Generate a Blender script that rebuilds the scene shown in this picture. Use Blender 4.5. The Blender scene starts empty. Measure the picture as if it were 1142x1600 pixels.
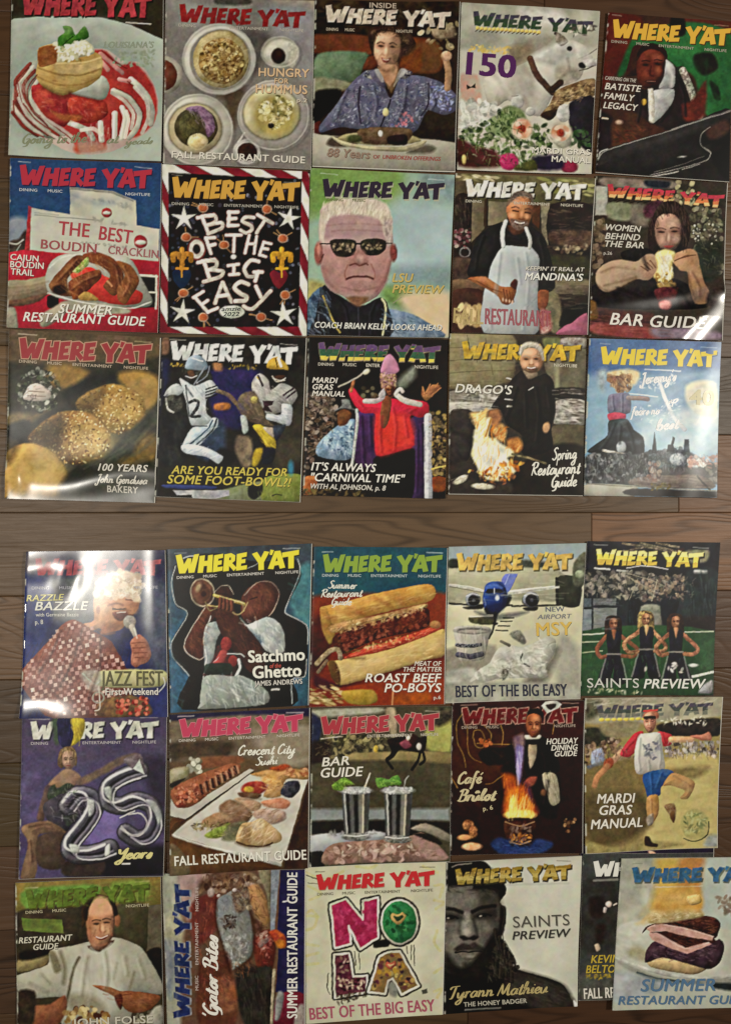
import bpy, bmesh, math, random
import numpy as np
from mathutils import Vector, Matrix, Euler

# ------------------------------------------------------------------ camera
sc = bpy.context.scene
COL = sc.collection
F_PX, CX, CY = 1181.0, 571.0, 800.0            # focal length and centre in photo pixels (1142 x 1600)
TILT, DIST = math.radians(4.4), 1.11
cam_d = bpy.data.cameras.new('camera'); cam = bpy.data.objects.new('camera', cam_d)
COL.objects.link(cam); sc.camera = cam
cam.location = (-math.sin(TILT)*DIST, 0, math.cos(TILT)*DIST)
cam.rotation_euler = (0, -TILT, 0)
cam_d.sensor_fit = 'VERTICAL'; cam_d.sensor_height = 24.0
cam_d.lens = 24.0*F_PX/1600.0
cam_d.clip_start = 0.02; cam_d.clip_end = 50
CAMR = Euler((0, -TILT, 0)).to_matrix(); CAML = Vector(cam.location)

def floor_pt(px, py, z=0.0):
    d = CAMR @ Vector(((px-CX)/F_PX, -(py-CY)/F_PX, -1.0))
    t = (z-CAML.z)/d.z
    return CAML + d*t

# ------------------------------------------------------------------ light of the room
w = bpy.data.worlds.new('World'); sc.world = w; w.use_nodes = True
bg = w.node_tree.nodes['Background']
bg.inputs[0].default_value = (1.0, 0.96, 0.88, 1); bg.inputs[1].default_value = 0.05
def lamp(name, loc, aim, size, power, col):
    d = bpy.data.lights.new(name, 'AREA'); d.shape = 'DISK'; d.size = size; d.energy = power; d.color = col
    o = bpy.data.objects.new(name, d); COL.objects.link(o); o.location = loc
    o.rotation_euler = (Vector(aim)-Vector(loc)).to_track_quat('-Z', 'Y').to_euler()
    return o
def mirror_lamp_pos(px, py, H):
    hot = floor_pt(px, py); k = (CAML.z+H)/CAML.z
    return (CAML.x+(hot.x-CAML.x)*k, CAML.y+(hot.y-CAML.y)*k, H)
lamp('ceiling_lamp', mirror_lamp_pos(80, 850, 1.9), (-0.1, 0, 0), 0.24, 18.5, (1.0, 0.95, 0.85))
lamp('ceiling_lamp', (2.3, 0.35, 2.2), (0.1, 0, 0), 0.4, 60, (1.0, 0.94, 0.83))
sc.view_settings.view_transform = 'Standard'; sc.view_settings.look = 'None'
sc.view_settings.exposure = 0.17; sc.view_settings.gamma = 1.0
sc.view_settings.use_curve_mapping = False

# ------------------------------------------------------------------ noise
_T = np.random.RandomState(7).rand(256, 256).astype(np.float32)
def vnoise(x, y, scale, seed):
    x = x/scale+seed*17.31; y = y/scale+seed*7.77
    ix = np.floor(x).astype(np.int32); iy = np.floor(y).astype(np.int32)
    fx = x-ix; fy = y-iy; fx = fx*fx*(3-2*fx); fy = fy*fy*(3-2*fy)
    ix &= 255; iy &= 255; jx = (ix+1) & 255; jy = (iy+1) & 255
    return (_T[ix, iy]*(1-fx)+_T[jx, iy]*fx)*(1-fy)+(_T[ix, jy]*(1-fx)+_T[jx, jy]*fx)*fy
def fbm(x, y, scale, seed, o=3):
    a, t, n = 0.0, 0.0, 1.0
    for i in range(o):
        a = a+n*vnoise(x, y, scale/(2**i), seed+i*3.1); t += n; n *= 0.55
    return a/t

def hexc(h):
    return np.array([int(h[i:i+2], 16)/255.0 for i in (0, 2, 4)], np.float32)
def lin(c):
    c = np.asarray(c, np.float32)
    return np.where(c <= 0.04045, c/12.92, ((np.maximum(c, 0)+0.055)/1.055)**2.4)
def P_(s):
    if not isinstance(s, str): return [tuple(p) for p in s]
    return [tuple(float(v) for v in p.split(',')) for p in s.split()]
def chaikin(p, closed=True, n=2):
    """smooth curve through the points (Catmull-Rom, a little tightened)"""
    N = len(p); q = []; T = .42
    for i in range(N if closed else N-1):
        if closed: a, b, c, d = p[i-1], p[i], p[(i+1) % N], p[(i+2) % N]
        else: a, b, c, d = p[max(i-1, 0)], p[i], p[i+1], p[min(i+2, N-1)]
        for k in range(4):
            t = k/4.; t2, t3 = t*t, t*t*t; h1, h2, h3, h4 = 2*t3-3*t2+1, -2*t3+3*t2, t3-2*t2+t, t3-t2
            q.append(tuple(h1*b[j]+h2*c[j]+h3*T*(c[j]-a[j])+h4*T*(d[j]-b[j]) for j in (0, 1)))
    if not closed: q.append(p[-1])
    return q

# masthead letter shapes: x 0..1030, y down 0..160
MAST = [
 [[(0,8),(44,0),(64,88),(96,36),(126,40),(120,92),(152,8),(192,4),(146,155),(100,157),(95,112),(70,158),(22,158)]],
 [[(198,22),(240,18),(232,66),(262,64),(268,20),(306,16),(292,158),(250,160),(256,104),(226,106),(216,160),(174,160)]],
 [[(318,22),(392,12),(388,44),(350,50),(346,70),(378,66),(374,98),(342,102),(338,122),(384,118),(378,150),(300,160)]],
 [[(404,18),(460,10),(492,30),(488,72),(462,92),(498,132),(474,158),(436,112),(432,154),(386,158)],[(442,44),(458,42),(456,66),(438,70)]],
 [[(508,20),(590,8),(586,42),(546,48),(542,68),(576,64),(572,94),(538,98),(534,122),(586,116),(582,148),(494,156)]],
 [[(634,24),(676,10),(706,62),(738,6),(778,14),(728,98),(726,158),(682,160),(684,102)]],
 [[(790,-4),(818,2),(800,40),(782,36)]],
 [[(826,10),(872,8),(906,148),(862,156),(854,124),(816,128),(806,158),(762,152)],[(840,58),(848,92),(826,96)]],
 [[(886,26),(1030,8),(1026,46),(984,52),(978,156),(934,158),(938,58),(888,64)]],
]
# brush-script strokes: x-height 1, ascender 2, descender -1
SCR = {
 'a':(.95,['.75,.85 .4,1 .1,.5 .25,.05 .55,.2 .75,.85','.78,1 .72,.2 .95,.2']), 'b':(.85,['0,.3 .3,1.6 .22,2 .1,1.4 .1,.1 .5,0 .7,.5 .45,.95 .15,.6']),
 'c':(.75,['.65,.8 .4,1 .1,.5 .35,0 .75,.3']), 'd':(.95,['.7,.85 .4,1 .1,.5 .3,0 .7,.6','.82,2 .7,.2 .95,.2']),
 'e':(.75,['.05,.4 .5,.55 .55,.9 .35,1 .1,.5 .35,0 .75,.3']), 'f':(.65,['.75,1.8 .45,2 .3,1.2 .2,-.6 0,-.9','0,.85 .65,1']),
 'g':(.95,['.7,.85 .4,1 .1,.5 .3,.1 .7,.7','.75,1 .65,-.6 .3,-1 .05,-.7 .6,-.1 .95,.3']), 'h':(.9,['0,.2 .3,1.7 .22,2 .12,1.4 .1,0','.1,.5 .45,1 .6,.7 .58,.1 .9,.25']),
 'i':(.45,['.05,.4 .22,1 .18,.1 .45,.25','.3,1.35 .34,1.5']), 'l':(.45,['0,.2 .35,1.7 .25,2 .12,1.2 .18,.1 .45,.25']),
 'm':(1.35,['.05,.9 .15,1 .1,0','.1,.6 .4,1 .5,.7 .48,0','.5,.6 .8,1 .95,.7 .95,.1 1.35,.3']), 'n':(.95,['.05,.9 .15,1 .1,0','.1,.6 .45,1 .6,.7 .6,.1 .95,.3']),
 'o':(.8,['.4,1 .1,.5 .35,0 .65,.5 .4,1 .8,.8']), 'p':(.85,['.1,1 .05,-.9','.1,.6 .45,1 .65,.5 .35,0 .1,.2']), 'r':(.65,['.05,.8 .15,1 .1,0','.1,.5 .35,1 .6,.9']),
 's':(.65,['.0,.2 .4,1 .45,.4 .3,0 .05,.15']), 't':(.6,['.35,1.6 .2,.2 .35,0 .6,.3','.0,1.05 .6,1.15']), 'u':(.95,['.05,.95 .1,.15 .4,.05 .65,.9','.68,1 .65,.15 .95,.25']),
 'y':(.95,['.05,.95 .15,.2 .4,.1 .7,.9','.72,1 .6,-.6 .25,-1 .1,-.6 .95,.3']), 'v':(.75,['.05,.9 .3,.0 .65,1']), 'k':(.8,['.1,2 .05,0','.6,1 .1,.5 .65,0']),
 'é':(.75,['.05,.4 .5,.55 .55,.9 .35,1 .1,.5 .35,0 .75,.3','.4,1.4 .65,1.8']), 'û':(.95,['.05,.95 .1,.15 .4,.05 .65,.9','.68,1 .65,.15 .95,.25','.2,1.3 .4,1.7 .6,1.3']),
 'S':(1.0,['.95,1.75 .6,2 .25,1.6 .6,1.1 .8,.5 .4,0 0,.3']), 'R':(1.1,['.2,0 .35,1.9','.0,1.5 .4,2 .9,1.9 .85,1.3 .4,1 .75,.3 1.1,.1']), 'G':(1.1,['.9,1.7 .6,2 .15,1.2 .2,.3 .55,0 .9,.7','.5,.9 .95,.9 .8,-.4 .3,-.6']),
 'C':(1.0,['.9,1.6 .7,2 .2,1.3 .2,.3 .55,0 1,.4']), 'Y':(1.05,['.05,1.8 .2,1.1 .5,1 .9,1.9','.95,2 .65,-.4 .3,-.9 .1,-.5 1.05,.3']), 'B':(1.05,['.2,0 .35,1.9','0,1.6 .4,2 .85,1.8 .75,1.2 .35,1.05','.35,1.05 .9,.9 .85,.2 .4,0 .0,.2']),
 'T':(1.0,['.0,1.5 .2,1.9 1.1,2','.65,1.95 .45,.2 .15,0']), 'M':(1.5,['.0,0 .3,1.9','.3,1.9 .6,.2 1.1,1.95','1.1,1.95 1.2,.1 1.5,.2']), 'J':(.85,['.2,1.7 .5,2 .85,1.95','.65,1.95 .45,-.4 .1,-.6 .05,-.1']),
 "'":(.3,['.15,2.1 .05,1.6']), ' ':(.5,[]), '.':(.3,['.1,0 .14,.08']),
}

def poly_sd(x, y, loops):
    """signed distance (negative inside, even-odd) from points to closed loops"""
    d2 = np.full(x.shape, 1e12, np.float32); ins = np.zeros(x.shape, bool)
    for p in loops:
        n = len(p)
        for i in range(n):
            ax, ay = p[i]; bx, by = p[(i+1) % n]
            ex, ey = bx-ax, by-ay; L2 = ex*ex+ey*ey+1e-9
            t = np.clip(((x-ax)*ex+(y-ay)*ey)/L2, 0, 1)
            dx = x-ax-t*ex; dy = y-ay-t*ey
            np.minimum(d2, dx*dx+dy*dy, out=d2)
            if ay != by:
                c = ((ay > y) != (by > y)) & (x < ex*(y-ay)/(by-ay)+ax)
                ins ^= c
    d = np.sqrt(d2)
    return np.where(ins, -d, d)

NU, NV = 180, 212
class Cover:
    """paints one printed cover; coordinates are those of an enlarged crop (k photo pixels per unit)"""
    count = 0
    def __init__(s, org, width, corners, base, warp=3.5, seed=None, gain=1.15, grain=.22, form=.16):
        s.grain = grain; s.form = form; s.wear = True
        Cover.count += 1; s.seed = seed or Cover.count*1.37
        s.org = org; s.k = width/1142.0; s.C = [tuple(c) for c in P_(corners)]; s.gain = gain
        u = np.linspace(0, 1, NU, dtype=np.float32)[None, :]; v = np.linspace(0, 1, NV, dtype=np.float32)[:, None]
        s.U, s.V = np.broadcast_arrays(u, v)
        a, b, c, d = s.C
        s.X0 = (1-u)*(1-v)*a[0]+u*(1-v)*b[0]+u*v*c[0]+(1-u)*v*d[0]
        s.Y0 = (1-u)*(1-v)*a[1]+u*(1-v)*b[1]+u*v*c[1]+(1-u)*v*d[1]
        s.X0 = s.X0.astype(np.float32); s.Y0 = s.Y0.astype(np.float32)
        s.X = s.X0+2*warp*(fbm(s.X0, s.Y0, 45, s.seed)-.5)+.5*warp*(vnoise(s.X0, s.Y0, 15, s.seed+5)-.5)
        s.Y = s.Y0+2*warp*(fbm(s.X0, s.Y0, 45, s.seed+9)-.5)+.5*warp*(vnoise(s.X0, s.Y0, 15, s.seed+13)-.5)
        s.dx = float(np.abs(np.diff(s.X0, axis=1)).mean()); s.dy = float(np.abs(np.diff(s.Y0, axis=0)).mean())
        s.img = np.empty((NV, NU, 3), np.float32); s.img[:] = hexc(base)
        s.mast = []; s.text = []; s.rng = random.Random(int(s.seed*1000)); s.tick = 0
    # ---- raster painting
    def _win(s, x0, y0, x1, y1, pad):
        m = (s.X >= x0-pad) & (s.X <= x1+pad) & (s.Y >= y0-pad) & (s.Y <= y1+pad)
        r = np.flatnonzero(m.any(1)); c = np.flatnonzero(m.any(0))
        if len(r) == 0: return None
        return slice(r[0], r[-1]+1), slice(c[0], c[-1]+1)
    def _form(s, sd, R, k):
        """shading of a rounded form lit from the upper left, from the distance to its outline"""
        q = np.clip(-sd/R, 0, 1); h = np.sqrt(np.clip(1-(1-q)**2, 0, 1))*R
        if h.shape[0] < 3 or h.shape[1] < 3: return 1.0
        hy, hx = np.gradient(h, s.dy, s.dx); hx = hx*.8; hy = hy*.8; n = np.sqrt(hx*hx+hy*hy+1)
        sh = (.42*hx+.55*hy+.72)/n/.72      # normal (-hx,-hy,1), light from (-.42,-.55,.72)
        return np.clip(1+k*(sh-1), .5, 1.45)[..., None]
    def _put(s, w, al, c, c2, ns, nk, g, box, a, form=None):
        x, y = s.X[w], s.Y[w]
        col = np.broadcast_to(hexc(c), x.shape+(3,))
        if g:
            mode, h = g.split(':'); bx0, by0, bx1, by1 = box
            tx = np.clip((x-bx0)/max(bx1-bx0, 1), 0, 1); ty = np.clip((y-by0)/max(by1-by0, 1), 0, 1)
            t = {'v': ty, 'h': tx, 'd': (tx+ty)/2, 'e': (1-tx+ty)/2, 'r': np.clip(np.hypot(tx-.5, ty-.5)*2, 0, 1)}[mode][..., None]
            col = col*(1-t)+hexc(h)*t
        if not c2 and min(box[2]-box[0], box[3]-box[1]) > 45:      # nothing in a photograph is one flat tone
            h = hexc(c)*.76; c2 = '%02x%02x%02x' % tuple(int(v*255) for v in h); ns = .4*min(box[2]-box[0], box[3]-box[1]); nk = .8
        if c2:
            s.tick += 1
            n = np.clip((fbm(x, y, ns, s.seed+s.tick*1.7)-.5)*1.9*nk+.5, 0, 1)[..., None]
            col = col*(1-n)+hexc(c2)*n
        if form is not None:
            tx = np.clip((x-box[0])/max(box[2]-box[0], 1), 0, 1); ty = np.clip((y-box[1])/max(box[3]-box[1], 1), 0, 1)
            col = col*form*(1.10-.12*tx-.10*ty)[..., None]
        al = (al*a)[..., None]
        s.img[w] = s.img[w]*(1-al)+col*al
    def F(s, c, pts, soft=8, c2=None, ns=40, nk=1, g=None, a=1, sm=1, grow=0, f=None):
        p = P_(pts)
        if sm: p = chaikin(p, True, 2)
        loops = [p]; xs = [q[0] for q in p]; ys = [q[1] for q in p]
        box = (min(xs), min(ys), max(xs), max(ys)); w = s._win(*box, soft+grow)
        if w is None: return s
        sd = poly_sd(s.X[w], s.Y[w], loops)-grow
        if f is None: f = s.form if (sm and soft <= 16 and a > .85) else 0
        fm = s._form(sd, max(16, min(110, .45*min(box[2]-box[0], box[3]-box[1]))), f) if f else None
        s._put(w, np.clip(.5-sd/soft, 0, 1), c, c2, ns, nk, g, box, a, fm); return s
    def E(s, c, cx, cy, rx, ry, rot=0, soft=8, c2=None, ns=40, nk=1, g=None, a=1, ring=None, f=None):
        R = max(rx, ry); w = s._win(cx-R, cy-R, cx+R, cy+R, soft+(ring or 0))
        if w is None: return s
        x, y = s.X[w]-cx, s.Y[w]-cy; r = math.radians(rot); cs, sn = math.cos(r), math.sin(r)
        q = np.hypot((x*cs+y*sn)/rx, (-x*sn+y*cs)/ry); sd = (q-1)*min(rx, ry)
        if ring: sd = np.abs(sd)-ring/2
        if f is None: f = s.form if (soft <= 16 and a > .85 and min(rx, ry) > 9 and not ring) else 0
        fm = s._form(sd, max(10, min(70, .8*min(rx, ry))), f) if f else None
        s._put(w, np.clip(.5-sd/soft, 0, 1), c, c2, ns, nk, g, (cx-rx, cy-ry, cx+rx, cy+ry), a, fm); return s
    def L(s, c, wd, pts, soft=7, c2=None, ns=40, nk=1, g=None, a=1, sm=1, taper=0, f=None):
        p = P_(pts)
        if sm and len(p) > 2: p = chaikin(p, False, 2)
        xs = [q[0] for q in p]; ys = [q[1] for q in p]; box = (min(xs), min(ys), max(xs), max(ys))
        w = s._win(*box, wd+soft)
        if w is None: return s
        x, y = s.X[w], s.Y[w]; sd = np.full(x.shape, 1e9, np.float32); n = len(p)-1
        for i in range(n):
            ax, ay = p[i]; bx, by = p[i+1]; ex, ey = bx-ax, by-ay
            t = np.clip(((x-ax)*ex+(y-ay)*ey)/(ex*ex+ey*ey+1e-9), 0, 1)
            ww = wd/2*(1-taper*(i+t)/n) if taper else wd/2
            np.minimum(sd, np.hypot(x-ax-t*ex, y-ay-t*ey)-ww, out=sd)
        if f is None: f = s.form if (wd >= 20 and soft <= 16 and a > .85) else 0
        if wd <= 10 and box[3]-box[1] < 14 and box[2]-box[0] < 175 and s.V[w].mean() < .13: a *= .5; wd *= .8      # issue line: too small to read
        fm = s._form(sd, wd*.5, f) if f else None
        s._put(w, np.clip(.5-sd/soft, 0, 1), c, c2, ns, nk, g, box, a, fm); return s
    def S(s, cols, pts, n, r0, r1, asp=1.0, soft=6, a=1, rot=None):
        """scatter n small dabs inside a polygon"""
        p = P_(pts); xs = [q[0] for q in p]; ys = [q[1] for q in p]; cols = cols.split(); k = 0; tries = 0
        while k < n and tries < n*20:
            tries += 1
            x = s.rng.uniform(min(xs), max(xs)); y = s.rng.uniform(min(ys), max(ys)); ins = False
            for i in range(len(p)):
                (ax, ay), (bx, by) = p[i], p[(i+1) % len(p)]
                if (ay > y) != (by > y) and x < (bx-ax)*(y-ay)/(by-ay)+ax: ins = not ins
            if not ins: continue
            r = s.rng.uniform(r0, r1); k += 1
            s.E(s.rng.choice(cols), x, y, r, r*asp, s.rng.uniform(0, 180) if rot is None else rot+s.rng.uniform(-15, 15), soft=soft*s.rng.uniform(.8, 1.8), a=a*s.rng.uniform(.55, 1), f=0)
        return s
    def K(s, cols, pts, n, ln, ang, wd=7, jit=25, a=.8, soft=7, bend=.15):
        a *= .72; soft *= 1.25
        """scatter n short strokes inside a polygon: hair, crumb, fibres, folds"""
        p = P_(pts); xs = [q[0] for q in p]; ys = [q[1] for q in p]; cols = cols.split(); k = 0; tries = 0
        while k < n and tries < n*20:
            tries += 1
            x = s.rng.uniform(min(xs), max(xs)); y = s.rng.uniform(min(ys), max(ys)); ins = False
            for i in range(len(p)):
                (ax, ay), (bx, by) = p[i], p[(i+1) % len(p)]
                if (ay > y) != (by > y) and x < (bx-ax)*(y-ay)/(by-ay)+ax: ins = not ins
            if not ins: continue
            t = math.radians(ang+s.rng.uniform(-jit, jit)); l = ln*s.rng.uniform(.5, 1.2)/2; k += 1
            dx, dy = math.cos(t)*l, math.sin(t)*l; b = s.rng.uniform(-bend, bend)
            s.L(s.rng.choice(cols), wd*s.rng.uniform(.6, 1.2), [(x-dx, y-dy), (x-dy*b, y+dx*b), (x+dx, y+dy)], soft=soft, a=a*s.rng.uniform(.6, 1), f=0, taper=.5)
        return s
    def folds(s, dark, light, wd, *lines, a=.55):
        for p in lines:
            q = P_(p); s.L(dark, wd, q, soft=wd*1.2, a=a, f=0); s.L(light, wd*.6, [(x-wd*.9, y-wd*.4) for x, y in q], soft=wd*1.1, a=a*.7, f=0)
        return s
    def B(s, c, x0, y0, x1, y1, **k):
        k.setdefault('sm', 0); return s.F(c, [(x0, y0), (x1, y0), (x1, y1), (x0, y1)], **k)
    def face(s, cx, cy, w, h, skin, shade, hi, rot=0, lit=-1, mouth='7a3f38', brow='3a2a22', smile=0):
        r = math.radians(rot); cs, sn = math.cos(r), math.sin(r)
        def q(x, y): x *= w/2; y *= h/2; return (cx+x*cs-y*sn, cy+x*sn+y*cs)
        def qs(l): return [q(*p) for p in l]
        s.F(skin, qs([(-.8,-.8),(0,-1.05),(.8,-.8),(.98,-.1),(.8,.55),(.3,1.03),(-.3,1.03),(-.8,.55),(-.98,-.1)]), soft=max(7, w*.05), c2=shade, ns=w*.6, nk=.35, f=.6)
        s.F(shade, qs([(-lit*.3,-.8),(-lit*.95,-.7),(-lit*1.0,.2),(-lit*.6,.8),(-lit*.35,.9),(-lit*.55,.2)]), soft=w*.3, a=.7)
        s.E(hi, *q(lit*.3, -.55), w*.22, h*.12, rot, soft=w*.3, a=.6)
        s.E(hi, *q(lit*.45, .2), w*.14, h*.1, rot, soft=w*.2, a=.6)
        for e in (-1, 1):
            s.E(shade, *q(e*.42, -.14), w*.17, h*.09, rot, soft=w*.12, a=.75)
            s.E(brow, *q(e*.42, -.11), w*.085, h*.028, rot, soft=w*.05, a=.9)
            s.L(brow, max(w*.045, 5), qs([(e*.2,-.25),(e*.45,-.31),(e*.68,-.22)]), soft=w*.05, a=.7)
            s.L(shade, max(w*.05, 5), qs([(e*.26,.24),(e*.45,.42),(e*.48,.6)]), soft=w*.07, a=.55)
        s.L(shade, max(w*.07, 5), qs([(-lit*.1,-.1),(-lit*.17,.2),(-lit*.02,.3)]), soft=w*.08, a=.85)
        s.E(shade, *q(0, .31), w*.11, h*.025, rot, soft=w*.06, a=.9)
        s.E(hi, *q(lit*.04, .1), w*.045, h*.1, rot, soft=w*.08, a=.7)
        s.F(mouth, qs([(-.34,.5-.06*smile),(0,.53),(.34,.5-.06*smile),(.2,.6+.04*smile),(0,.63+.05*smile),(-.2,.6+.04*smile)]), soft=h*.04)
        if smile: s.L('c8b8a8', max(h*.03, 4), qs([(-.2,.52),(0,.555),(.2,.52)]), soft=h*.035, a=.8)
        s.L(shade, max(h*.05, 5), qs([(-.2,.78),(0,.82),(.2,.78)]), soft=h*.07, a=.6)
        return s
    # ---- lettering (flat ink meshes)
    def _base(s, x0, y0, x1, y1, h):
        dx, dy = x1-x0, y1-y0; n = math.hypot(dx, dy)
        return (x0, y0), (dx, dy), (dy/n*h, -dx/n*h)       # up vector
    def H(s, x0, y0, x1, y1, h, col, sh='15100e', out=None, ras=False, grad=None, ow=9, skip=(), shift=(7, 9)):
        o, ex, up = s._base(x0, y0, x1, y1, h)
        def m(p, dx=0, dy=0): t = p[0]/1030.; v = 1-p[1]/160.; return (o[0]+ex[0]*t+up[0]*v+dx, o[1]+ex[1]*t+up[1]*v+dy)
        for li, loops in enumerate(MAST):
            if li in skip: continue
            for layer, (c, off, grow) in enumerate((((sh, shift, 4),) if sh else ())+(((out, (0, 0), ow),) if out else ())+((col, (0, 0), 1),)):
                L = [[m(p, *off) for p in lp] for lp in loops]
                if ras:
                    xs = [p[0] for p in L[0]]; ys = [p[1] for p in L[0]]; box = (min(xs), min(ys), max(xs), max(ys))
                    w = s._win(*box, 12+grow)
                    if w is None: continue
                    sd = poly_sd(s.X[w], s.Y[w], L)-grow; al = np.clip(.5-sd/7, 0, 1)
                    if grad and c == col:
                        cs = [hexc(g) for g in grad]; t = np.clip((s.Y[w]-box[1])/(box[3]-box[1]), 0, .999)*len(cs)
                        i = np.clip(t.astype(int), 0, len(cs)-1); C = np.array(cs)[i]
                        s.img[w] = s.img[w]*(1-al[..., None])+C*al[..., None]
                    else: s._put(w, al, c, None, 1, 1, None, box, 1)
                else: s.mast.append(('loops', L, c, layer, grow if layer or not sh else 0))
        return s
    def D(s, x0, y0, x1, y1, c='d8d4c8', skip=()):
        for i, (t, a, b) in enumerate((('DINING', 0, .135), ('MUSIC', .215, .325), ('ENTERTAINMENT', .41, .715), ('NIGHTLIFE', .81, 1.0))):
            if i in skip: continue
            s.T(t, x0+(x1-x0)*a, y0+(y1-y0)*a, x0+(x1-x0)*b, y0+(y1-y0)*b, 19, c)
        return s
    def T(s, t, x0, y0, x1, y1, h, c, st='b', sh=None, wd=.24):
        s.text.append((t, s._base(x0, y0, x1, y1, h), c, st, sh, wd)); return s
    def done(s):
        im = s.img
        if s.wear:                                                 # white fibres where the folded spine has rubbed
            m = np.clip((.013-s.U)/.004, 0, 1)*np.clip((fbm(s.X0, s.Y0, 70, s.seed+71)-.6+.1*math.sin(s.seed*5))*9, 0, 1)*.8; im = im*(1-m[..., None])+hexc('b4b4a8')*m[..., None]
        n = fbm(s.X0, s.Y0, 16, s.seed+31, 2)-.5; n2 = fbm(s.X0, s.Y0, 150, s.seed+41, 2)-.5
        rd = np.abs(fbm(s.X, s.Y, 60, s.seed+51, 3)-.5)*2          # creases of tone, as in a smeared photograph
        lum = im.mean(-1)
        amt = s.grain*(1-.85*np.clip((lum-.35)/.3, 0, 1))
        im = im*(1+(amt*(.9*n+.3*(rd-.22))+.10*n2)[..., None])
        hue = np.stack([vnoise(s.X0, s.Y0, 34, s.seed+61+i)-.5 for i in range(3)], -1)
        im = im+hue*.025
        p = np.pad(im, ((1, 1), (1, 1), (0, 0)), 'edge')
        bl = sum(p[i:i+NV, j:j+NU] for i in range(3) for j in range(3))/9
        p = np.pad(im, ((2, 2), (2, 2), (0, 0)), 'edge')
        b2 = sum(p[i:i+NV, j:j+NU] for i in range(0, 5, 2) for j in range(0, 5, 2))/9
        q = im
        for _ in range(3):                                         # wide blur: three passes of a 9-box
            for ax in (0, 1):
                pd = np.pad(q, [(4, 4) if i == ax else (0, 0) for i in range(3)], 'edge'); cs = np.cumsum(np.insert(pd, 0, 0, axis=ax), axis=ax)
                q = (np.take(cs, range(9, cs.shape[ax]), ax)-np.take(cs, range(0, cs.shape[ax]-9), ax))/9
        im = im+.62*(im-bl)+.26*(im-q)+.006
        im = .46+(im-.46)*1.13-.008
        g = im.mean(-1, keepdims=True); im = g+(im-g)*.97
        return np.clip(lin(np.clip(im, 0, 1))*s.gain, 0.003, .86)

# ------------------------------------------------------------------ materials
def nodes_of(name):
    m = bpy.data.materials.new(name); m.use_nodes = True
    nt = m.node_tree; return m, nt, nt.nodes['Principled BSDF'], nt.nodes.new, nt.links.new

def wood_material():
    m, nt, bsdf, N, L = nodes_of('laminate_wood')
    tc = N('ShaderNodeTexCoord'); oi = N('ShaderNodeObjectInfo')
    off = N('ShaderNodeVectorMath'); off.operation = 'SCALE'; off.inputs[0].default_value = (31.7, 17.3, 5.1); L(oi.outputs['Random'], off.inputs['Scale'])
    add_ = N('ShaderNodeVectorMath'); add_.operation = 'ADD'; L(tc.outputs['Object'], add_.inputs[0]); L(off.outputs[0], add_.inputs[1])
    def mapped(s):
        mp = N('ShaderNodeMapping'); mp.inputs['Scale'].default_value = s; L(add_.outputs[0], mp.inputs['Vector']); return mp
    def noise(s, scale, det, rough=.55, dist=0.0):
        n = N('ShaderNodeTexNoise'); L(mapped(s).outputs[0], n.inputs['Vector'])
        n.inputs['Scale'].default_value = scale; n.inputs['Detail'].default_value = det; n.inputs['Roughness'].default_value = rough; n.inputs['Distortion'].default_value = dist; return n
    def math_(op, a, b=None):
        n = N('ShaderNodeMath'); n.operation = op
        for i, v in enumerate((a, b)):
            if v is None: continue
            if isinstance(v, (int, float)): n.inputs[i].default_value = v
            else: L(v, n.inputs[i])
        return n.outputs[0]
    cath = noise((2.4, 15.0, 1), 1.0, 1.6, .45, .5)                 # contour lines of a slow noise: cathedral grain
    rings = math_('SINE', math_('MULTIPLY', cath.outputs['Fac'], 105.0))
    rings = math_('POWER', math_('ADD', math_('MULTIPLY', rings, .5), .5), 3.0)
    fib = noise((14, 330, 1), 1.0, 4.0, .7, .3); blot = noise((2.2, 5, 1), 1.0, 3.0); streak = noise((2.5, 60, 1), 1.0, 3.0, .6)
    mask = N('ShaderNodeMapRange'); mask.inputs['From Min'].default_value = .45; mask.inputs['From Max'].default_value = .7; L(blot.outputs['Fac'], mask.inputs['Value'])
    v = math_('SUBTRACT', 1.46, math_('MULTIPLY', math_('MULTIPLY', rings, mask.outputs[0]), .62))
    v = math_('SUBTRACT', v, math_('MULTIPLY', fib.outputs['Fac'], .6))
    v = math_('SUBTRACT', v, math_('MULTIPLY', streak.outputs['Fac'], .45))
    v = math_('ADD', v, math_('MULTIPLY', math_('SUBTRACT', blot.outputs['Fac'], .5), .5))
    at = N('ShaderNodeAttribute'); at.attribute_name = 'ink'
    sc_ = N('ShaderNodeVectorMath'); sc_.operation = 'SCALE'; L(at.outputs['Color'], sc_.inputs[0]); L(math_('MULTIPLY', v, .70), sc_.inputs['Scale'])
    bsdf.inputs['Specular IOR Level'].default_value = .3
    tint = N('ShaderNodeVectorMath'); tint.operation = 'MULTIPLY'; tint.inputs[1].default_value = (1.06, .94, .82); L(sc_.outputs[0], tint.inputs[0]); L(tint.outputs[0], bsdf.inputs['Base Color'])
    r = math_('ADD', .36, math_('MULTIPLY', fib.outputs['Fac'], .22)); L(r, bsdf.inputs['Roughness'])
    bp = N('ShaderNodeBump'); bp.inputs['Strength'].default_value = .6; bp.inputs['Distance'].default_value = .0008
    L(math_('SUBTRACT', math_('MULTIPLY', fib.outputs['Fac'], .6), math_('MULTIPLY', rings, .5)), bp.inputs['Height']); L(bp.outputs[0], bsdf.inputs['Normal'])
    return m

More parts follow.
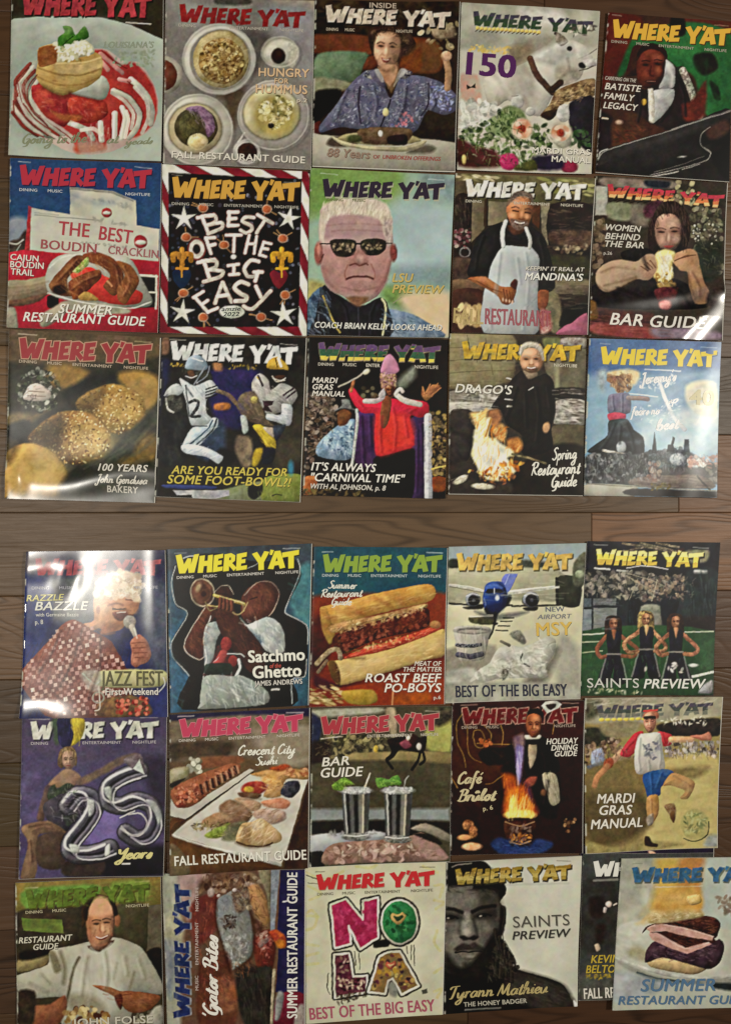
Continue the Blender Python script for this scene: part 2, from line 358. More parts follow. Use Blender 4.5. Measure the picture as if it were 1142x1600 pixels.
def print_material():
    m, nt, bsdf, N, L = nodes_of('printed_coated_paper')
    at = N('ShaderNodeAttribute'); at.attribute_name = 'ink'
    L(at.outputs['Color'], bsdf.inputs['Base Color'])
    gl = N('ShaderNodeAttribute'); gl.attribute_type = 'OBJECT'; gl.attribute_name = 'gloss'
    tc = N('ShaderNodeTexCoord')
    n1 = N('ShaderNodeTexNoise'); n1.inputs['Scale'].default_value = 13; n1.inputs['Detail'].default_value = 1; L(tc.outputs['Object'], n1.inputs['Vector'])
    n2 = N('ShaderNodeTexNoise'); n2.inputs['Scale'].default_value = 90; n2.inputs['Detail'].default_value = 3; L(tc.outputs['Object'], n2.inputs['Vector'])
    mr = N('ShaderNodeMapRange'); mr.inputs['To Min'].default_value = .46; mr.inputs['To Max'].default_value = .18; L(gl.outputs['Fac'], mr.inputs['Value'])
    rv = N('ShaderNodeMath'); rv.operation = 'MULTIPLY_ADD'; L(n2.outputs['Fac'], rv.inputs[0]); rv.inputs[1].default_value = .07; L(mr.outputs[0], rv.inputs[2])
    L(rv.outputs[0], bsdf.inputs['Roughness'])
    b1 = N('ShaderNodeBump'); b1.inputs['Distance'].default_value = .004; L(n1.outputs['Fac'], b1.inputs['Height'])
    st = N('ShaderNodeMath'); st.operation = 'MULTIPLY_ADD'; L(gl.outputs['Fac'], st.inputs[0]); st.inputs[1].default_value = .06; st.inputs[2].default_value = .16; L(st.outputs[0], b1.inputs['Strength'])
    b2 = N('ShaderNodeBump'); b2.inputs['Distance'].default_value = .0004; b2.inputs['Strength'].default_value = .05; L(n2.outputs['Fac'], b2.inputs['Height']); L(b1.outputs[0], b2.inputs['Normal'])
    L(b2.outputs[0], bsdf.inputs['Normal'])
    sp = N('ShaderNodeMath'); sp.operation = 'MULTIPLY_ADD'; L(gl.outputs['Fac'], sp.inputs[0]); sp.inputs[1].default_value = .32; sp.inputs[2].default_value = .25; L(sp.outputs[0], bsdf.inputs['Specular IOR Level'])
    return m

def paper_material():
    m, nt, bsdf, N, L = nodes_of('page_edges')
    tc = N('ShaderNodeTexCoord'); mp = N('ShaderNodeMapping'); mp.inputs['Scale'].default_value = (3, 3, 4000); L(tc.outputs['Object'], mp.inputs['Vector'])
    n = N('ShaderNodeTexNoise'); n.inputs['Scale'].default_value = 1; L(mp.outputs[0], n.inputs['Vector'])
    cr = N('ShaderNodeValToRGB'); cr.color_ramp.elements[0].color = (.45, .43, .37, 1); cr.color_ramp.elements[1].color = (.78, .76, .69, 1); L(n.outputs['Fac'], cr.inputs[0])
    L(cr.outputs[0], bsdf.inputs['Base Color']); bsdf.inputs['Roughness'].default_value = .8
    return m
def steel_material():
    m, nt, bsdf, N, L = nodes_of('staple_wire')
    bsdf.inputs['Metallic'].default_value = 1; bsdf.inputs['Roughness'].default_value = .3
    n = N('ShaderNodeTexNoise'); n.inputs['Scale'].default_value = 300
    cr = N('ShaderNodeValToRGB'); cr.color_ramp.elements[0].color = (.45, .44, .42, 1); cr.color_ramp.elements[1].color = (.7, .69, .66, 1); L(n.outputs['Fac'], cr.inputs[0]); L(cr.outputs[0], bsdf.inputs['Base Color'])
    return m
M_WOOD, M_PRINT, M_PAPER, M_STEEL = wood_material(), print_material(), paper_material(), steel_material()

def mesh_obj(name, verts, faces, mat, parent=None, ink=None, loc=(0, 0, 0), smooth=False):
    me = bpy.data.meshes.new(name); me.from_pydata([tuple(v) for v in verts], [], [tuple(f) for f in faces])
    if ink is not None:
        a = me.attributes.new('ink', 'FLOAT_COLOR', 'POINT')
        ar = np.ones((len(verts), 4), np.float32); ar[:, :3] = ink; a.data.foreach_set('color', ar.ravel())
    me.materials.append(mat)
    if smooth: me.polygons.foreach_set('use_smooth', [True]*len(me.polygons))
    me.update(); o = bpy.data.objects.new(name, me); COL.objects.link(o); o.location = loc; o.parent = parent
    return o

# ------------------------------------------------------------------ the laminate floor, plank by plank
SEAM = floor_pt(10, 801).y
PW = (floor_pt(10, 802).y-floor_pt(10, 1455).y)/5.0
floor = mesh_obj('floor', [(-2.5, -2.5, -.012), (2.5, -2.5, -.012), (2.5, 2.5, -.012), (-2.5, 2.5, -.012)], [(0, 1, 2, 3)], M_WOOD, ink=lin(hexc('2c221a')))
floor['kind'] = 'structure'
JX = floor_pt(924, 850).x
# per row (top to bottom): left-hand and right-hand plank colours as the boards themselves differ
ROWS = {-7: ('5c4634', '5a4432'), -6: ('5c4432', '5a4230'), -5: ('5c442e', '5e4432'), -4: ('5c4630', '6a503a'), -3: ('604e38', '70583f'), -2: ('66563e', '62544a'), -1: ('80684a', '60564c'),
        0: ('6c5a46', '80624a'), 1: ('725f4a', '8a6a50'), 2: ('7a624a', '604a3a'), 3: ('5a4a38', '5c4630'), 4: ('56482f', '58422f'), 5: ('644e3c', '58422f'), 6: ('523e2e', '503828'), 7: ('58442f', '4c3524'), 8: ('523e2c', '4e3828')}
rngF = random.Random(5)
for r in range(-10, 12):
    y1 = SEAM-(r-1)*PW; y0 = y1-PW; cl, cr_ = ROWS.get(r, ('564434', '5a4838'))
    joint = JX if r == 1 else (floor_pt(1060, 780).x if r == 0 else rngF.uniform(-.25, .45))
    cuts = [joint-2.44, joint-1.22, joint, joint+1.22, joint+2.44]
    for i in range(4):
        xa, xb = cuts[i], cuts[i+1]
        if xb < -1.7 or xa > 1.7: continue
        g = .0003; b = .0011; hx, hy = (xb-xa)/2-g, PW/2-g
        vs = [(-hx, -hy, -.008), (hx, -hy, -.008), (hx, hy, -.008), (-hx, hy, -.008), (-hx, -hy, -.0009), (hx, -hy, -.0009), (hx, hy, -.0009), (-hx, hy, -.0009),
              (-hx+b, -hy+b, 0), (hx-b, -hy+b, 0), (hx-b, hy-b, 0), (-hx+b, hy-b, 0)]
        fs = [(0, 1, 5, 4), (1, 2, 6, 5), (2, 3, 7, 6), (3, 0, 4, 7), (4, 5, 9, 8), (5, 6, 10, 9), (6, 7, 11, 10), (7, 4, 8, 11), (8, 9, 10, 11), (3, 2, 1, 0)]
        mesh_obj('plank', vs, fs, M_WOOD, floor, lin(hexc(cl if i < 2 else cr_)), ((xa+xb)/2, (y0+y1)/2, 0))
# ------------------------------------------------------------------ the printed covers
MAGS = []
def add(c, label, **k): MAGS.append((c, label, k))

# ---- top row
def dessert():
    c = Cover((0, 0), 260, '78,-95 1128,-60 1112,1120 65,1078', 'a8b0a4')
    c.F('3b2f24', '60,-120 1150,-120 1150,285 1050,240 900,172 700,122 400,104 100,126 50,145', c2='2c2a1c', ns=120, sm=0)
    c.E('9aa397', 540, 640, 560, 420, soft=160, a=.7)
    c.E('b9bfb2', 380, 220, 420, 90, soft=120, a=.6)
    c.F('b8a79c', '80,780 120,560 250,440 480,380 700,330 850,420 960,430 1060,580 1092,720 1060,870 950,960 740,1060 500,1060 300,960 160,880', c2='a8938a', ns=120, f=0).F('a8423a', '210,640 260,500 480,400 700,340 820,440 930,430 1050,580 1085,720 1060,850 960,940 860,960 760,960 700,1030 560,1050 480,950 330,860 240,760', c2='8f3230', ns=110, soft=16, f=0)
    c.F('a7a594', '85,760 110,560 230,420 300,480 220,600 230,760 420,930 330,960 150,880', soft=14)
    for p in ('210,440 110,560 130,660 150,760 260,920', '240,490 165,590 190,720 300,850 400,940', '110,620 120,740 230,860 330,930', '90,780 170,880 260,940'):
        c.L('8b4a3e', 26, p); 
    for p in ('230,465 135,575 155,690 225,800 340,905', '260,560 215,650 240,760 350,870 440,930', '95,740 190,860 290,940'):
        c.L('c8bfae', 26, p)
    for p in ('780,625 880,670 960,780 945,880 890,955', '900,545 1000,640 1050,760 1040,860', '840,745 865,820 835,955', '790,785 790,965', '690,850 700,970', '480,850 600,900 640,960'):
        c.L('cfc8b8', 38, p)
    for p in ('690,370 770,440 840,500', '820,545 890,560', '700,430 740,480'): c.L('c98d84', 30, p)
    c.F('8c2c2f', '220,600 330,590 480,650 500,780 440,880 330,820 240,730', c2='b4503f', ns=60)
    c.F('b34a37', '480,680 600,680 720,700 740,790 640,850 520,840 470,760', c2='8a2a2a', ns=60)
    c.F('b0713f', '340,760 430,790 560,800 540,840 420,830', soft=20, a=.7)
    c.F('c9cabc', '470,640 560,590 700,520 752,590 735,665 690,692 560,670', g='v:b4b5a4')
    c.F('bfa468', '268,328 400,300 560,325 696,385 698,470 690,530 600,600 430,662 300,605 247,530 262,430', c2='a58650', ns=80, f=.1)
    c.F('87572f', '268,335 385,318 388,425 275,458', soft=14)
    c.F('c2a768', '400,470 560,440 690,420 690,500 560,540 400,560', soft=25, a=.8)
    c.F('d4d2b6', '360,300 450,290 560,262 640,320 640,372 540,400 470,425 395,435', c2='b8b48e', ns=40)
    c.E('8d7a45', 460, 425, 18, 22).E('8d7a45', 540, 425, 18, 24)
    c.F('3d672a', '430,178 490,185 520,240 580,178 612,250 560,282 480,312 432,358 400,330 400,258 442,222', c2='5e8c3c', ns=40)
    c.L('2c4c1e', 7, '500,250 450,290 420,330')
    c.H(150, 100, 1045, 130, 170, 'b2444a', sh='2a1714', ras=True)
    c.L('c9c4b4', 7, '870,155 1040,168')
    c.T("LOUISIANA'S", 715, 330, 1062, 330, 42, '8b947f', 'i')
    for y in (365, 405, 440): c.S('848d78 939b88', '770,%d 1060,%d 1060,%d 800,%d' % (y-16, y-16, y+14, y+14), 26, 8, 16, .6)
    c.L('b05038', 60, '540,1030 700,1020', soft=30)
    c.T('Going to the', 160, 1000, 600, 985, 70, '7f8468', 'c').T('at', 735, 995, 830, 990, 60, '7f8468', 'c').T('yeads', 855, 1005, 1060, 1000, 50, '7f8468', 'c')
    c.K('a48550 cdb378 8d6c3a b8985c 75552c', '275,345 400,300 690,390 690,520 590,605 420,655 310,595 250,525', 90, 70, 5, 8, 12, .5)
    c.L('5a3420', 24, '300,605 420,668 480,648', soft=34, a=.6).L('6a2a24', 16, '480,650 600,680 700,700', soft=20, a=.6)
    c.K('7a2220 c86a58 8e2c2a d89484', '480,690 720,700 740,800 620,850 300,760 230,620 470,660', 70, 40, 30, 9, 50, .5)
    for p in ('800,610 905,665 985,780 965,890', '880,560 985,655 1030,770 1015,860', '760,790 765,960', '815,755 835,830 808,950', '120,560 145,670 175,770 290,915', '255,520 190,620 215,740 330,870', '700,350 800,430 870,470'): c.L('782522', 9, p, a=.7)
    c.K('d8d2c4 b8aea0 c08a80', '620,880 760,860 760,980 600,980', 26, 60, 80, 12, 20, .6)
    c.S('e4e2cc f0eedc c8c4a0', '390,330 560,275 630,330 620,370 480,410 400,420', 50, 7, 17, .7)
    c.K('b6988e c4aca0', '90,640 200,560 160,780 100,800', 30, 80, 65, 10, 12, .5)
    c.K('d2d6cc 98a298', '100,140 700,130 400,250 100,330', 30, 160, -8, 30, 8, .25, soft=40)
    for p in ('95,700 110,800 200,900 300,950', '120,640 150,760 260,880 380,950', '100,590 130,560 200,470', '165,720 250,830 380,920 470,990', '280,800 400,890 520,980'): c.L('8c3a30', 11, p, a=.8)
    for p in ('130,680 190,800 310,905 420,965', '225,700 300,810 420,890 500,950'): c.L('d4ccbe', 20, p, f=0, a=.85)
    for p in ('930,600 1010,700 1020,820 980,920', '770,640 860,700 920,790 905,890', '870,770 885,840 860,950'): c.L('d8d0c2', 26, p, f=0, a=.9)
    c.F('b8beb2', '540,975 700,985 720,1060 560,1068', soft=24, a=.5).L('d4cdbf', 26, '560,900 640,890 700,930', f=0, a=.8)
    c.F('cfb680', '385,430 560,440 695,410 692,470 560,510 400,505', soft=22, a=.8).L('7c5c30', 10, '265,470 400,515 560,520 690,475', soft=14, a=.6).L('8a6838', 9, '250,530 400,590 560,585 680,535', soft=14, a=.55).F('7c4c2a', '268,332 384,322 388,428 330,452 272,458', soft=12, c2='94623a', ns=30, f=0).L('dcc794', 10, '390,440 560,432 690,400', soft=12, a=.7)
    c.S('d8d5bc e8e6d2 b8b490', '380,330 560,280 650,335 640,378 480,425 395,432', 50, 8, 18, .7)
    add(c, 'magazine with a strawberry shortcake dessert and mint sprig on its cover')
dessert()

def hummus():
    c = Cover((240, 0), 260, '80,-22 1105,8 1082,1172 65,1130', '77726c')
    c.F('8d8882', '60,-40 700,-40 500,140 60,180', c2='6d6862', ns=140, soft=60)
    c.F('605a55', '600,200 800,250 740,480 640,560 560,700 540,560', soft=60, c2='4d4846', ns=80)
    c.F('b5a992', '820,-20 1110,0 1100,90 900,60', soft=40)
    c.F('504a44', '430,-20 640,-20 660,30 440,30', soft=20)
    c.F('8f8c8e', '740,60 1100,60 1090,560 980,460', soft=80, c2='7d797a', ns=90)
    c.F('5c4b3a', '440,660 620,600 580,760 540,900 480,700', soft=50)
    c.H(170, 150, 1040, 200, 125, '8f2b2b', sh=None, ras=True)
    c.D(170, 182, 1030, 225, 'b9b3a6', skip=(1,))
    c.E('c5c2b6', 448, 408, 252, 246, c2='b0ada2', ns=150)
    c.E('9a968a', 455, 412, 205, 205, soft=20)
    c.E('b7a97f', 460, 405, 192, 200, c2='8b7a4e', ns=45)
    c.E('6b4f28', 465, 420, 158, 158, c2='a98f58', ns=30, nk=1.4)
    c.S('c8b47a d4c391 4d3a1c 5b4521 8a6d38', '330,330 460,265 600,330 620,430 560,540 450,570 350,510 320,430', 120, 7, 17, .7)
    c.E('c6c2b2', 870, 365, 132, 108).E('d4d0c2', 870, 365, 105, 88, soft=16).E('331d12', 857, 388, 50, 54, soft=12)
    c.F('c9c5b5', '930,300 990,320 990,400 960,470 930,440', soft=20)
    c.E('bdb5a4', 68, 518, 128, 134).E('6b3a2c', 62, 520, 100, 108, c2='57301f', ns=60)
    c.E('c4c0b2', 300, 900, 246, 250, c2='a8a498', ns=130)
    c.E('b6ab8c', 285, 890, 185, 178, c2='9f9270', ns=70).E('3f3a26', 290, 880, 148, 140, c2='564c34', ns=50)
    c.F('7a5c72', '215,750 320,730 400,800 418,890 370,950 350,850 300,780', c2='94748a', ns=22, nk=1.5)
    c.F('6b6540', '180,820 260,790 320,880 260,960 190,940', c2='44402a', ns=40)
    c.E('dccfa0', 302, 985, 70, 62).E('c3ad75', 302, 985, 50, 44, soft=16, c2='e0d3a8', ns=25)
    c.E('c4bdb0', 825, 800, 250, 245, a=1, g='h:9a948e').E('c0ba9c', 810, 785, 200, 185, c2='a99f74', ns=90)
    c.E('a89a5c', 830, 800, 150, 140, soft=50)
    c.S('d8d0a4 cfc48e 5d5830 70683a b7ac72 e0dab4', '730,720 860,660 960,720 930,830 830,900 730,820', 75, 10, 24, .6)
    c.E('2f2a1c', 805, 868, 22, 20)
    c.E('cbc6bd', 640, 1055, 92, 88).E('241712', 642, 1050, 68, 62, c2='3a2418', ns=40)
    c.L('b8b4ac', 14, '620,920 580,985')
    for t, a, y, b, z, h in (('HUNGRY', 720, 525, 1068, 535, 56), ('FOR', 830, 575, 925, 578, 34), ('HUMMUS', 700, 640, 1055, 650, 58), ('p.2', 985, 705, 1055, 708, 26)):
        c.T(t, a, y, b, z, h, 'd6b78f' if h > 30 else 'cfc4b0', 'b', sh='5b4634')
    c.T('FALL RESTAURANT GUIDE', 125, 1092, 1040, 1132, 46, 'dcd7ca', 'b', sh='4a443c')
    for x, y, rx, ry in ((448, 408, 246, 240), (300, 900, 240, 244), (825, 800, 244, 239), (870, 365, 128, 104), (640, 1055, 88, 84)): c.E('e0ddd2', x-4, y-5, rx, ry, ring=9, a=.55, soft=10).E('55504a', x+9, y+12, rx+8, ry+8, ring=12, a=.35, soft=18)
    for x, y, rx, ry in ((455, 412, 205, 205), (285, 890, 185, 178), (810, 785, 200, 185)): c.E('5c5644', x, y, rx, ry, ring=12, a=.5, soft=16)
    c.K('4a3418 3c2a12 d8c892 b09458 6a4a20', '340,320 460,265 600,330 620,430 560,540 450,570 350,510', 130, 30, 0, 7, 90, .8)
    c.K('c8bc92 8f815c a89a72', '285,300 460,220 640,330 650,480 540,590 400,590 300,520 310,380 460,300 600,380 590,500 450,560 340,500 320,400', 70, 40, 30, 8, 90, .5)
    c.K('2c2818 6a6240 504a30', '200,810 300,780 330,900 230,960', 40, 40, 60, 8, 40, .7).K('a088a0 583c54', '230,750 400,790 415,900 360,930', 34, 60, 60, 7, 25, .7)
    c.K('e4dcb0 6a6438 b8ac70 4a4626', '720,720 860,660 960,720 930,830 830,900', 60, 34, 0, 8, 90, .8)
    c.K('8c8984 6a6660 9a9792', '90,60 1090,60 1080,1150 70,1120', 120, 120, -30, 26, 12, .18, soft=40)
    add(c, 'magazine with bowls of hummus seen from above on its grey cover')
hummus()

def diner_lady():
    c = Cover((475, 0), 260, '72,0 1068,15 1030,1190 52,1150', '2e2119')
    c.F('40301f', '60,-10 1080,0 1070,240 60,230', c2='1c1410', ns=90)
    c.F('6b3a24', '60,240 470,250 470,370 60,360', c2='54301c', ns=60, soft=20)
    c.F('566a50', '90,370 420,360 400,470 340,560 80,580', c2='6d8064', ns=60, soft=16)
    c.F('8a8a70', '60,530 330,570 280,620 60,660', soft=20, c2='6f6e56', ns=40)
    c.F('6e3b1e', '700,270 900,290 960,420 900,500 690,480', c2='5a3018', ns=70, soft=24)
    c.S('c7bea0 8a7c5c b8a888 52422c', '760,180 1050,170 1040,340 880,340', 34, 10, 28, .6)
    c.F('9a8a72', '880,200 1020,180 1030,260 900,270', c2='6a5a44', ns=30, soft=16)
    c.F('16100c', '60,640 250,620 200,740 110,820 60,860', soft=20).F('1e150f', '840,800 1060,780 1040,990 720,980 740,860', soft=20, c2='31281c', ns=60)
    c.F('5c2a22', '60,860 110,840 110,930 60,930')
    c.H(140, 150, 1000, 200, 118, 'd2c3b2', sh='17100c', ras=True)
    c.T("INSIDE", 445, 52, 628, 58, 34, 'bdae9c')
    c.D(150, 210, 740, 228, 'b9ad99', skip=(2,))
    c.F('2a1c16', '440,200 560,180 700,210 765,300 740,390 640,440 500,440 450,330', c2='3a281e', ns=40)
    c.F('8f6f50', '505,440 640,430 640,540 600,640 570,600 520,540', soft=14, g='v:a98862')
    c.face(562, 335, 190, 282, 'd6ae90', 'a67e62', 'efd2b6', rot=4, lit=-1, smile=1, mouth='7c4038')
    c.F('a8886a', '470,210 650,205 640,240 480,245', soft=18, a=.6)
    c.F('666676', '330,560 440,480 520,540 590,680 650,540 740,520 860,540 960,580 1045,660 1040,760 960,795 860,760 820,800 740,920 420,900 240,880 110,920 110,860 220,720', c2='504f62', ns=60)
    c.S('8f94a4 4a4c6c a7aab8 7c6c84 585a80 3e3e58', '340,580 440,500 520,560 590,690 650,560 850,550 960,600 1030,680 960,780 850,760 740,900 400,880 300,850 130,900 230,730', 150, 6, 14, .5)
    c.K('8c90a2 44445a a4a6b0 7a7084 5a5a74 3a3a4c b8b8c0', '340,580 440,500 520,560 590,690 650,560 850,550 960,600 1030,680 960,780 850,760 740,900 400,880 300,850 130,900 230,730', 420, 26, 45, 6, 90, .85, bend=.8)
    c.S('8a90b8 9aa0c0 6a70a0', '870,600 960,590 1030,670 1000,770 900,760 860,700', 60, 6, 14, .5)
    c.S('a86870 b07a80', '640,800 740,760 740,860 620,880', 24, 6, 14, .6)
    c.L('3a3444', 14, '380,600 370,720 385,850').L('3a3444', 12, '850,580 850,720 800,800').L('2e2836', 12, '590,690 560,780 520,880')
    c.F('b4b0a4', '405,520 450,475 500,500 470,545', soft=10, c2='3c3848', ns=20, nk=1.5).F('a09c94', '640,540 680,470 740,500 700,540', soft=10, c2='3c3848', ns=20, nk=1.5)
    c.L('b09070', 46, '985,610 990,500 970,400', c2='8a6a4c', ns=50).E('a98668', 975, 390, 38, 34, c2='d0b090', ns=30)
    c.F('a6a294', '50,935 180,940 1030,985 1030,1190 50,1150', c2='979384', ns=160, soft=10)
    c.F('3a2e22', '150,1000 190,950 320,940 360,1000 220,1020', soft=20, a=.8)
    c.F('2c2418', '830,1000 900,1025 860,1060 700,1060', soft=24, a=.6)
    c.F('c6bd9a', '190,945 350,1000 560,1018 700,1010 835,970 800,1020 700,1050 560,1050 380,1035 250,1000', soft=8)
    c.F('a89f7c', '230,965 330,920 690,930 800,975 640,1008 430,1005', soft=10, c2='8d835f', ns=50)
    c.F('6d5844', '380,890 720,890 690,990 410,995', soft=10, c2='4a3828', ns=40).F('2c1c1e', '570,950 690,930 700,1000 580,1000', soft=12)
    c.E('4a4c2e', 340, 960, 50, 30, soft=16).E('d8d4cc', 520, 925, 16, 22).E('c8bc90', 555, 775, 20, 30)
    c.T('88 Years', 155, 1085, 445, 1100, 58, '8f7868', 'i', sh='5f4a40').T('OF', 470, 1100, 515, 1103, 26, '8f3a34').T('UNBROKEN OFFERINGS', 535, 1103, 935, 1118, 28, '96403a', 'i')
    c.F('2e211a', '462,300 470,220 560,180 650,190 730,240 740,320 700,380 668,400 662,280 610,222 510,225 480,290 472,370', soft=16, c2='403024', ns=30, f=0).K('54402f 1c1410 6a5440', '465,300 480,215 560,185 650,190 735,260 730,340 690,380 664,280 600,225 510,228 480,290', 70, 30, 20, 7, 90, .8, bend=.8).F('6a4a2c', '690,400 780,300 900,300 950,420 890,500 700,480', soft=30, a=.8).F('3a2a1e', '440,400 480,420 470,480 420,470', soft=20, a=.8)
    c.folds('2c2a3a', 'a0a2b4', 16, '300,620 260,720 220,820', '480,600 500,700 490,800', '700,600 690,720 640,840', '860,600 900,700 880,760')
    c.L('6a4a36', 14, '520,470 570,500 640,470', soft=18, a=.6).L('8a6a50', 8, '560,520 575,610', a=.5)
    c.K('9a8c70 5c5038 c4bca0 3c3020', '80,20 1060,30 1060,130 80,130', 50, 70, 10, 12, 40, .3, soft=14)
    c.F('6b3a24', '430,395 474,385 500,450 440,480 400,470', soft=16, c2='54301c', ns=30).F('74421f', '664,400 720,380 800,330 800,480 700,480 650,465', soft=20, c2='5a3018', ns=40).F('b99274', '520,452 625,448 628,520 590,590 575,585 525,530', soft=12, c2='9c7658', ns=40, f=0).F('8a664c', '520,455 560,478 620,452 615,490 560,500 525,485', soft=18, a=.6)
    c.F('6a6678', '440,500 500,480 560,590 520,600', soft=14, a=.9).F('c8c4bc', '480,482 510,478 545,560 520,560', soft=10, a=.7).F('c0bcb4', '640,500 665,470 700,490 640,560 610,600', soft=10, a=.7)
    add(c, 'magazine showing a smiling woman in a patterned blouse seated behind a plate')
diner_lady()

def white_bull():
    c = Cover((700, 0), 250, '90,15 1082,78 1010,1252 55,1218', 'b4b0a2')
    c.F('aaa99a', '80,0 1100,60 1080,330 600,330 80,340', c2='8f8f80', ns=110, soft=40)
    c.F('ccc9c0', '500,60 800,80 830,190 560,160', soft=50).F('8a8373', '480,300 760,250 720,330 560,420 480,420', soft=50, a=.7)
    c.F('93836c', '420,340 600,330 560,430 470,480', soft=40)
    c.H(165, 180, 1030, 250, 105, '3c4838', sh=None, ras=True, grad=['4a4650', '3c4a3c', '3f5038'])
    for i in range(16): c.E('c8b26c', 205+i*29, 200+i*2.2, 15, 14, soft=6).L('4c4434', 6, '%d,%d %d,%d' % (190+i*29, 222+i*2, 204+i*29, 212+i*2))
    c.S('4a4440 5a5448 ccc6b8', '860,200 1060,170 1030,250 880,260', 26, 6, 18, .4)
    c.F('bfbbb0', '250,560 470,480 560,440 750,330 850,290 960,320 1040,430 980,470 940,560 860,600 760,650 660,830 520,800 420,720 300,780', c2='aca797', ns=140)
    c.F('c9c7be', '590,400 760,320 880,300 900,400 760,480 640,440', soft=40)
    c.F('a59c8c', '780,480 940,500 930,570 850,600 770,570', soft=30)
    c.F('8c867a', '470,470 560,450 620,600 580,800 480,720 440,600', soft=60, a=.4)
    c.L('45322a', 46, '580,420 630,540 740,660', c2='5c4434', ns=30).L('3f2e22', 46, '740,640 800,590', soft=10)
    c.E('2c2824', 862, 348, 20, 16).E('1c1a18', 955, 468, 28, 22, rot=20).L('3a332c', 22, '760,240 810,275')
    c.F('d0cdc6', '960,430 1060,420 1060,470 990,480').L('8a8478', 8, '930,420 1000,390 1060,350')
    c.F('5a4530', '650,830 720,750 780,640 1040,560 1050,690 830,740 790,780 730,860', c2='8b7656', ns=40, nk=1.3)
    c.S('b8a27c a68f68 6b543a 3c2c1c', '780,650 1040,580 1040,680 820,740', 45, 8, 18, .5)
    c.L('b8ad98', 14, '830,740 1045,695').F('3b2a1c', '655,825 720,790 790,790 720,865', soft=10)
    c.F('1f1b20', '860,740 1050,705 1020,1100 880,960', soft=12, c2='2c2830', ns=80)
    c.F('a79c8c', '80,540 200,540 230,680 190,740 90,700', soft=24, c2='b88c7c', ns=50)
    c.F('2e2b26', '125,605 158,622 188,600 190,635 158,628 128,640', sm=0)
    c.S('aeb0a6 c8c8be 8d9088 d2d2c8', '70,720 220,720 370,760 360,860 250,930 70,960', 100, 14, 34, .7)
    c.E('c9c8c0', 490, 730, 45, 50, soft=12).L('6f6a60', 6, '450,690 490,685').E('c0bfb4', 580, 800, 36, 34)
    c.F('cfcdc6', '790,760 850,750 860,850 810,880 770,830')
    c.F('5c6a44', '330,830 420,760 520,790 560,900 480,1000 300,960', c2='7c8a60', ns=50, soft=20)
    c.S('3c4a28 52643a 2a3a1e 6c7c50 8a956c 22301a', '290,840 420,770 560,900 700,900 760,1040 560,1200 70,1190 70,960', 300, 10, 26, .6)
    c.S('44583a 30482c 26361e', '860,900 1000,940 1010,1060 860,1040', 40, 10, 24, .6)
    c.E('bcb199', 520, 930, 78, 84, soft=20).E('b4583c', 525, 925, 55, 62, soft=30, c2='c8886a', ns=30).E('8f3a2c', 520, 915, 25, 28, soft=16)
    c.E('c2b8a4', 800, 955, 82, 80, soft=20).F('b2ae9c', '740,1010 860,960 870,1040 800,1070', soft=16).E('b96a48', 775, 950, 40, 44, soft=24)
    c.F('5c2a2c', '60,1000 200,1060 330,1090 360,1200 60,1195', c2='3a2418', ns=60, soft=30)
    c.E('a02858', 425, 1165, 70, 62, soft=14, c2='b83868', ns=40).E('96304c', 855, 1205, 60, 46, soft=14).F('2a2038', '600,1130 800,1120 800,1220 620,1220', soft=30)
    c.E('c8b070', 105, 1150, 16, 34).F('54562c', '470,1200 600,1150 620,1225 480,1230', soft=16)
    c.S('cbb578 bda662', '150,315 440,340 440,385 150,370', 40, 8, 18, .6)
    c.T('150', 128, 530, 465, 558, 155, '4c2054', 'B')
    c.T('MARDI GRAS', 590, 1100, 1005, 1120, 40, 'dcd8cc', sh='2c2a22').T('MANUAL', 730, 1165, 1002, 1182, 42, 'dcd8cc', sh='2c2a22')
    c.F('8f8678', '770,235 815,255 850,300 800,330 760,290', soft=10, c2='5c5448', ns=30).F('d0cdc4', '880,300 960,330 1030,420 960,440 900,390', soft=30, a=.8)
    c.L('5c554a', 9, '935,505 985,495 1030,475').L('7c7466', 14, '850,420 860,500 800,560', soft=24, a=.6).L('e0ded6', 20, '650,400 760,330 840,300', soft=24, a=.7).E('191715', 862, 348, 13, 11)
    c.K('e0ded8 8f8a7e 9c968a d6d4ca', '270,580 560,450 640,620 600,790 420,720', 60, 120, 60, 20, 25, .28, soft=30)
    for x, y, r in ((520, 930, 66), (800, 955, 66)):
        for i in range(9): t = i*.698; c.E(('d4c8b4', 'c0a890', 'b48468')[i % 3], x+math.cos(t)*r*.75, y+math.sin(t)*r*.7, 26, 17, math.degrees(t)+90, soft=10, a=.75)
        c.E('a84c34', x, y, 24, 26, soft=16).L('7c2c20', 7, [(x-12, y-8), (x+4, y+10), (x+14, y-6)])
    c.K('22301a 8a9868 45582c a8b08c 30421f', '290,850 420,780 560,900 700,900 760,1040 560,1200 80,1190 80,960', 200, 44, 60, 8, 60, .8)
    c.K('d8d8d0 8a8c84 b8bab0', '70,720 370,760 350,860 70,950', 60, 50, 30, 12, 60, .6)
    c.K('c04878 7a1c40', '370,1120 480,1120 480,1210 370,1210', 20, 40, 30, 9, 60, .6).K('c4ad82 33241a 94794f', '680,800 780,660 1040,580 1040,690 830,740', 70, 36, -20, 8, 40, .7)
    add(c, 'magazine with a white bull float and the number 150 on its pale cover')
white_bull()

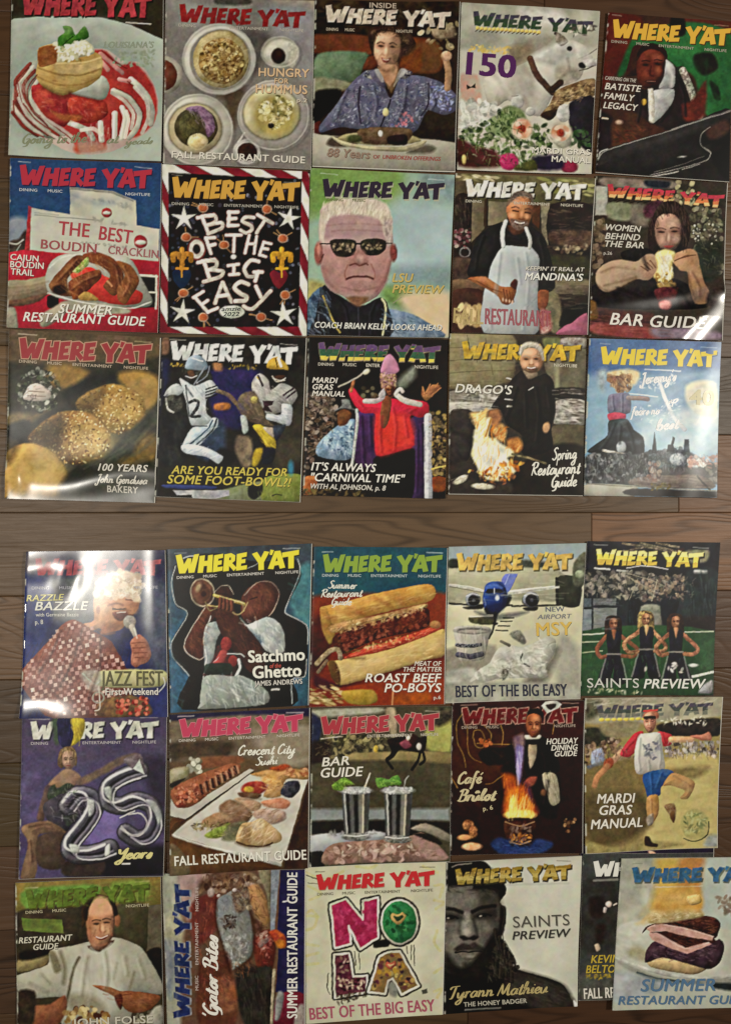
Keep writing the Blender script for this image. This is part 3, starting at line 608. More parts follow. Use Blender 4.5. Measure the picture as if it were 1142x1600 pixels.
def family_legacy():
    c = Cover((900, 0), 242, '228,92 1152,158 1118,1352 130,1280', '3a241c')
    c.F('5c241a', '170,90 470,130 420,330 300,520 150,700 140,300', c2='481c14', ns=90, soft=30)
    c.F('5a2c1e', '800,100 1160,150 1150,260 780,220', soft=40)
    c.F('23502c', '400,300 780,160 1150,260 1150,820 960,860 900,700 860,560 740,500 660,440', c2='2f6638', ns=120, soft=20)
    c.F('27562f', '390,310 430,330 420,440 330,560 300,540', soft=24)
    c.F('1e1812', '870,400 1000,390 1040,500 940,560 870,500', soft=24).F('1a2a1a', '980,600 1040,640 1060,740 1010,730', soft=16)
    c.F('1c1410', '700,110 780,90 800,250 680,260', soft=20)
    c.F('2c1a16', '420,340 560,330 660,380 640,520 500,560 430,560 360,560 380,460', c2='3c2018', ns=60)
    c.F('5c2a20', '470,370 600,350 650,420 630,560 590,650 500,650 440,560 440,440', c2='401a14', ns=60, nk=1.2)
    c.E('7c4230', 590, 430, 46, 70, soft=40, a=.7).E('8a4a3a', 520, 580, 30, 20, soft=20, a=.6)
    c.L('2a120e', 12, '470,470 540,455').L('2a120e', 12, '570,450 630,460').L('2c100c', 14, '480,600 540,610 590,600').E('96646a', 470, 575, 20, 14)
    c.F('1f1618', '430,650 520,660 720,500 800,520 880,800 800,950 560,960 420,920', c2='2c2022', ns=80)
    c.F('b7b7b4', '645,440 720,500 715,640 640,660 600,650 640,560', c2='8d8d8c', ns=60)
    c.F('9a9a98', '530,690 710,660 690,780 590,890 540,900', c2='b8b8b4', ns=50)
    c.L('d8d4c8', 42, '540,660 550,780 548,890', c2='b0a898', ns=20).E('c09c48', 490, 755, 20, 24)
    c.L('b0a89c', 52, '780,520 830,640 890,830 905,860', c2='6f665c', ns=16, nk=1.6)
    c.F('4a2018', '770,780 850,740 950,600 940,850 800,900', soft=24, c2='6a2a20', ns=50)
    c.F('271c20', '180,830 260,880 260,1060 150,1150 140,900', soft=30)
    c.F('4c3020', '250,930 380,820 560,920 640,960 500,1040 280,1100', soft=24, c2='38221a', ns=60).E('a08878', 310, 905, 26, 18, soft=14)
    c.F('2a2624', '140,1180 220,1105 700,960 860,910 1150,820 1150,1360 560,1310 140,1270', c2='1e1b1a', ns=140)
    c.L('8a8680', 7, '700,960 860,905 1150,815').L('b8b4ac', 8, '150,1180 170,1130 220,1108')
    c.F('4a3630', '980,940 1110,870 1130,990 1030,1040', soft=24, c2='5c443a', ns=40)
    c.F('171414', '1000,1050 1150,1000 1130,1340 990,1200', soft=24)
    c.L('a8a49c', 7, '980,945 910,1000 910,1080 980,1130 950,1180 880,1220').L('8f8b84', 7, '975,985 930,1030 925,1080')
    c.L('b4b0a8', 8, '530,1300 760,1240 950,1150').L('9a968e', 6, '400,1280 720,1205').L('a09c94', 7, '540,1315 740,1275').L('908c84', 6, '770,1260 900,1220')
    c.L('b4b0a8', 8, '745,1168 790,1160')
    c.H(255, 280, 1130, 340, 138, 'd2a53c', sh='3a1810')
    c.L('b0a898', 6, '258,112 325,120').L('a89078', 6, '1020,180 1120,192')
    c.D(250, 318, 1105, 385, 'a8a090')
    c.T('CARRYING ON THE', 205, 590, 432, 612, 26, 'b8b0a4', 'i')
    for t, y, x1 in (('BATISTE', 660, 470), ('FAMILY', 730, 420), ('LEGACY', 800, 445)): c.T(t, 203-(y-660)*.08, y, x1, y+22, 46, 'd4cec2', 'i', sh='1c1210')
    c.L('c0a890', 12, '185,875 225,880')
    c.F('1a100e', '440,420 470,350 560,320 640,360 660,420 600,370 520,380', soft=14).E('a8604a', 600, 520, 22, 40, soft=24, a=.6).E('7a3c2c', 545, 520, 16, 26, soft=16, a=.7)
    c.folds('0e0a0c', '3c3036', 14, '740,560 790,700 800,860', '480,680 470,800 450,900', '690,800 620,900', a=.7)
    c.K('3a3634 141212 4a4644', '200,1120 860,930 1140,860 1100,1200 560,1290 180,1250', 60, 200, -18, 16, 6, .3, soft=20)
    c.L('c4c2bc', 22, '665,480 700,560 690,640', soft=20, a=.6).K('6a2a20 2c120c 7c3c2c', '250,940 560,930 480,1040 280,1090', 40, 50, 20, 12, 40, .5)
    c.K('2f6a3a 17401f 3c7c48', '660,460 1140,280 1140,800 960,840', 50, 120, 70, 24, 30, .3, soft=30)
    c.F('6a3426', '452,430 480,372 560,345 632,372 652,440 640,540 600,630 540,655 480,640 440,570', soft=12, c2='54261b', ns=70, f=.5).F('2a1814', '440,450 460,375 540,322 640,355 660,430 620,385 540,362 480,390', soft=12, f=0)
    c.E('96543e', 590, 430, 36, 28, soft=34, a=.8).E('8f4e3a', 600, 520, 22, 34, soft=28, a=.8).E('7e4230', 500, 545, 22, 26, soft=24, a=.7)
    for x, y in ((505, 478), (596, 470)): c.E('3a1a12', x, y, 28, 14, soft=14, a=.8).L('20100c', 9, [(x-26, y-24), (x, y-30), (x+28, y-24)], soft=9, a=.8).E('150a08', x, y+2, 16, 6, soft=8)
    c.L('3a1a12', 12, '545,490 535,550 560,562', soft=12, a=.8).F('34140f', '500,598 545,590 592,598 565,618 525,618', soft=9).L('a87868', 6, '515,602 545,600 575,603', a=.6)
    c.F('1d1b1b', '150,1190 225,1115 700,968 860,915 1150,828 1150,1010 1000,1060 930,1090 985,1140 945,1200 560,1300 150,1262', soft=10, c2='2c2929', ns=120, f=.3).F('4a4644', '300,1110 700,985 860,940 840,980 500,1090 320,1150', soft=50, a=.55).F('5a3a30', '960,960 1090,890 1130,960 1040,1030 970,1030', soft=34, a=.7)
    c.L('b0aca4', 6, '150,1190 225,1112 700,965 860,910 1150,822', a=.8).L('a8a49c', 6, '985,1140 945,1195 760,1250 540,1300', a=.8).L('8c8880', 5, '560,1280 760,1225 930,1160', a=.6).L('9a968e', 6, '980,945 912,1000 912,1080 985,1135', a=.8).E('c8c4bc', 770, 1165, 26, 6, -8, soft=8, a=.7)
    add(c, 'magazine at the top right corner showing a man behind a black instrument')
family_legacy()

# ---- second row
def boudin():
    c = Cover((0, 245), 260, '70,8 1115,45 1090,1216 50,1180', '2c4a6c')
    c.F('2b3f66', '50,-10 1130,20 1130,260 50,240', soft=160, c2='28456c', ns=200)
    c.F('8f949c', '50,440 190,430 190,640 50,660', soft=40, c2='7d8590', ns=80)
    c.F('3a2c28', '60,600 130,560 180,500 180,680 60,830', soft=16, c2='55443c', ns=30).L('a8a49c', 10, '60,590 110,600 160,570').L('8c8884', 8, '100,670 140,600')
    c.F('a82838', '50,660 1100,690 1095,1220 50,1190', c2='94202e', ns=160)
    c.F('b9b8a8', '480,210 770,235 935,300 945,480 480,400', sm=0, c2='adac9c', ns=120)
    c.F('98998f', '480,210 770,235 920,298 920,310 760,250 480,225', sm=0)
    c.F('b23a40', '170,640 195,335 225,350 210,650', sm=0)
    c.F('bcbbae', '215,350 480,395 1100,500 1095,720 400,660 205,640', sm=0, c2='b0afa2', ns=160)
    c.L('8d8e84', 7, '240,400 700,440').L('97988e', 6, '240,385 400,400').S('96978c a2a398', '560,280 900,330 900,360 700,300', 22, 8, 22, .5)
    c.S('95968a a0a094', '620,420 900,470 900,480 620,440', 14, 8, 24, .4)
    c.E('a83a40', 735, 385, 36, 34).E('bcbbae', 735, 385, 28, 12, soft=6)
    c.E('a83a40', 970, 585, 46, 46).E('c0bfb2', 970, 590, 38, 16, soft=6)
    c.S('8a8a80', '545,575 880,615 880,635 545,600', 26, 5, 10, .6)
    c.F('8f2430', '50,980 140,970 130,1200 50,1200', soft=10, a=.2)
    c.F('2a211c', '965,815 1085,815 1080,1040 960,1040', sm=0).L('c2bba8', 16, '960,815 1085,825', sm=0).L('c2bba8', 14, '1080,820 1078,1050', sm=0).L('b8b2a0', 12, '970,930 1080,935', sm=0)
    c.F('b0a896', '50,1040 110,1050 130,1190 50,1180', soft=14)
    c.F('1e1713', '330,960 400,960 400,1040 330,1040')
    c.F('a99a80', '50,860 180,850 340,820 360,900 330,950 160,990 50,1030', g='v:8a735a', soft=10).F('7c5c48', '50,1000 160,980 330,940 240,1010 60,1040', soft=16)
    c.F('c0bdb0', '310,830 350,720 440,670 600,660 880,690 980,850 1050,980 1030,1030 900,1040 650,1020 420,980 330,930', g='v:a5a294')
    c.F('a69e8a', '480,985 800,1020 900,1060 860,1085 600,1080 400,1040', soft=18).F('b0a48e', '280,1100 420,1010 480,1020 430,1110 300,1180', soft=16)
    c.F('b0342c', '480,800 620,760 720,820 900,900 980,940 960,1010 800,1020 600,960', c2='c8463a', ns=50)
    c.F('8c6040', '345,860 500,690 560,680 580,720 470,830 470,900 500,960 420,960 350,920', c2='5a3420', ns=60)
    c.F('7a4a2c', '470,870 560,810 680,780 700,830 640,890 520,990 490,950', c2='5c2c1c', ns=50, g='v:9a5c34')
    c.F('8a5434', '575,670 660,655 780,700 850,800 850,900 790,960 740,930 710,890 760,820 700,760 580,710', c2='6a3a22', ns=60)
    c.F('96603a', '800,720 900,750 960,850 900,970 860,1020 810,980 810,900 860,820', c2='6e4226', ns=60)
    c.L('c89468', 14, '740,860 770,890', a=.8).L('b88458', 16, '880,800 900,860', a=.6).E('2c1a12', 410, 920, 50, 34, soft=20)
    c.F('7c9040', '520,770 600,690 610,740 540,800 500,790', c2='b8c080', ns=18, nk=1.4).F('c49a58', '540,960 600,930 680,990 560,990')
    c.H(135, 192, 1045, 222, 140, 'ae3040', sh='241a38')
    c.L('d0d0cc', 6, '130,32 210,38').L('d0d0cc', 6, '928,70 1045,80')
    c.D(135, 235, 1035, 272, 'c4c8cc', skip=(2,))
    c.T('THE', 400, 535, 610, 555, 92, 'a33a42').T('BEST', 680, 570, 905, 602, 92, 'a33a42')
    c.T('BOUDIN', 280, 630, 660, 665, 62, '96474a').T('CRACKLIN', 745, 668, 1090, 700, 54, '96575a')
    c.T('CAJUN', 72, 708, 262, 722, 40, 'dedbd0', sh='3a2424').T('BOUDIN', 72, 760, 298, 772, 42, 'dedbd0', sh='3a2424').T('TRAIL', 75, 810, 232, 822, 42, 'dedbd0', sh='3a2424')
    c.T('SUMMER', 405, 1078, 770, 1092, 62, 'e2dfd4', 'i', sh='4c2a24').T('RESTAURANT GUIDE', 165, 1135, 1005, 1168, 62, 'e6e3d8', 'i', sh='5c2024')
    c.K('c08a5c 5c3018 a86c40 d8a878', '350,880 560,690 660,660 850,800 950,850 880,1000 800,960 700,800 520,980', 120, 60, 55, 9, 35, .4)
    c.folds('4a2414', 'c8946a', 14, '700,700 800,760 830,880', '860,760 900,860 860,960', '500,920 580,860 680,820', '400,860 480,780 540,710')
    c.L('e0dccf', 10, '330,940 500,990 700,1025 900,1045 1040,1000', a=.8).L('ece8dc', 12, '340,760 430,690 560,670', a=.5)
    c.folds('7c6850', 'c4b498', 14, '60,900 200,890 330,860', '60,960 200,940 300,910', a=.4)
    c.K('c8c7ba a4a396', '220,360 1090,510 1090,700 220,640', 40, 160, 8, 16, 5, .25, soft=16).K('3a5a80 24406a', '80,40 1100,60 1100,420 960,300 100,420', 60, 160, 0, 30, 20, .25, soft=40)
    add(c, 'magazine showing a tray of sausages held before a red and white building')
boudin()

def best_easy():
    c = Cover((240, 245), 250, '62,55 1118,105 1095,1290 45,1265', '1d1714', warp=3, form=.05, grain=.12)
    c.S('4a4c58 5c5c66 3a3a48 70707a 2c3040', '110,150 1060,170 1040,1220 100,1210', 230, 7, 15)
    c.S('2a2018 2c1c24 201c28', '110,150 1060,170 1040,1220 100,1210', 90, 20, 50, soft=20, a=.5)
    W, R = 'd6d5ca', '7e2430'
    def bar(q, n, a0):
        for i in range(n):
            t0, t1 = i/n, (i+1)/n
            (ax, ay), (bx, by), (cx, cy), (dx, dy) = q     # a-b outer edge, d-c inner edge
            L = lambda p, r, t: (p[0]+(r[0]-p[0])*t, p[1]+(r[1]-p[1])*t)
            sk = .45/n
            A, Bq = (ax, ay), (bx, by)
            c.F(W if (i+a0) % 2 else R, [L(A, Bq, t0-sk), L(A, Bq, t1-sk), L((dx, dy), (cx, cy), t1+sk), L((dx, dy), (cx, cy), t0+sk)], sm=0, c2=('c0bfb2' if (i+a0) % 2 else '6a1c28'), ns=60)
    bar(((45, 45), (1130, 95), (1125, 160), (40, 112)), 7, 1)
    bar(((35, 1222), (1110, 1222), (1110, 1300), (35, 1280)), 7, 0)
    bar(((50, 40), (30, 1290), (100, 1290), (108, 40)), 8, 1)
    bar(((1062, 90), (1036, 1290), (1100, 1300), (1125, 90)), 8, 0)
    for x, y, r, ph in ((215, 440, 92, 0), (965, 440, 88, .2), (205, 1115, 92, .1), (930, 1130, 98, -.1)):
        c.F('d8dacb', [(x+math.cos(ph+i*math.pi/5-math.pi/2)*(r if i % 2 == 0 else r*.33), y+math.sin(ph+i*math.pi/5-math.pi/2)*(r if i % 2 == 0 else r*.33)) for i in range(10)], sm=0)
    for x, y in ((350, 365), (808, 375), (230, 575), (922, 585), (500, 630), (212, 978), (940, 990), (352, 1152), (766, 1150)):
        for k in range(3):
            a = c.rng.uniform(0, 6.28); c.L('8c6c4c', 7, [(x+math.cos(a)*30, y+math.sin(a)*30), (x+math.cos(a)*85, y+math.sin(a)*70)])
        c.E('c0a088', x, y, 37, 33).E('8e4c2e', x, y, 30, 26, c2='a86440', ns=20)
    LT = 'd8d0c4'
    def brush(*strokes, wd=30):
        wd *= .82
        for p in strokes: c.L('7a3a34', wd+10, p, soft=10, a=.7)
        for p in strokes: c.L(LT, wd, p)
    brush('310,435 425,415', '345,430 390,550', '340,425 430,420 440,460 380,490', '380,490 480,470 485,510 385,550')     # B
    brush('535,395 535,490', '530,398 600,395', '530,445 585,440', '530,492 600,490')                                  # E
    brush('715,435 660,430 630,460 690,490 700,520 660,545 620,525')                                                       # S
    brush('740,415 850,475', '795,450 735,545')                                                                          # T
    c.E('7a3a34', 305, 660, 48, 58, ring=38).E(LT, 305, 660, 42, 52, ring=26)
    brush('370,580 405,690', '370,582 432,578', '395,635 435,625')
    brush('515,560 625,560', '575,565 568,680', wd=27); brush('680,560 650,690', '735,570 715,690', '665,620 720,625', wd=25)
    brush('785,610 755,700', '785,612 838,622', '775,655 815,662', '755,702 800,715', wd=25)
    brush('315,755 430,735', '360,755 395,870', '345,745 440,745 440,790 385,810', '390,810 490,820 470,860 355,895', wd=32)
    brush('530,780 605,770', '570,780 570,840', '540,845 605,840', wd=27); c.E(LT, 567, 715, 20, 18)
    brush('750,750 690,740 645,800 670,855 720,855 745,825', '715,825 775,825', '745,825 725,890', wd=32)
    brush('350,965 285,1010', '295,1010 385,1115', '345,1060 385,1030', '385,1115 455,1085', wd=28)
    brush('490,900 435,1050', '490,900 555,1040', '455,1000 530,990', wd=32)
    brush('675,915 620,895 575,935 610,975 660,1000 650,1030 580,1035', wd=36)
    brush('730,930 765,1005', '835,960 705,1090 640,1070', wd=32)
    for x, col, hc in ((200, 'b07c34', '1c3048'), (915, 'c09030', '7c2430')):
        if x < 500: c.F(hc, '130,830 165,805 200,825 250,805 268,850 240,910 195,945 150,900')
        else: c.F(hc, '830,840 860,810 895,830 935,808 960,850 940,900 895,945 850,900')
        c.L(col, 34, '%d,660 %d,800' % (x, x)).L(col, 38, '%d,740 %d,700 %d,700 %d,760' % (x-60, x-62, x-20, x-8)).L(col, 38, '%d,740 %d,700 %d,700 %d,760' % (x+62, x+64, x+20, x+8)).L(col, 18, '%d,800 %d,800' % (x-38, x+40))
        c.L(col, 12, '%d,800 %d,860' % (x, x)).E('1a1412', x-28, 755, 14, 22).E('1a1412', x+32, 755, 14, 22)
    c.E('d0d4c6', 558, 1112, 90, 46)
    c.H(130, 292, 1045, 322, 150, 'c89a42', sh='2c1c10')
    c.L('b8b4a8', 6, '130,130 205,138').L('b8b4a8', 7, '930,182 1040,186')
    c.D(130, 345, 1035, 372, 'b0aca0')
    c.T('amzie', 485, 1108, 620, 1104, 30, '2a3034', 'i').T('2022', 495, 1145, 610, 1143, 30, '2a3034', 'i')
    add(c, 'magazine with hand painted lettering on black inside a red and white striped border', curl=.004)
best_easy()

def coach():
    c = Cover((465, 245), 260, '85,75 1078,125 1030,1252 60,1230', '8fa593')
    c.F('6f8c4c', '80,60 700,80 640,330 400,260 80,420', c2='7d9858', ns=160, soft=90)
    c.F('94a8a8', '640,330 1080,360 1040,760 640,760', soft=120, c2='a0b2b4', ns=200)
    c.F('8ba0a0', '860,110 1090,130 1070,300 900,260', soft=90)
    c.F('64748a', '640,770 1040,760 1040,900 760,860', soft=90, c2='6a7c7c', ns=120, a=.6).F('7c9a58', '580,900 760,900 720,1040 590,1000', soft=60)
    c.F('c6b48c', '700,1000 760,940 1040,940 1035,1240 880,1180', soft=60, c2='cdb79a', ns=120).F('b0a86c', '70,850 190,880 160,950 70,1000', soft=40)
    c.F('52687c', '60,1010 150,900 230,940 240,1240 60,1240', c2='2c3848', ns=40, soft=12, nk=1.3).F('5a6e84', '590,1060 760,1080 900,1150 1000,1250 560,1250', c2='8c9cac', ns=50, soft=12)
    c.F('1c1a1c', '120,1100 170,890 240,930 420,1030 560,970 615,1030 620,1250 100,1250', c2='26242a', ns=70)
    c.F('3c444c', '150,900 200,960 180,1030 150,1010', soft=10)
    c.F('a08a84', '150,420 180,340 400,300 600,330 640,480 650,640 620,800 560,940 480,1000 400,1010 300,960 200,900 150,720', c2='ad9690', ns=160)
    c.F('ab857f', '160,640 230,620 600,620 640,660 600,860 540,940 400,960 260,920 180,840', soft=40, c2='98746c', ns=120)
    c.F('9a7f80', '170,430 400,380 600,420 620,540 400,560 170,560', soft=40, c2='a58a86', ns=100)
    c.F('c8beb0', '148,440 158,365 205,312 300,284 450,279 560,298 618,340 642,420 640,560 600,560 560,440 430,400 280,390 200,440 170,560 145,560', c2='b2a694', ns=30, soft=20)
    c.S('d6ccbc c0b5a2 cfc4b2', '170,320 300,280 560,300 630,370 600,420 420,380 210,400', 90, 10, 26, .3, rot=-70, a=.7)
    c.F('b8a8a0', '580,420 640,420 640,590 610,600', soft=20)
    c.E('a1665c', 140, 665, 30, 78, soft=12).E('8e4f48', 655, 660, 26, 60, soft=12).E('b88074', 145, 640, 14, 40, soft=12)
    c.L('5c4038', 8, '175,670 150,720')
    c.F('221f1c', '215,585 260,565 380,570 400,600 385,670 320,690 250,675', c2='3a3428', ns=26).F('221f1c', '425,600 445,570 540,560 600,580 595,640 530,680 450,665', c2='3a3428', ns=26)
    c.S('8a7c60 a49478 5c5240 746a54', '230,600 380,590 370,650 250,650', 34, 6, 12, .7).S('7a7058 5c5442 988a6c', '440,600 580,590 570,640 460,640', 20, 6, 11, .7)
    c.L('1a1816', 9, '150,600 220,595').L('1a1816', 12, '395,595 430,595').L('1a1816', 9, '600,595 640,595')
    c.F('a87c74', '380,660 440,640 470,680 480,740 350,745', soft=24).L('6c4640', 12, '355,745 390,735 420,748 460,735 475,745').E('c09a90', 420, 700, 26, 26, soft=24)
    c.L('8a5c54', 10, '340,745 320,800 325,850', a=.7).L('8a5c54', 10, '500,740 525,800 520,850', a=.7)
    c.L('5e3a36', 15, '332,842 372,828 420,824 480,827 512,842').L('b48880', 14, '360,855 430,845 490,855', a=.7)
    c.E('b08a82', 425, 900, 110, 40, soft=50, a=.7).F('7e5c44', '330,970 480,970 430,1030 390,1030', soft=20)
    c.L('b8a860', 12, '170,960 240,1140 285,1215').L('c8c090', 14, '575,980 600,1040 580,1230')
    c.L('8a8a70', 6, '650,1010 705,970')
    c.H(165, 272, 1005, 298, 125, '2a2030', sh='a8a890', shift=(6, 12))
    c.L('c0ccc0', 6, '155,112 270,122').L('c4ccc8', 7, '895,152 1000,160')
    c.D(200, 302, 1000, 318, '6c7448', skip=(2, 3))
    c.T('LSU', 645, 862, 790, 864, 58, 'c4ac62', 'i', sh='56582e').T('PREVIEW', 645, 938, 1005, 945, 56, 'c4ac62', 'i', sh='56582e')
    c.T('COACH BRIAN KELLY LOOKS AHEAD', 115, 1180, 985, 1204, 40, 'dcdcd4', 'i', sh='2c2c30')
    c.L('7c5a54', 9, '200,470 400,455 590,470', soft=14, a=.35).L('7c5a54', 9, '230,510 400,500 570,512', soft=14, a=.35)
    c.F('c49e94', '200,700 290,690 310,790 240,830', soft=50, a=.55).F('b98d84', '530,690 610,680 600,780 540,800', soft=50, a=.5).E('c8a49a', 400, 450, 120, 36, soft=60, a=.45)
    c.L('6c4c48', 8, '300,900 420,925 540,900', soft=18, a=.5).L('8a625a', 10, '170,760 200,860 270,930', soft=30, a=.6).L('7c544c', 12, '630,720 600,840 540,930', soft=34, a=.6)
    c.K('e4dccd a89c88 d0c6b4 92887a', '155,420 165,330 270,285 450,278 600,318 640,400 630,440 560,400 430,380 280,375 200,420', 170, 60, -80, 7, 25, .55)
    c.K('d2c8ba b4a89a', '145,430 185,430 180,590 150,590', 24, 60, 90, 7, 10, .5).K('d2c8ba a89c90', '610,420 645,420 640,590 615,590', 24, 60, 90, 7, 10, .5)
    c.folds('0d0c0e', '3c3a42', 14, '250,960 330,1050 350,1200', '540,1000 500,1100 510,1230', '200,1000 210,1150', a=.6).L('34323a', 8, '410,1040 420,1240')
    c.K('8ca0b4 26323e 6c8094 a4b4c2', '70,1030 150,920 220,960 230,1220 70,1220', 50, 60, 60, 11, 40, .6).K('94a6b8 3c4e60 7c90a4', '600,1070 760,1090 990,1240 600,1240', 60, 90, 35, 11, 25, .6)
    add(c, 'magazine with a close portrait of a grey haired man in dark sunglasses', curl=.003)
coach()

def apron_chef():
    c = Cover((690, 265), 250, '95,22 1095,60 1030,1190 60,1172', '2e2620')
    c.F('6a6444', '80,10 1110,40 1100,240 80,210', c2='4f4a34', ns=70, soft=14)
    c.S('b0a884 8a845c d0c8a8', '100,35 380,45 380,80 100,75', 26, 10, 34, .3, rot=5).S('9a9668 7c7c4c', '700,60 1090,90 1080,190 750,180', 40, 14, 40, .3, rot=3)
    c.F('564c3a', '85,90 200,90 200,210 85,205', soft=20)
    c.F('231c19', '85,205 210,210 200,640 70,640', c2='332823', ns=60).S('6c3a40 86666a a09088 4a2c2e', '85,430 200,420 195,560 80,560', 50, 6, 14)
    c.E('8a8480', 160, 592, 34, 34, ring=9)
    c.F('7c705a', '212,220 300,225 300,420 205,520', sm=0, g='h:5c503c').F('8a8068', '325,225 470,230 460,380 325,400', sm=0, g='h:6a5e48').L('3a2c20', 28, '312,220 308,400', sm=0)
    c.F('5c3a26', '640,230 700,235 690,420 640,380', sm=0).F('847a64', '700,240 765,240 755,540 710,450', sm=0)
    c.F('1e1817', '775,250 1090,270 1060,640 770,560', c2='2c221f', ns=80).F('3a2a22', '780,440 1060,440 1040,560 780,530', c2='5c483a', ns=40, soft=24)
    c.S('8a7c64 a2937a 5c4e3e', '800,560 1040,530 1020,600 850,600', 30, 10, 22, .6).F('3c3c24', '770,620 1040,620 1040,780 800,740', soft=30, c2='2a2820', ns=50)
    c.F('5c5240', '800,790 1050,790 1040,900 800,890', soft=14, c2='6c6250', ns=50).F('70664e', '800,800 1050,800 1048,830 800,825', sm=0)
    c.F('332b24', '810,900 1030,900 1000,1000 820,1000', soft=14).F('5c5644', '740,880 830,900 850,1100 800,1180 740,1100', soft=20, c2='7c7258', ns=40)
    c.F('1b1a18', '830,1120 880,990 1030,960 1030,1040 900,1110', soft=16).F('a8687c', '810,1185 860,1130 920,1100 1030,1030 1030,1190', c2='98586c', ns=40)
    c.F('5c4a3c', '70,640 200,640 180,780 70,790', soft=20, c2='3a2c28', ns=50).F('735a44', '70,790 330,800 330,880 70,880', soft=12, c2='5c4634', ns=60)
    c.F('3c261e', '60,880 300,880 290,1180 55,1170', c2='52342a', ns=60).S('b8a274 9c845a cdb88a', '100,980 280,980 280,1110 100,1110', 50, 8, 24, 1.8, rot=10)
    c.H(165, 190, 1025, 220, 125, 'dedccf', sh='2a2418', ras=True)
    c.D(165, 232, 1005, 268, 'c4bfae', skip=(1,))
    c.F('1c1b1b', '180,760 200,640 250,480 420,370 460,440 600,430 640,410 730,490 780,660 800,850 680,870 640,560 420,560 330,760', c2='262424', ns=70)
    c.F('5c3c2c', '470,400 590,420 560,460 500,465', soft=14)
    c.F('b47c56', '470,235 540,188 625,205 645,290 622,370 572,420 530,425 482,380 456,300', soft=9, c2='a26a46', ns=70, f=.5)
    c.F('6c5c50', '458,262 480,205 510,165 570,148 640,182 652,255 628,210 550,188 495,228', soft=12, c2='4c4038', ns=20, f=0)
    c.E('dda880', 530, 242, 48, 26, 10, soft=40, a=.8).E('dba47a', 497, 325, 24, 22, soft=26, a=.85).E('dba47a', 606, 335, 20, 20, soft=24, a=.85).F('7c4c32', '628,230 645,290 622,370 600,400 615,310', soft=24, a=.6)
    c.L('3a2216', 9, '503,291 540,297', soft=9).L('3a2216', 9, '590,306 628,309', soft=9).L('54382a', 8, '495,272 520,264 545,274', soft=9, a=.8).L('54382a', 8, '588,284 612,280 634,290', soft=9, a=.8)
    c.E('d39c72', 566, 318, 13, 26, 8, soft=16, a=.8).L('74442c', 9, '544,350 562,356 584,353', soft=9, a=.8)
    c.F('5c4a40', '482,352 515,352 560,366 602,372 612,388 582,420 535,433 494,402', soft=14, a=.8, c2='82706a', ns=18).F('5a2a22', '506,366 550,379 594,374 576,394 535,397', soft=8).L('e6dccc', 9, '516,373 550,385 582,380', soft=7)
    c.F('b4b8b8', '445,545 600,555 640,560 690,640 680,800 680,1000 660,1185 290,1170 290,900 320,800 340,700 390,600', c2='a4a9aa', ns=140)
    c.L('bcc0be', 30, '450,370 428,450 432,550').L('b4b6b0', 26, '595,420 625,500 622,560')
    c.F('9a9ea0', '500,600 530,800 520,1000 490,990 500,800', soft=40, a=.5).L('8c9092', 8, '670,920 600,990', a=.6)
    c.F('8a5434', '180,780 300,770 420,840 520,840 510,920 470,970 420,960 380,900 280,840', c2='a06a44', ns=50)
    for i in range(4): c.L('6a3c26', 8, '%d,%d %d,%d' % (430+i*22, 860+i*8, 450+i*18, 940+i*4)).E('c8a088', 428+i*22, 935+i*6, 6, 12)
    c.F('5a2e20', '480,830 510,785 535,800 520,860', soft=10).F('8a5438', '680,875 755,870 750,960 720,1010 680,990', c2='6a3e28', ns=40)
    c.F('8f4a48', '690,1010 760,1020 780,1140 700,1180', soft=24, c2='b0968c', ns=30)
    c.T('FALL', 75, 1100, 285, 1112, 105, 'b09c68').T('RESTAURANT', 300, 1110, 765, 1128, 112, '945058')
    c.T("KEEPIN' IT REAL AT", 590, 722, 1018, 730, 28, 'd0ccc0', 'i', sh='2a2622').T("MANDINA'S", 585, 790, 1008, 798, 50, 'e4e2d8', 'i', sh='2a2622')
    c.K('8a7a6c 54463c a49486', '470,210 560,155 640,190 650,240 560,195 480,255', 40, 40, 10, 7, 40, .6).K('9a8a7c 5c4a40', '500,385 595,395 560,430 500,410', 24, 20, 80, 6, 30, .6)
    c.folds('7e8488', 'd0d4d4', 18, '420,600 400,760 380,900', '600,600 620,760 610,960', '540,640 560,820', '340,1000 350,1150', '600,1000 580,1150', a=.5)
    c.folds('0c0b0b', '3a3838', 16, '300,480 260,600 240,720', '700,500 730,620 740,760', '480,480 560,500', a=.7)
    c.K('3c322a 6c5c4c 241d19 8a7a64', '85,220 200,220 195,420 80,420', 40, 60, 80, 12, 20, .4).K('5c4a3c 2a211d 7c6a58', '780,280 1080,290 1040,620 780,560', 70, 70, 0, 12, 20, .4).K('7c705c 4a4234 948870', '805,800 1045,800 1020,1000 810,1000', 40, 90, 2, 12, 8, .4)
    c.L('5a3420', 8, '240,800 330,850 420,880', a=.5).E('c8926c', 300, 790, 40, 20, 20, soft=24, a=.5)
    add(c, 'magazine showing a bearded chef in a long white apron')
apron_chef()

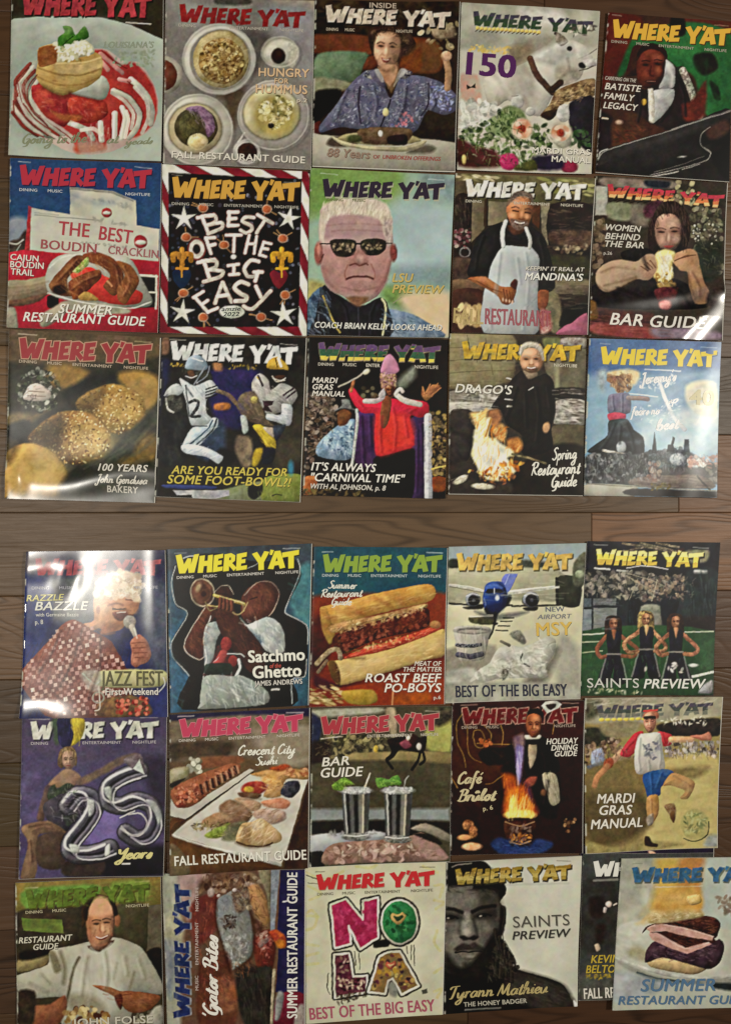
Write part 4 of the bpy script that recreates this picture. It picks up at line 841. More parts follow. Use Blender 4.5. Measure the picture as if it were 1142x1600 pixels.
def bartender():
    c = Cover((900, 260), 242, '140,65 1112,120 1065,1292 85,1266', '3a332c')
    c.F('8d8074', '200,80 700,110 700,160 220,150', soft=20, c2='6c6056', ns=60)
    c.F('b0b0a4', '138,140 225,150 220,360 132,360', sm=0, soft=12).F('8a8c74', '225,270 400,280 390,400 230,380', soft=20, c2='6c7058', ns=50)
    c.F('7c7466', '400,280 520,300 520,440 400,420', soft=30).F('31323a', '500,100 680,110 660,160 520,150', soft=20)
    c.S('9a9070 70684c b0a884 4c4436', '680,110 860,110 860,290 700,290', 50, 8, 22)
    c.S('5c5a46 46463a 747058 35352c 8a8670', '820,300 1070,310 1080,800 900,760 840,500', 150, 10, 26, .7)
    c.F('23261f', '880,560 1060,560 1060,800 940,860 880,740', soft=40, c2='31352c', ns=60)
    c.S('c8c8b8 b0b0a0', '840,400 1060,420 1060,600 860,590', 24, 4, 9)
    c.S('6a5a48 564838 7c6c5a', '110,380 220,400 210,640 140,760 100,700', 50, 10, 24)
    c.H(215, 225, 1085, 305, 100, 'a83c44', sh=None, ras=True, grad=['a8404c', 'a84a48', 'b8704c', 'd0a070'])
    for i in range(6): c.L('2c2620', 6, '%d,%d %d,%d' % (240+i*50, 262+i*2, 290+i*50, 245+i*2))
    c.F('5a3440', '490,300 580,250 640,270 600,360 500,380', soft=24, c2='3a2428', ns=30)
    c.F('281f1d', '620,270 720,255 800,320 840,460 800,620 720,640 540,640 520,480 560,360', c2='362a26', ns=60)
    c.F('b08e7c', '572,450 588,385 640,352 712,354 756,402 770,482 756,560 720,612 670,628 612,606 578,530', soft=10, c2='9c7a68', ns=90, f=.4)
    c.E('d2b09c', 690, 425, 52, 34, soft=50, a=.8).E('cca894', 725, 535, 28, 28, soft=34, a=.8).E('c09c88', 612, 540, 22, 24, soft=30, a=.7).F('7c5e50', '574,450 600,390 610,470 600,570 580,530', soft=34, a=.7)
    for x, y in ((616, 488), (718, 482)): c.E('7a5a4c', x, y-4, 34, 17, soft=18, a=.7).E('2e201c', x, y, 20, 7, soft=9).L('3c2a24', 8, [(x-32, y-24), (x, y-32), (x+32, y-22)], soft=10, a=.75)
    c.L('8a6858', 10, '660,500 652,545 668,557 692,550', soft=12, a=.8).E('d8b6a2', 672, 525, 9, 24, soft=14, a=.7).F('8c4640', '636,590 672,584 712,588 690,604 660,606', soft=9)
    c.F('1e1a1b', '320,640 470,600 560,640 560,820 440,840 370,740', c2='2a2425', ns=60).F('211d1e', '120,880 400,840 560,830 720,830 860,900 960,1010 880,1060 120,1040', c2='2d2828', ns=80)
    c.F('a08870', '140,860 150,770 230,705 330,690 430,705 500,655 560,650 595,690 590,780 520,840 430,835 330,888 210,930', c2='b09a84', ns=110, soft=10, f=.1).L('6c5444', 12, '150,880 230,925 340,885 430,830', soft=20, a=.6)
    c.F('b49478', '470,700 530,655 590,680 585,780 520,830 470,800', c2='96745c', ns=40, soft=30, f=0, a=.7)
    for i in range(4): c.L('70503e', 8, '%d,%d %d,%d' % (470+i*22, 740-i*14, 520+i*18, 775-i*10))
    c.F('ac8a6c', '695,690 715,650 820,608 885,635 905,720 935,850 968,950 945,1020 865,1015 828,900 815,785 760,768', c2='957254', ns=70, soft=10, f=.1)
    for i in range(4): c.L('6e5038', 8, '%d,%d %d,%d' % (720+i*30, 700-i*14, 800+i*26, 660-i*2))
    c.L('6a4c3c', 14, '820,790 840,900 870,1010', soft=24, a=.6)
    c.F('d8c07c', '575,650 650,615 725,640 700,740 710,820 640,870 600,840 560,820 590,750', soft=16, c2='e8dca0', ns=40).F('ece6c8', '610,670 690,660 670,760 690,820 640,850 610,800', soft=24)
    c.S('8a6a34 a88a48 e8d890', '570,790 710,790 720,870 600,880', 22, 7, 15)
    c.F('7c6440', '590,860 720,860 710,910 620,915', soft=14, c2='a08454', ns=20).F('3c1e22', '570,910 740,900 690,1040 640,1060 590,1010', c2='6a3436', ns=40, soft=12).E('b46a68', 645, 1025, 46, 34, soft=16, c2='c88a84', ns=20)
    c.F('2c2422', '950,950 1080,900 1080,1110 960,1110', soft=24, c2='4c443c', ns=40).F('6c5c54', '860,920 960,900 900,1000 760,1010', soft=40, a=.6)
    c.F('5c3a34', '85,1060 240,1060 560,1090 560,1200 90,1200', c2='3c2826', ns=60, soft=20).F('7c5c34', '85,1000 130,1010 150,1120 90,1130', soft=16)
    c.F('7a3c3a', '130,1160 560,1200 720,1260 560,1290 120,1240', soft=24, c2='8c504c', ns=60).F('8c7c88', '560,1190 1040,1230 1020,1290 600,1280', soft=40, c2='6a5c68', ns=60)
    c.T('WOMEN', 208, 470, 465, 488, 44, 'd0ccc0', 'i', sh='3a342c').T('BEHIND', 205, 535, 458, 550, 44, 'd0ccc0', 'i', sh='3a342c').T('THE BAR', 203, 592, 485, 608, 44, 'd0ccc0', 'i', sh='3a342c')
    c.T('p.26', 195, 650, 255, 654, 22, 'c0bab0')
    c.T('BAR GUIDE', 235, 1172, 935, 1212, 86, 'dcd8d0', 'i', sh='3a2a28')
    c.K('1c1513 4a3a32 5c4840 2c211e', '560,360 640,270 730,260 810,330 840,470 800,620 770,600 780,420 720,330 620,340 570,450 550,640 520,480', 110, 80, 80, 8, 25, .8)
    c.folds('6c5440', 'c8ae94', 18, '180,780 280,740 420,760', '200,880 320,850 430,820', a=.5).folds('5c3c30', 'c49c84', 16, '850,780 900,880 900,960', a=.5)
    c.folds('0f0d0e', '3c3838', 18, '300,900 440,960 520,1020', '700,880 780,960 820,1020', '480,660 520,760', a=.6)
    c.K('f6f0d4 fffbe8 d8b868', '590,650 710,650 700,820 620,860 600,740', 40, 50, 80, 10, 30, .6).K('2c2a22 8a866c 4a4838 605c48', '830,320 1070,330 1070,780 920,760', 110, 40, 60, 9, 60, .5)
    c.K('3c302a 8c7460 54443a', '100,400 210,420 200,640 110,740', 40, 40, 60, 10, 60, .5).K('94584c 4a2422 6c3c36', '90,1080 560,1110 700,1260 120,1230', 50, 120, 5, 14, 8, .4)
    add(c, 'magazine with a curled shiny corner showing a woman with a flaming drink', gloss=1, bend=lambda u, v: .0065*np.exp(-((u+v-1.66)/.13)**2)*np.clip((v-.6)/.25, 0, 1)+.0022*np.exp(-((v-.8+.12*u)/.05)**2))
bartender()
# ---- third row
def bread():
    c = Cover((0, 510), 260, '65,20 1105,75 1065,1215 35,1185', '3a3830')
    c.F('6a5846', '50,10 1120,60 1110,200 700,240 50,240', c2='544838', ns=90, soft=40)
    c.F('9c7c44', '330,270 480,260 600,310 560,380 420,420 340,380', soft=60, c2='86683a', ns=80)
    c.F('94753e', '800,330 960,300 1090,350 1090,480 1000,560 900,460', soft=40, c2='b08e50', ns=70)
    c.F('2c2c28', '430,460 560,360 760,290 800,360 600,440 480,540', soft=40)
    c.F('5c5038', '50,600 260,600 340,560 200,660 60,680', soft=40, c2='8c7c54', ns=60)
    c.F('2a2c28', '50,680 200,650 200,790 60,760', soft=30)
    c.S('2a2c22 3c4030 1e211a 4c5240 8a8c80 b0b0a4', '110,440 160,340 260,290 380,330 410,430 380,540 280,590 160,560', 190, 9, 22, .7)
    c.F('b8aca0', '160,480 200,410 260,390 340,440 345,490 280,510 180,505', c2='c8beb2', ns=40).L('8a7c70', 8, '200,445 300,450').L('8a7c70', 8, '190,475 310,480')
    def bun(pts, a, b, hi, n, hx, hy, hr):
        c.F(a, pts, soft=14, c2=b, ns=110, f=.5)
        c.E(hi, hx, hy, hr, hr*.8, 20, soft=hr*1.1, a=.75)
        if n:
            c.S('e0c890 f0e0b0 5c3e1c 6a4a24 c8a86a d8bc80 8a6838', pts, int(n*1.5), 5, 9, .6, soft=6, a=1); c.K('5a3e1c d8c088 8a6634', pts, n//2, 18, 30, 6, 60, .5)
    bun('520,520 620,440 760,395 900,420 990,490 1005,580 940,680 820,740 740,720 660,650 560,600', 'b08e50', '8c6c38', 'dcbc74', 170, 880, 590, 130)
    c.F('50402a', '500,520 640,430 720,400 720,480 640,600 560,590', soft=60, a=.6)
    bun('190,760 300,650 420,585 560,580 690,640 760,740 750,830 680,910 560,950 440,940 330,880 230,840', 'a8824a', '7c5c30', 'e4c880', 300, 640, 790, 150)
    c.F('3c3222', '190,760 330,630 430,590 440,720 380,860 260,850', soft=70, a=.7)
    bun('35,900 110,820 230,805 360,860 450,970 475,1080 440,1190 35,1190', 'bc9c5e', 'a48248', 'dcc284', 0, 300, 980, 140)
    c.K('8a6c38 c4a868 94763e b89a58', '50,900 230,830 420,950 450,1150 60,1180', 90, 30, 30, 14, 60, .35, soft=14)
    c.F('5c4a2e', '35,820 130,810 90,920 40,960', soft=50, a=.7)
    c.F('4a4c42', '700,930 1000,620 1090,560 1070,700 900,860 760,960', soft=30, c2='35382f', ns=60)
    c.E('8f7340', 1010, 850, 80, 120, 20, soft=40, a=.9).E('7c6438', 920, 950, 90, 60, soft=40)
    c.F('2e2e28', '480,1010 700,920 860,960 1065,930 1060,1215 440,1190', soft=50, c2='44443a', ns=120)
    c.L('5c5c50', 16, '580,980 800,860 960,740', a=.5)
    c.H(135, 218, 1040, 258, 142, '96383c', out='b89078', sh='3a2a20')
    c.L('d8cbb4', 7, '132,50 255,60').L('c8b890', 7, '930,100 1040,108')
    c.D(135, 248, 1022, 298, 'c0b09a')
    c.T('100 YEARS', 678, 992, 1022, 1004, 48, 'd8d4c8', 'i', sh='3a3830')
    c.T('John Gendusa', 655, 1075, 1020, 1088, 58, 'd0ccc0', 'c').T('BAKERY', 740, 1140, 950, 1150, 44, 'c0bcb0')
    c.F('b0905a', '880,420 1000,340 1090,400 1085,520 1010,560 960,470', soft=40, a=.8).F('a08048', '360,290 470,270 580,320 520,390 400,400', soft=40, a=.8)
    c.K('5c4c34 86704a 3c3426', '70,60 1090,80 1080,200 70,210', 50, 140, 10, 24, 20, .35, soft=30).K('1c1e18 6a6e5c c8c8bc', '110,440 160,340 260,290 380,330 410,430 380,540 280,590 160,560', 80, 26, 45, 6, 90, .7)
    c.K('5c5e50 24261f 70725f', '480,1000 1000,620 1080,600 1060,900 700,960', 40, 200, -40, 16, 8, .35, soft=18)
    add(c, 'magazine with round seeded bread buns on its brown cover', gloss=.85, bend=lambda u, v: .0042*np.exp(-((v-.86-.05*np.sin(5*u))/.085)**2)*(.5+.5*np.clip(u*2, 0, 1))+.0035*np.exp(-((u-.10)/.05)**2-((v-.84)/.1)**2))
bread()

def football():
    c = Cover((235, 515), 250, '80,50 1115,55 1070,1235 30,1195', '24221e')
    c.F('2e2a24', '70,40 1120,40 1100,300 70,300', c2='181614', ns=80, soft=40).F('8a6a54', '80,60 130,60 130,160 80,170', soft=20)
    c.F('1e2244', '400,290 780,290 760,400 660,700 500,680 430,560', c2='34285a', ns=70, soft=40).F('26284a', '70,220 140,220 120,420 60,600 50,900 80,400', soft=40)
    c.F('16161a', '80,600 260,600 230,960 60,940', soft=40, c2='2c3030', ns=80).F('2a3648', '320,740 520,650 520,920 400,940 300,880', soft=40, c2='3c4c60', ns=60)
    c.F('302c26', '900,700 1090,500 1080,960 900,980', soft=60, c2='423c30', ns=70)
    c.F('181614', '500,850 600,900 540,1000 400,980', soft=30)
    c.F('b8845c', '445,240 500,230 510,290 460,290', soft=24).F('c07c48', '460,530 560,525 560,570 460,575', soft=16)
    c.F('82866e', '580,1130 700,1100 1085,1050 1070,1235 300,1220', soft=14, c2='6c7448', ns=70).F('707a34', '820,1060 1085,1040 1070,1230 800,1220', c2='7f8844', ns=60)
    c.F('35406c', '100,1110 440,1120 440,1145 130,1135', soft=10)
    c.F('b0b0b0', '160,1150 560,1150 560,1190 440,1215 300,1215 290,1185 190,1185', c2='8a8c90', ns=30, sm=0)
    c.H(140, 215, 1050, 252, 140, 'e0e4e2', sh='1a1614', ras=True)
    c.L('b8b8b0', 8, '138,68 250,72').L('b8b8b0', 8, '930,100 1050,108')
    c.S('b09850 8a7838', '145,240 240,240 240,265 145,260', 16, 6, 10, .6).S('9a8444 7a6a34', '550,250 760,255 760,285 550,280', 22, 6, 10, .6)
    # left player
    c.F('24221f', '230,280 400,280 440,360 330,400 250,370', soft=14, c2='44443e', ns=24)
    c.F('a8b4bc', '245,270 270,200 340,180 390,220 410,270 380,290 300,285', c2='8494a0', ns=50).L('8a9098', 10, '390,260 350,330 310,390').L('8a9098', 8, '420,260 400,330 330,380').L('d8dcdc', 8, '300,205 370,225')
    c.F('c8cecc', '205,350 250,370 320,400 420,360 470,400 480,440 400,500 400,600 440,640 400,690 300,690 270,620 250,500', c2='aab2b4', ns=70)
    for i in range(4): c.L('1e2022', 10, '%d,%d %d,%d' % (395, 425+i*22, 470, 400+i*22))
    c.L('8c9498', 14, '250,400 300,480').L('22262a', 22, '280,520 310,505 340,520 325,570 290,620 350,620')
    c.F('c2c8c6', '95,470 130,410 190,385 240,430 200,470 150,480', c2='a0a8a8', ns=40).E('242220', 165, 530, 70, 66, soft=12, c2='5c5c54', ns=30).L('c8c8c0', 14, '110,490 120,560 160,590')
    c.F('9cacb8', '300,700 400,680 440,630 480,640 470,700 390,780 340,830 240,830 240,790', c2='c0ccd2', ns=40).L('2a343c', 12, '470,640 440,720 330,820').L('4c6474', 12, '440,650 400,720 280,820')
    c.F('c6ccd2', '230,820 340,825 430,860 515,910 480,960 400,910 270,890 220,860', c2='b0b8c0', ns=50)
    c.L('5a4c3c', 30, '480,440 560,470 640,560', c2='7c6a54', ns=24)
    # right player
    c.F('c6a850', '830,270 850,215 910,195 970,240 985,290 900,290', c2='a88838', ns=40).L('f0ece0', 18, '915,205 935,260').L('3a2a18', 8, '895,205 910,265')
    c.F('1e1a1c', '850,290 975,290 960,360 870,350', soft=10).F('4c3024', '880,330 960,330 940,380 890,370').L('b8b0a0', 8, '870,330 900,370 960,360')
    c.F('b4b2ac', '720,380 780,310 840,360 860,430 940,380 1030,420 1050,480 1010,540 960,530 930,590 840,610 800,560 740,520', c2='8e8c88', ns=60)
    c.F('7c6c56', '640,470 740,440 800,560 830,640 900,700 780,680 680,640 620,560', c2='5c5040', ns=40, soft=14).E('d0c070', 740, 500, 26, 26, soft=12)
    c.F('3c1c2c', '800,510 880,510 870,540 840,545 870,590 800,575 810,545', sm=0).L('c8a040', 8, '760,340 790,370').L('3a2030', 16, '770,330 800,400').L('3a2430', 14, '950,470 1020,420').L('3a2430', 12, '975,490 1035,440')
    c.F('c8cacc', '940,530 1010,540 1015,620 990,690 900,660 830,640 830,600 930,610', c2='aab0b6', ns=50).F('bcc4c0', '640,620 680,620 700,720 660,740', soft=10)
    c.F('c0aa3c', '730,690 790,680 880,760 895,850 830,850 760,760', c2='a08c2c', ns=40).L('2a221c', 22, '710,690 780,780 820,850').F('c8b8a0', '800,700 900,710 880,770')
    c.F('20242e', '800,850 890,850 870,950 800,960', soft=14).F('3c4450', '880,690 970,680 930,760 890,790', soft=14, c2='2a2e36', ns=30)
    c.F('b49c34', '740,860 800,850 790,920 750,980 720,960', soft=16).F('8a7c60', '620,760 720,780 720,960 660,980 600,860', soft=24, c2='5c5044', ns=50)
    c.F('1c1b1e', '700,1120 800,1110 790,1180 740,1215 700,1190', soft=12).E('3c86a0', 1005, 990, 22, 50, soft=20, a=.8)
    c.T('ARE YOU READY FOR', 150, 1030, 975, 1050, 56, 'c8b850', 'i', sh='2c2818').T('SOME FOOT-BOWL?!', 120, 1100, 1005, 1125, 60, 'c8b850', 'i', sh='2c2818')
    c.L('3a3c20', 8, '870,1190 900,1180 940,1185')
    c.K('e4e8e6 8c9498 747c82', '260,400 460,390 470,440 400,500 420,640 320,680 270,600', 60, 60, 70, 9, 30, .5).K('e0e4e8 8a98a4', '240,800 440,680 470,700 340,830 500,920 400,900 240,870', 50, 60, -35, 9, 20, .5)
    c.K('dcdad4 6c6a66 8f8d88', '730,390 1040,430 1000,540 930,590 810,580', 60, 50, 45, 9, 40, .5).K('d8dce0 7c848c', '840,610 1010,560 990,680 900,650', 26, 50, 30, 9, 30, .5).K('a08c70 4a4032 6a5c48', '640,480 740,450 880,690 690,640', 50, 50, 50, 9, 40, .5)
    c.K('e0c850 8a7420', '740,700 880,760 890,840 820,850', 20, 50, 55, 9, 20, .6).K('8a9450 5c6630 98a25c', '820,1060 1080,1050 1065,1225 700,1210', 60, 30, 80, 8, 25, .5).K('28305c 4a3c78 181a34', '420,300 770,300 660,680 520,660', 50, 80, 60, 16, 40, .4, soft=16)
    c.L('14161a', 10, '250,400 262,500 275,620', a=.6).L('2a2e34', 9, '300,690 400,690', a=.7).L('e8ecec', 8, '100,470 140,415 200,392', a=.7).E('1c1c1e', 285, 320, 34, 26, soft=12)
    c.F('6a4a38', '262,300 300,290 320,340 280,350', soft=12).L('c4c8c8', 7, '250,330 290,345 330,330').L('c8c4b4', 7, '875,345 930,365 965,345')
    c.K('0e0e10 34322c 4a463c', '60,300 240,620 230,950 70,930', 50, 90, 80, 20, 30, .4, soft=20)
    add(c, 'magazine with two football players running, yellow headline below')
football()

def carnival():
    c = Cover((460, 515), 260, '90,50 1055,65 1035,1165 55,1140', '1c1714')
    c.S('3c302a 6a5a4c 8a7a6c 52443a 2c2420 9a8c80 5a4434', '70,420 260,450 300,620 200,760 140,900 60,980', 200, 8, 22, .7)
    c.S('6a5844 4a3c2c 8a7650 342a20 9c8448', '900,560 1050,580 1040,1000 930,1000', 130, 8, 20, .7)
    c.S('5a4a3a 3a3026 6c6450', '460,400 620,400 620,480 460,480', 30, 8, 18)
    c.F('8a4c28', '60,1020 150,1010 140,1120 60,1140', c2='a86c40', ns=24, nk=1.3).F('8a4a24', '940,1020 1040,1020 1030,1110 940,1110', c2='6a3a1c', ns=40)
    c.S('4c4028 6c5c38 2e2618', '60,1080 500,1090 480,1150 60,1140', 60, 8, 20, .5)
    c.F('6c8298', '150,800 240,700 360,620 420,640 400,860 320,900 160,870', c2='9ab0c0', ns=40, nk=1.3).S('b4c4cc 3c5068 7c94a8', '170,800 370,640 410,700 330,880', 60, 8, 22, .5)
    c.F('8a8a84', '265,560 320,520 320,480 370,480 390,530 430,560 340,540', soft=10, c2='5c5c5c', ns=20).F('5c3a24', '290,570 340,545 390,580 350,650 300,660', soft=12, c2='7a5030', ns=30)
    c.L('7c6c5c', 24, '130,500 220,560 280,620', c2='4a3c30', ns=16)
    c.H(160, 205, 1000, 225, 120, '5c4068', sh='8a8068', ras=True, grad=['5c4664', '5c4664', '3c5a44', '3c5a44', 'c0aa50'], shift=(0, 4))
    c.T('DINING', 160, 245, 265, 248, 20, 'c4beb0').T('MUSIC', 328, 248, 420, 251, 20, 'c4beb0').T('ENTER', 488, 254, 582, 257, 22, 'd0cabc').T('NIGHTLIFE', 822, 265, 985, 270, 22, 'c4beb0')
    c.F('6a4a4c', '585,300 690,300 690,400 600,420', c2='a08060', ns=16, nk=1.5).F('b07c94', '610,200 650,165 690,210 715,270 690,300 590,295', c2='c490a8', ns=24)
    c.F('5c3424', '625,400 685,395 680,460 640,470', soft=10, c2='7a4a30', ns=20)
    c.F('a0a898', '700,360 760,290 820,250 830,320 760,390 710,400', soft=40, a=.8)
    c.F('3a2244', '430,570 560,570 580,920 550,960 420,920 400,800', c2='4a2e58', ns=60).F('33203e', '780,640 900,600 910,1165 800,1160 790,860', c2='402a50', ns=60)
    c.F('151214', '560,870 800,810 830,900 800,1160 560,1150 540,950', soft=12)
    c.F('c42c44', '365,420 400,395 460,470 550,490 620,470 720,480 880,490 920,520 915,580 860,605 790,600 820,790 700,840 560,865 545,700 550,580 460,570 400,500', c2='b0283c', ns=120, sm=1)
    c.F('c23428', '560,580 780,600 815,780 700,830 570,850', soft=60, c2='cc3c34', ns=100)
    c.F('8a5238', '600,470 660,470 650,600 620,675 585,660', c2='6c3e28', ns=50).L('a87048', 22, '385,420 400,350', c2='7c4c30', ns=20)
    c.L('b8b0a0', 12, '300,390 420,330 470,295').E('c8c4a8', 490, 288, 26, 18, rot=-30)
    c.F('a8744c', '880,400 890,440 940,380 1000,380 990,410 930,470 900,490 870,450', c2='7c5034', ns=20)
    c.L('c8b8b4', 34, '480,490 560,490 600,465', c2='a89898', ns=16).F('c8c0bc', '575,440 610,405 620,460 580,470').L('ccc0bc', 38, '700,450 760,490 860,515', c2='b0a49c', ns=16).L('c4bcb4', 26, '690,440 720,405 740,425')
    c.L('c0c2c0', 20, '425,550 425,640 405,820 390,930', c2='9a9c9a', ns=14).L('c0c0c4', 54, '915,600 915,800 918,1160', c2='a8a8ac', ns=18, sm=0)
    c.L('c8aa60', 12, '940,960 1060,930').E('d0b878', 1070, 905, 50, 16, rot=15)
    c.T('MARDI', 120, 362, 292, 366, 36, 'e0dcd2', 'i', sh='0e0b0a').T('GRAS', 122, 408, 262, 412, 36, 'e0dcd2', 'i', sh='0e0b0a').T('MANUAL', 118, 454, 342, 460, 36, 'e0dcd2', 'i', sh='0e0b0a')
    c.T("IT'S ALWAYS", 112, 968, 555, 980, 54, 'e2dfd6', 'i', sh='0e0b0a').T('"CARNIVAL TIME"', 112, 1042, 755, 1054, 54, 'e2dfd6', 'i', sh='0e0b0a').T('WITH AL JOHNSON, p. 8', 108, 1094, 622, 1108, 34, 'd0ccc2', 'i', sh='0e0b0a')
    c.folds('7c1420', 'e05a5c', 16, '600,600 590,720 600,840', '680,540 700,680 690,830', '760,600 780,740', '440,500 480,540', '840,540 800,570', a=.5)
    c.folds('1c0e26', '6a4a7c', 18, '460,600 470,760 480,920', '520,600 530,800', '850,700 850,900 840,1120', '880,660 885,900', a=.6)
    c.face(652, 420, 58, 78, '7c4c34', '4a2a1c', 'a06a48', lit=-1).F('c88ca4', '600,290 620,200 650,168 690,215 715,275 690,300', soft=20, a=.4).K('e0b0c4 94607c d8c890', '595,300 690,300 690,390 605,400', 40, 22, 60, 7, 80, .8)
    c.K('8a7c6c 3a2e26 a89a88 5c4c3e c8b8a4', '70,440 270,460 300,640 200,780 140,900 60,970', 150, 26, 60, 7, 90, .8).K('9c8450 3a2e20 6c5a3c c0a868', '930,570 1050,590 1040,1010 940,1000', 100, 30, 50, 7, 90, .8).K('c8d8e0 4a6078 8ca4b8', '160,800 380,650 410,860 320,890', 60, 40, 60, 8, 50, .7)
    c.K('dcd8d4 8c8888', '890,610 940,610 945,1150 895,1150', 60, 20, 80, 8, 60, .6)
    for q in ('890,440 880,395', '905,430 930,375', '925,440 985,370', '935,455 1005,398'): c.L('a8744c', 14, q, taper=.4)
    add(c, 'magazine showing a costumed man with arms spread in red tunic and purple cape', curl=.003)
carnival()

def fire_cook():
    c = Cover((685, 515), 250, '75,25 1055,50 1025,1188 65,1175', '3a332a')
    c.F('8c8464', '70,20 520,30 540,260 480,380 70,420', c2='7c7254', ns=90, soft=16)
    for y in (110, 200, 290, 370): c.L('5c543c', 6, '75,%d 300,%d 540,%d' % (y+20, y+5, y), a=.7)
    for x, y in ((200, 40), (330, 60), (370, 250), (260, 160)): c.L('5a5038', 6, '%d,%d %d,%d' % (x, y, x+10, y+70), a=.7)
    c.F('7c8054', '740,60 870,60 880,120 780,160', soft=20).F('6c5c54', '880,60 1050,60 1040,130 880,120', soft=12, c2='a09a90', ns=24)
    c.F('76705a', '750,140 1050,140 1040,420 820,420', c2='5c5644', ns=80).L('8c8a6c', 30, '840,260 845,400', soft=20)
    c.F('252019', '820,420 1050,420 1050,500 830,500', soft=12).F('7c7870', '830,510 1050,510 1040,680 820,670', c2='aaa69c', ns=30, nk=1.3).S('b8b4ac 8c887e 5c564c', '830,540 1045,510 1040,670 830,660', 40, 10, 36, .3, rot=5)
    c.F('5c5440', '810,690 1040,690 1030,840 820,840', c2='4a4434', ns=60).F('1b1712', '700,860 1030,840 1025,1188 480,1180', c2='251f18', ns=80, soft=24)
    c.F('6a6458', '70,440 520,430 400,560 70,580', c2='8a857a', ns=50).F('a8a498', '70,520 390,530 350,580 70,600', soft=12, c2='c0bdb2', ns=40).S('c8c4ba 55504a', '160,430 420,440 420,520 160,520', 24, 10, 30, .4)
    c.F('3c3632', '65,600 240,590 260,800 180,960 65,1000', c2='2c2826', ns=80).F('2a241f', '65,960 280,950 500,1080 480,1180 65,1175', c2='38302a', ns=60, soft=24)
    c.H(160, 205, 1010, 228, 125, 'd2b040', sh='54482c', ras=True)
    c.D(820, 262, 985, 270, 'c4beac', skip=(0, 1, 2)).T('NIGHTLIFE', 820, 262, 985, 270, 22, 'c4beac')
    c.F('1c1917', '370,560 420,480 540,330 600,290 700,330 760,310 820,380 830,600 800,700 800,860 600,900 590,760 480,680 440,580', c2='26221f', ns=90)
    c.F('9a8a70', '600,290 640,350 700,330 690,290', soft=10)
    c.F('c09878', '580,195 600,145 650,125 712,142 740,205 735,252 700,298 650,308 602,288 580,242', soft=9, c2='ac8464', ns=70, f=.5)
    c.E('e0bc9c', 640, 160, 44, 22, soft=34, a=.8).E('d8a888', 612, 245, 20, 18, soft=22, a=.8).E('d8a888', 700, 248, 20, 18, soft=22, a=.8).F('946a4e', '712,150 742,205 735,255 705,290 715,220', soft=22, a=.6)
    for x in (620, 692): c.E('8a6248', x, 205, 24, 12, soft=14, a=.7).E('3c2a20', x, 208, 13, 6, soft=8).L('b0a494', 8, [(x-22, 190), (x, 184), (x+22, 191)], soft=8, a=.8)
    c.E('dab292', 658, 228, 11, 20, soft=12, a=.8).L('8a5c44', 8, '642,246 658,250 674,246', soft=9, a=.8).F('6a3028', '622,264 656,272 692,264 675,284 640,284', soft=8).L('e8dccc', 8, '630,268 656,275 684,268', soft=7)
    c.F('c0b8a8', '568,170 575,120 620,88 690,86 740,130 752,210 735,215 715,150 670,125 610,135 585,185', c2='a8a090', ns=30, soft=14).K('d8d0c0 948c7c b8b0a0', '570,170 580,115 640,85 700,90 745,140 750,220 720,170 670,125 600,140', 50, 34, -60, 7, 40, .6)
    c.L('8a6c50', 30, '600,200 640,195', soft=20, a=.4)
    c.E('a07c58', 765, 700, 26, 40, 15, soft=10, c2='c09c74', ns=20).L('b8b4a8', 8, '640,430 670,410')
    c.F('9a6438', '480,790 560,770 595,830 560,880 500,870', soft=24, c2='c08848', ns=30).F('a87c48', '370,700 440,670 480,720 460,800 400,780', soft=24, c2='d0a868', ns=30)
    c.F('b07a50', '350,580 420,570 440,640 400,700 350,660', soft=24).F('d8b070', '215,600 300,590 340,560 330,660 290,720 250,680', soft=24, c2='e8cc94', ns=40)
    c.F('e8dca4', '240,820 250,720 330,640 370,640 350,760 400,780 440,820 520,860 530,900 480,920 545,1010 440,1080 320,1060 260,960 230,890', soft=20, c2='f0ecc8', ns=60)
    c.F('f2f0dc', '270,830 380,800 480,870 450,1000 330,1010 270,920', soft=50)
    c.L('a87838', 14, '330,760 350,700 370,640', soft=12).L('b07c3c', 12, '380,790 370,720 400,680', soft=12)
    c.S('d8a448 b87028 e8c878 8a4c20', '200,1010 320,1050 500,1080 540,1020 600,960 540,940 320,1000', 60, 8, 24, .5)
    c.E('d8d0b8', 152, 1075, 54, 26, -30, soft=8).E('d0cab4', 310, 1122, 80, 22, 3, soft=8, c2='b8b098', ns=14)
    c.L('8a7c5c', 14, '520,890 640,920 760,960', c2='4a4030', ns=30)
    c.S('6a4c34 8a5c38 3c2a20', '280,1040 560,1040 460,1120 300,1100', 40, 6, 16, .5)
    c.T("DRAGO'S", 112, 448, 520, 462, 60, 'dcdad0', 'i', sh='3a342c')
    c.L('c8c4b8', 8, '480,345 510,350').L('c8c4b8', 8, '470,495 520,500').L('c8c4b8', 12, '485,548 515,548')
    c.T('Spring', 805, 935, 985, 925, 88, 'e2dfd4', 'c').T('Restaurant', 655, 1045, 1015, 1030, 92, 'e2dfd4', 'c').T('Guide', 800, 1130, 985, 1120, 86, 'e2dfd4', 'c')
    c.folds('0a0908', '3c3834', 18, '560,420 520,540 480,640', '700,420 720,600 700,800', '780,420 800,560', '620,460 630,700', a=.6)
    c.K('f8f0c8 fffdf0 e8b860 d89038', '240,820 330,660 350,760 440,820 520,870 540,1000 440,1070 300,1050 240,900', 110, 60, -75, 9, 30, .6).K('f0c878 c87828 fff0c0', '220,610 340,570 330,680 260,700', 34, 50, -60, 9, 40, .7).K('ffe8a8 d88830 a85018', '370,700 480,700 460,800 590,860 500,870', 40, 40, -50, 9, 50, .6)
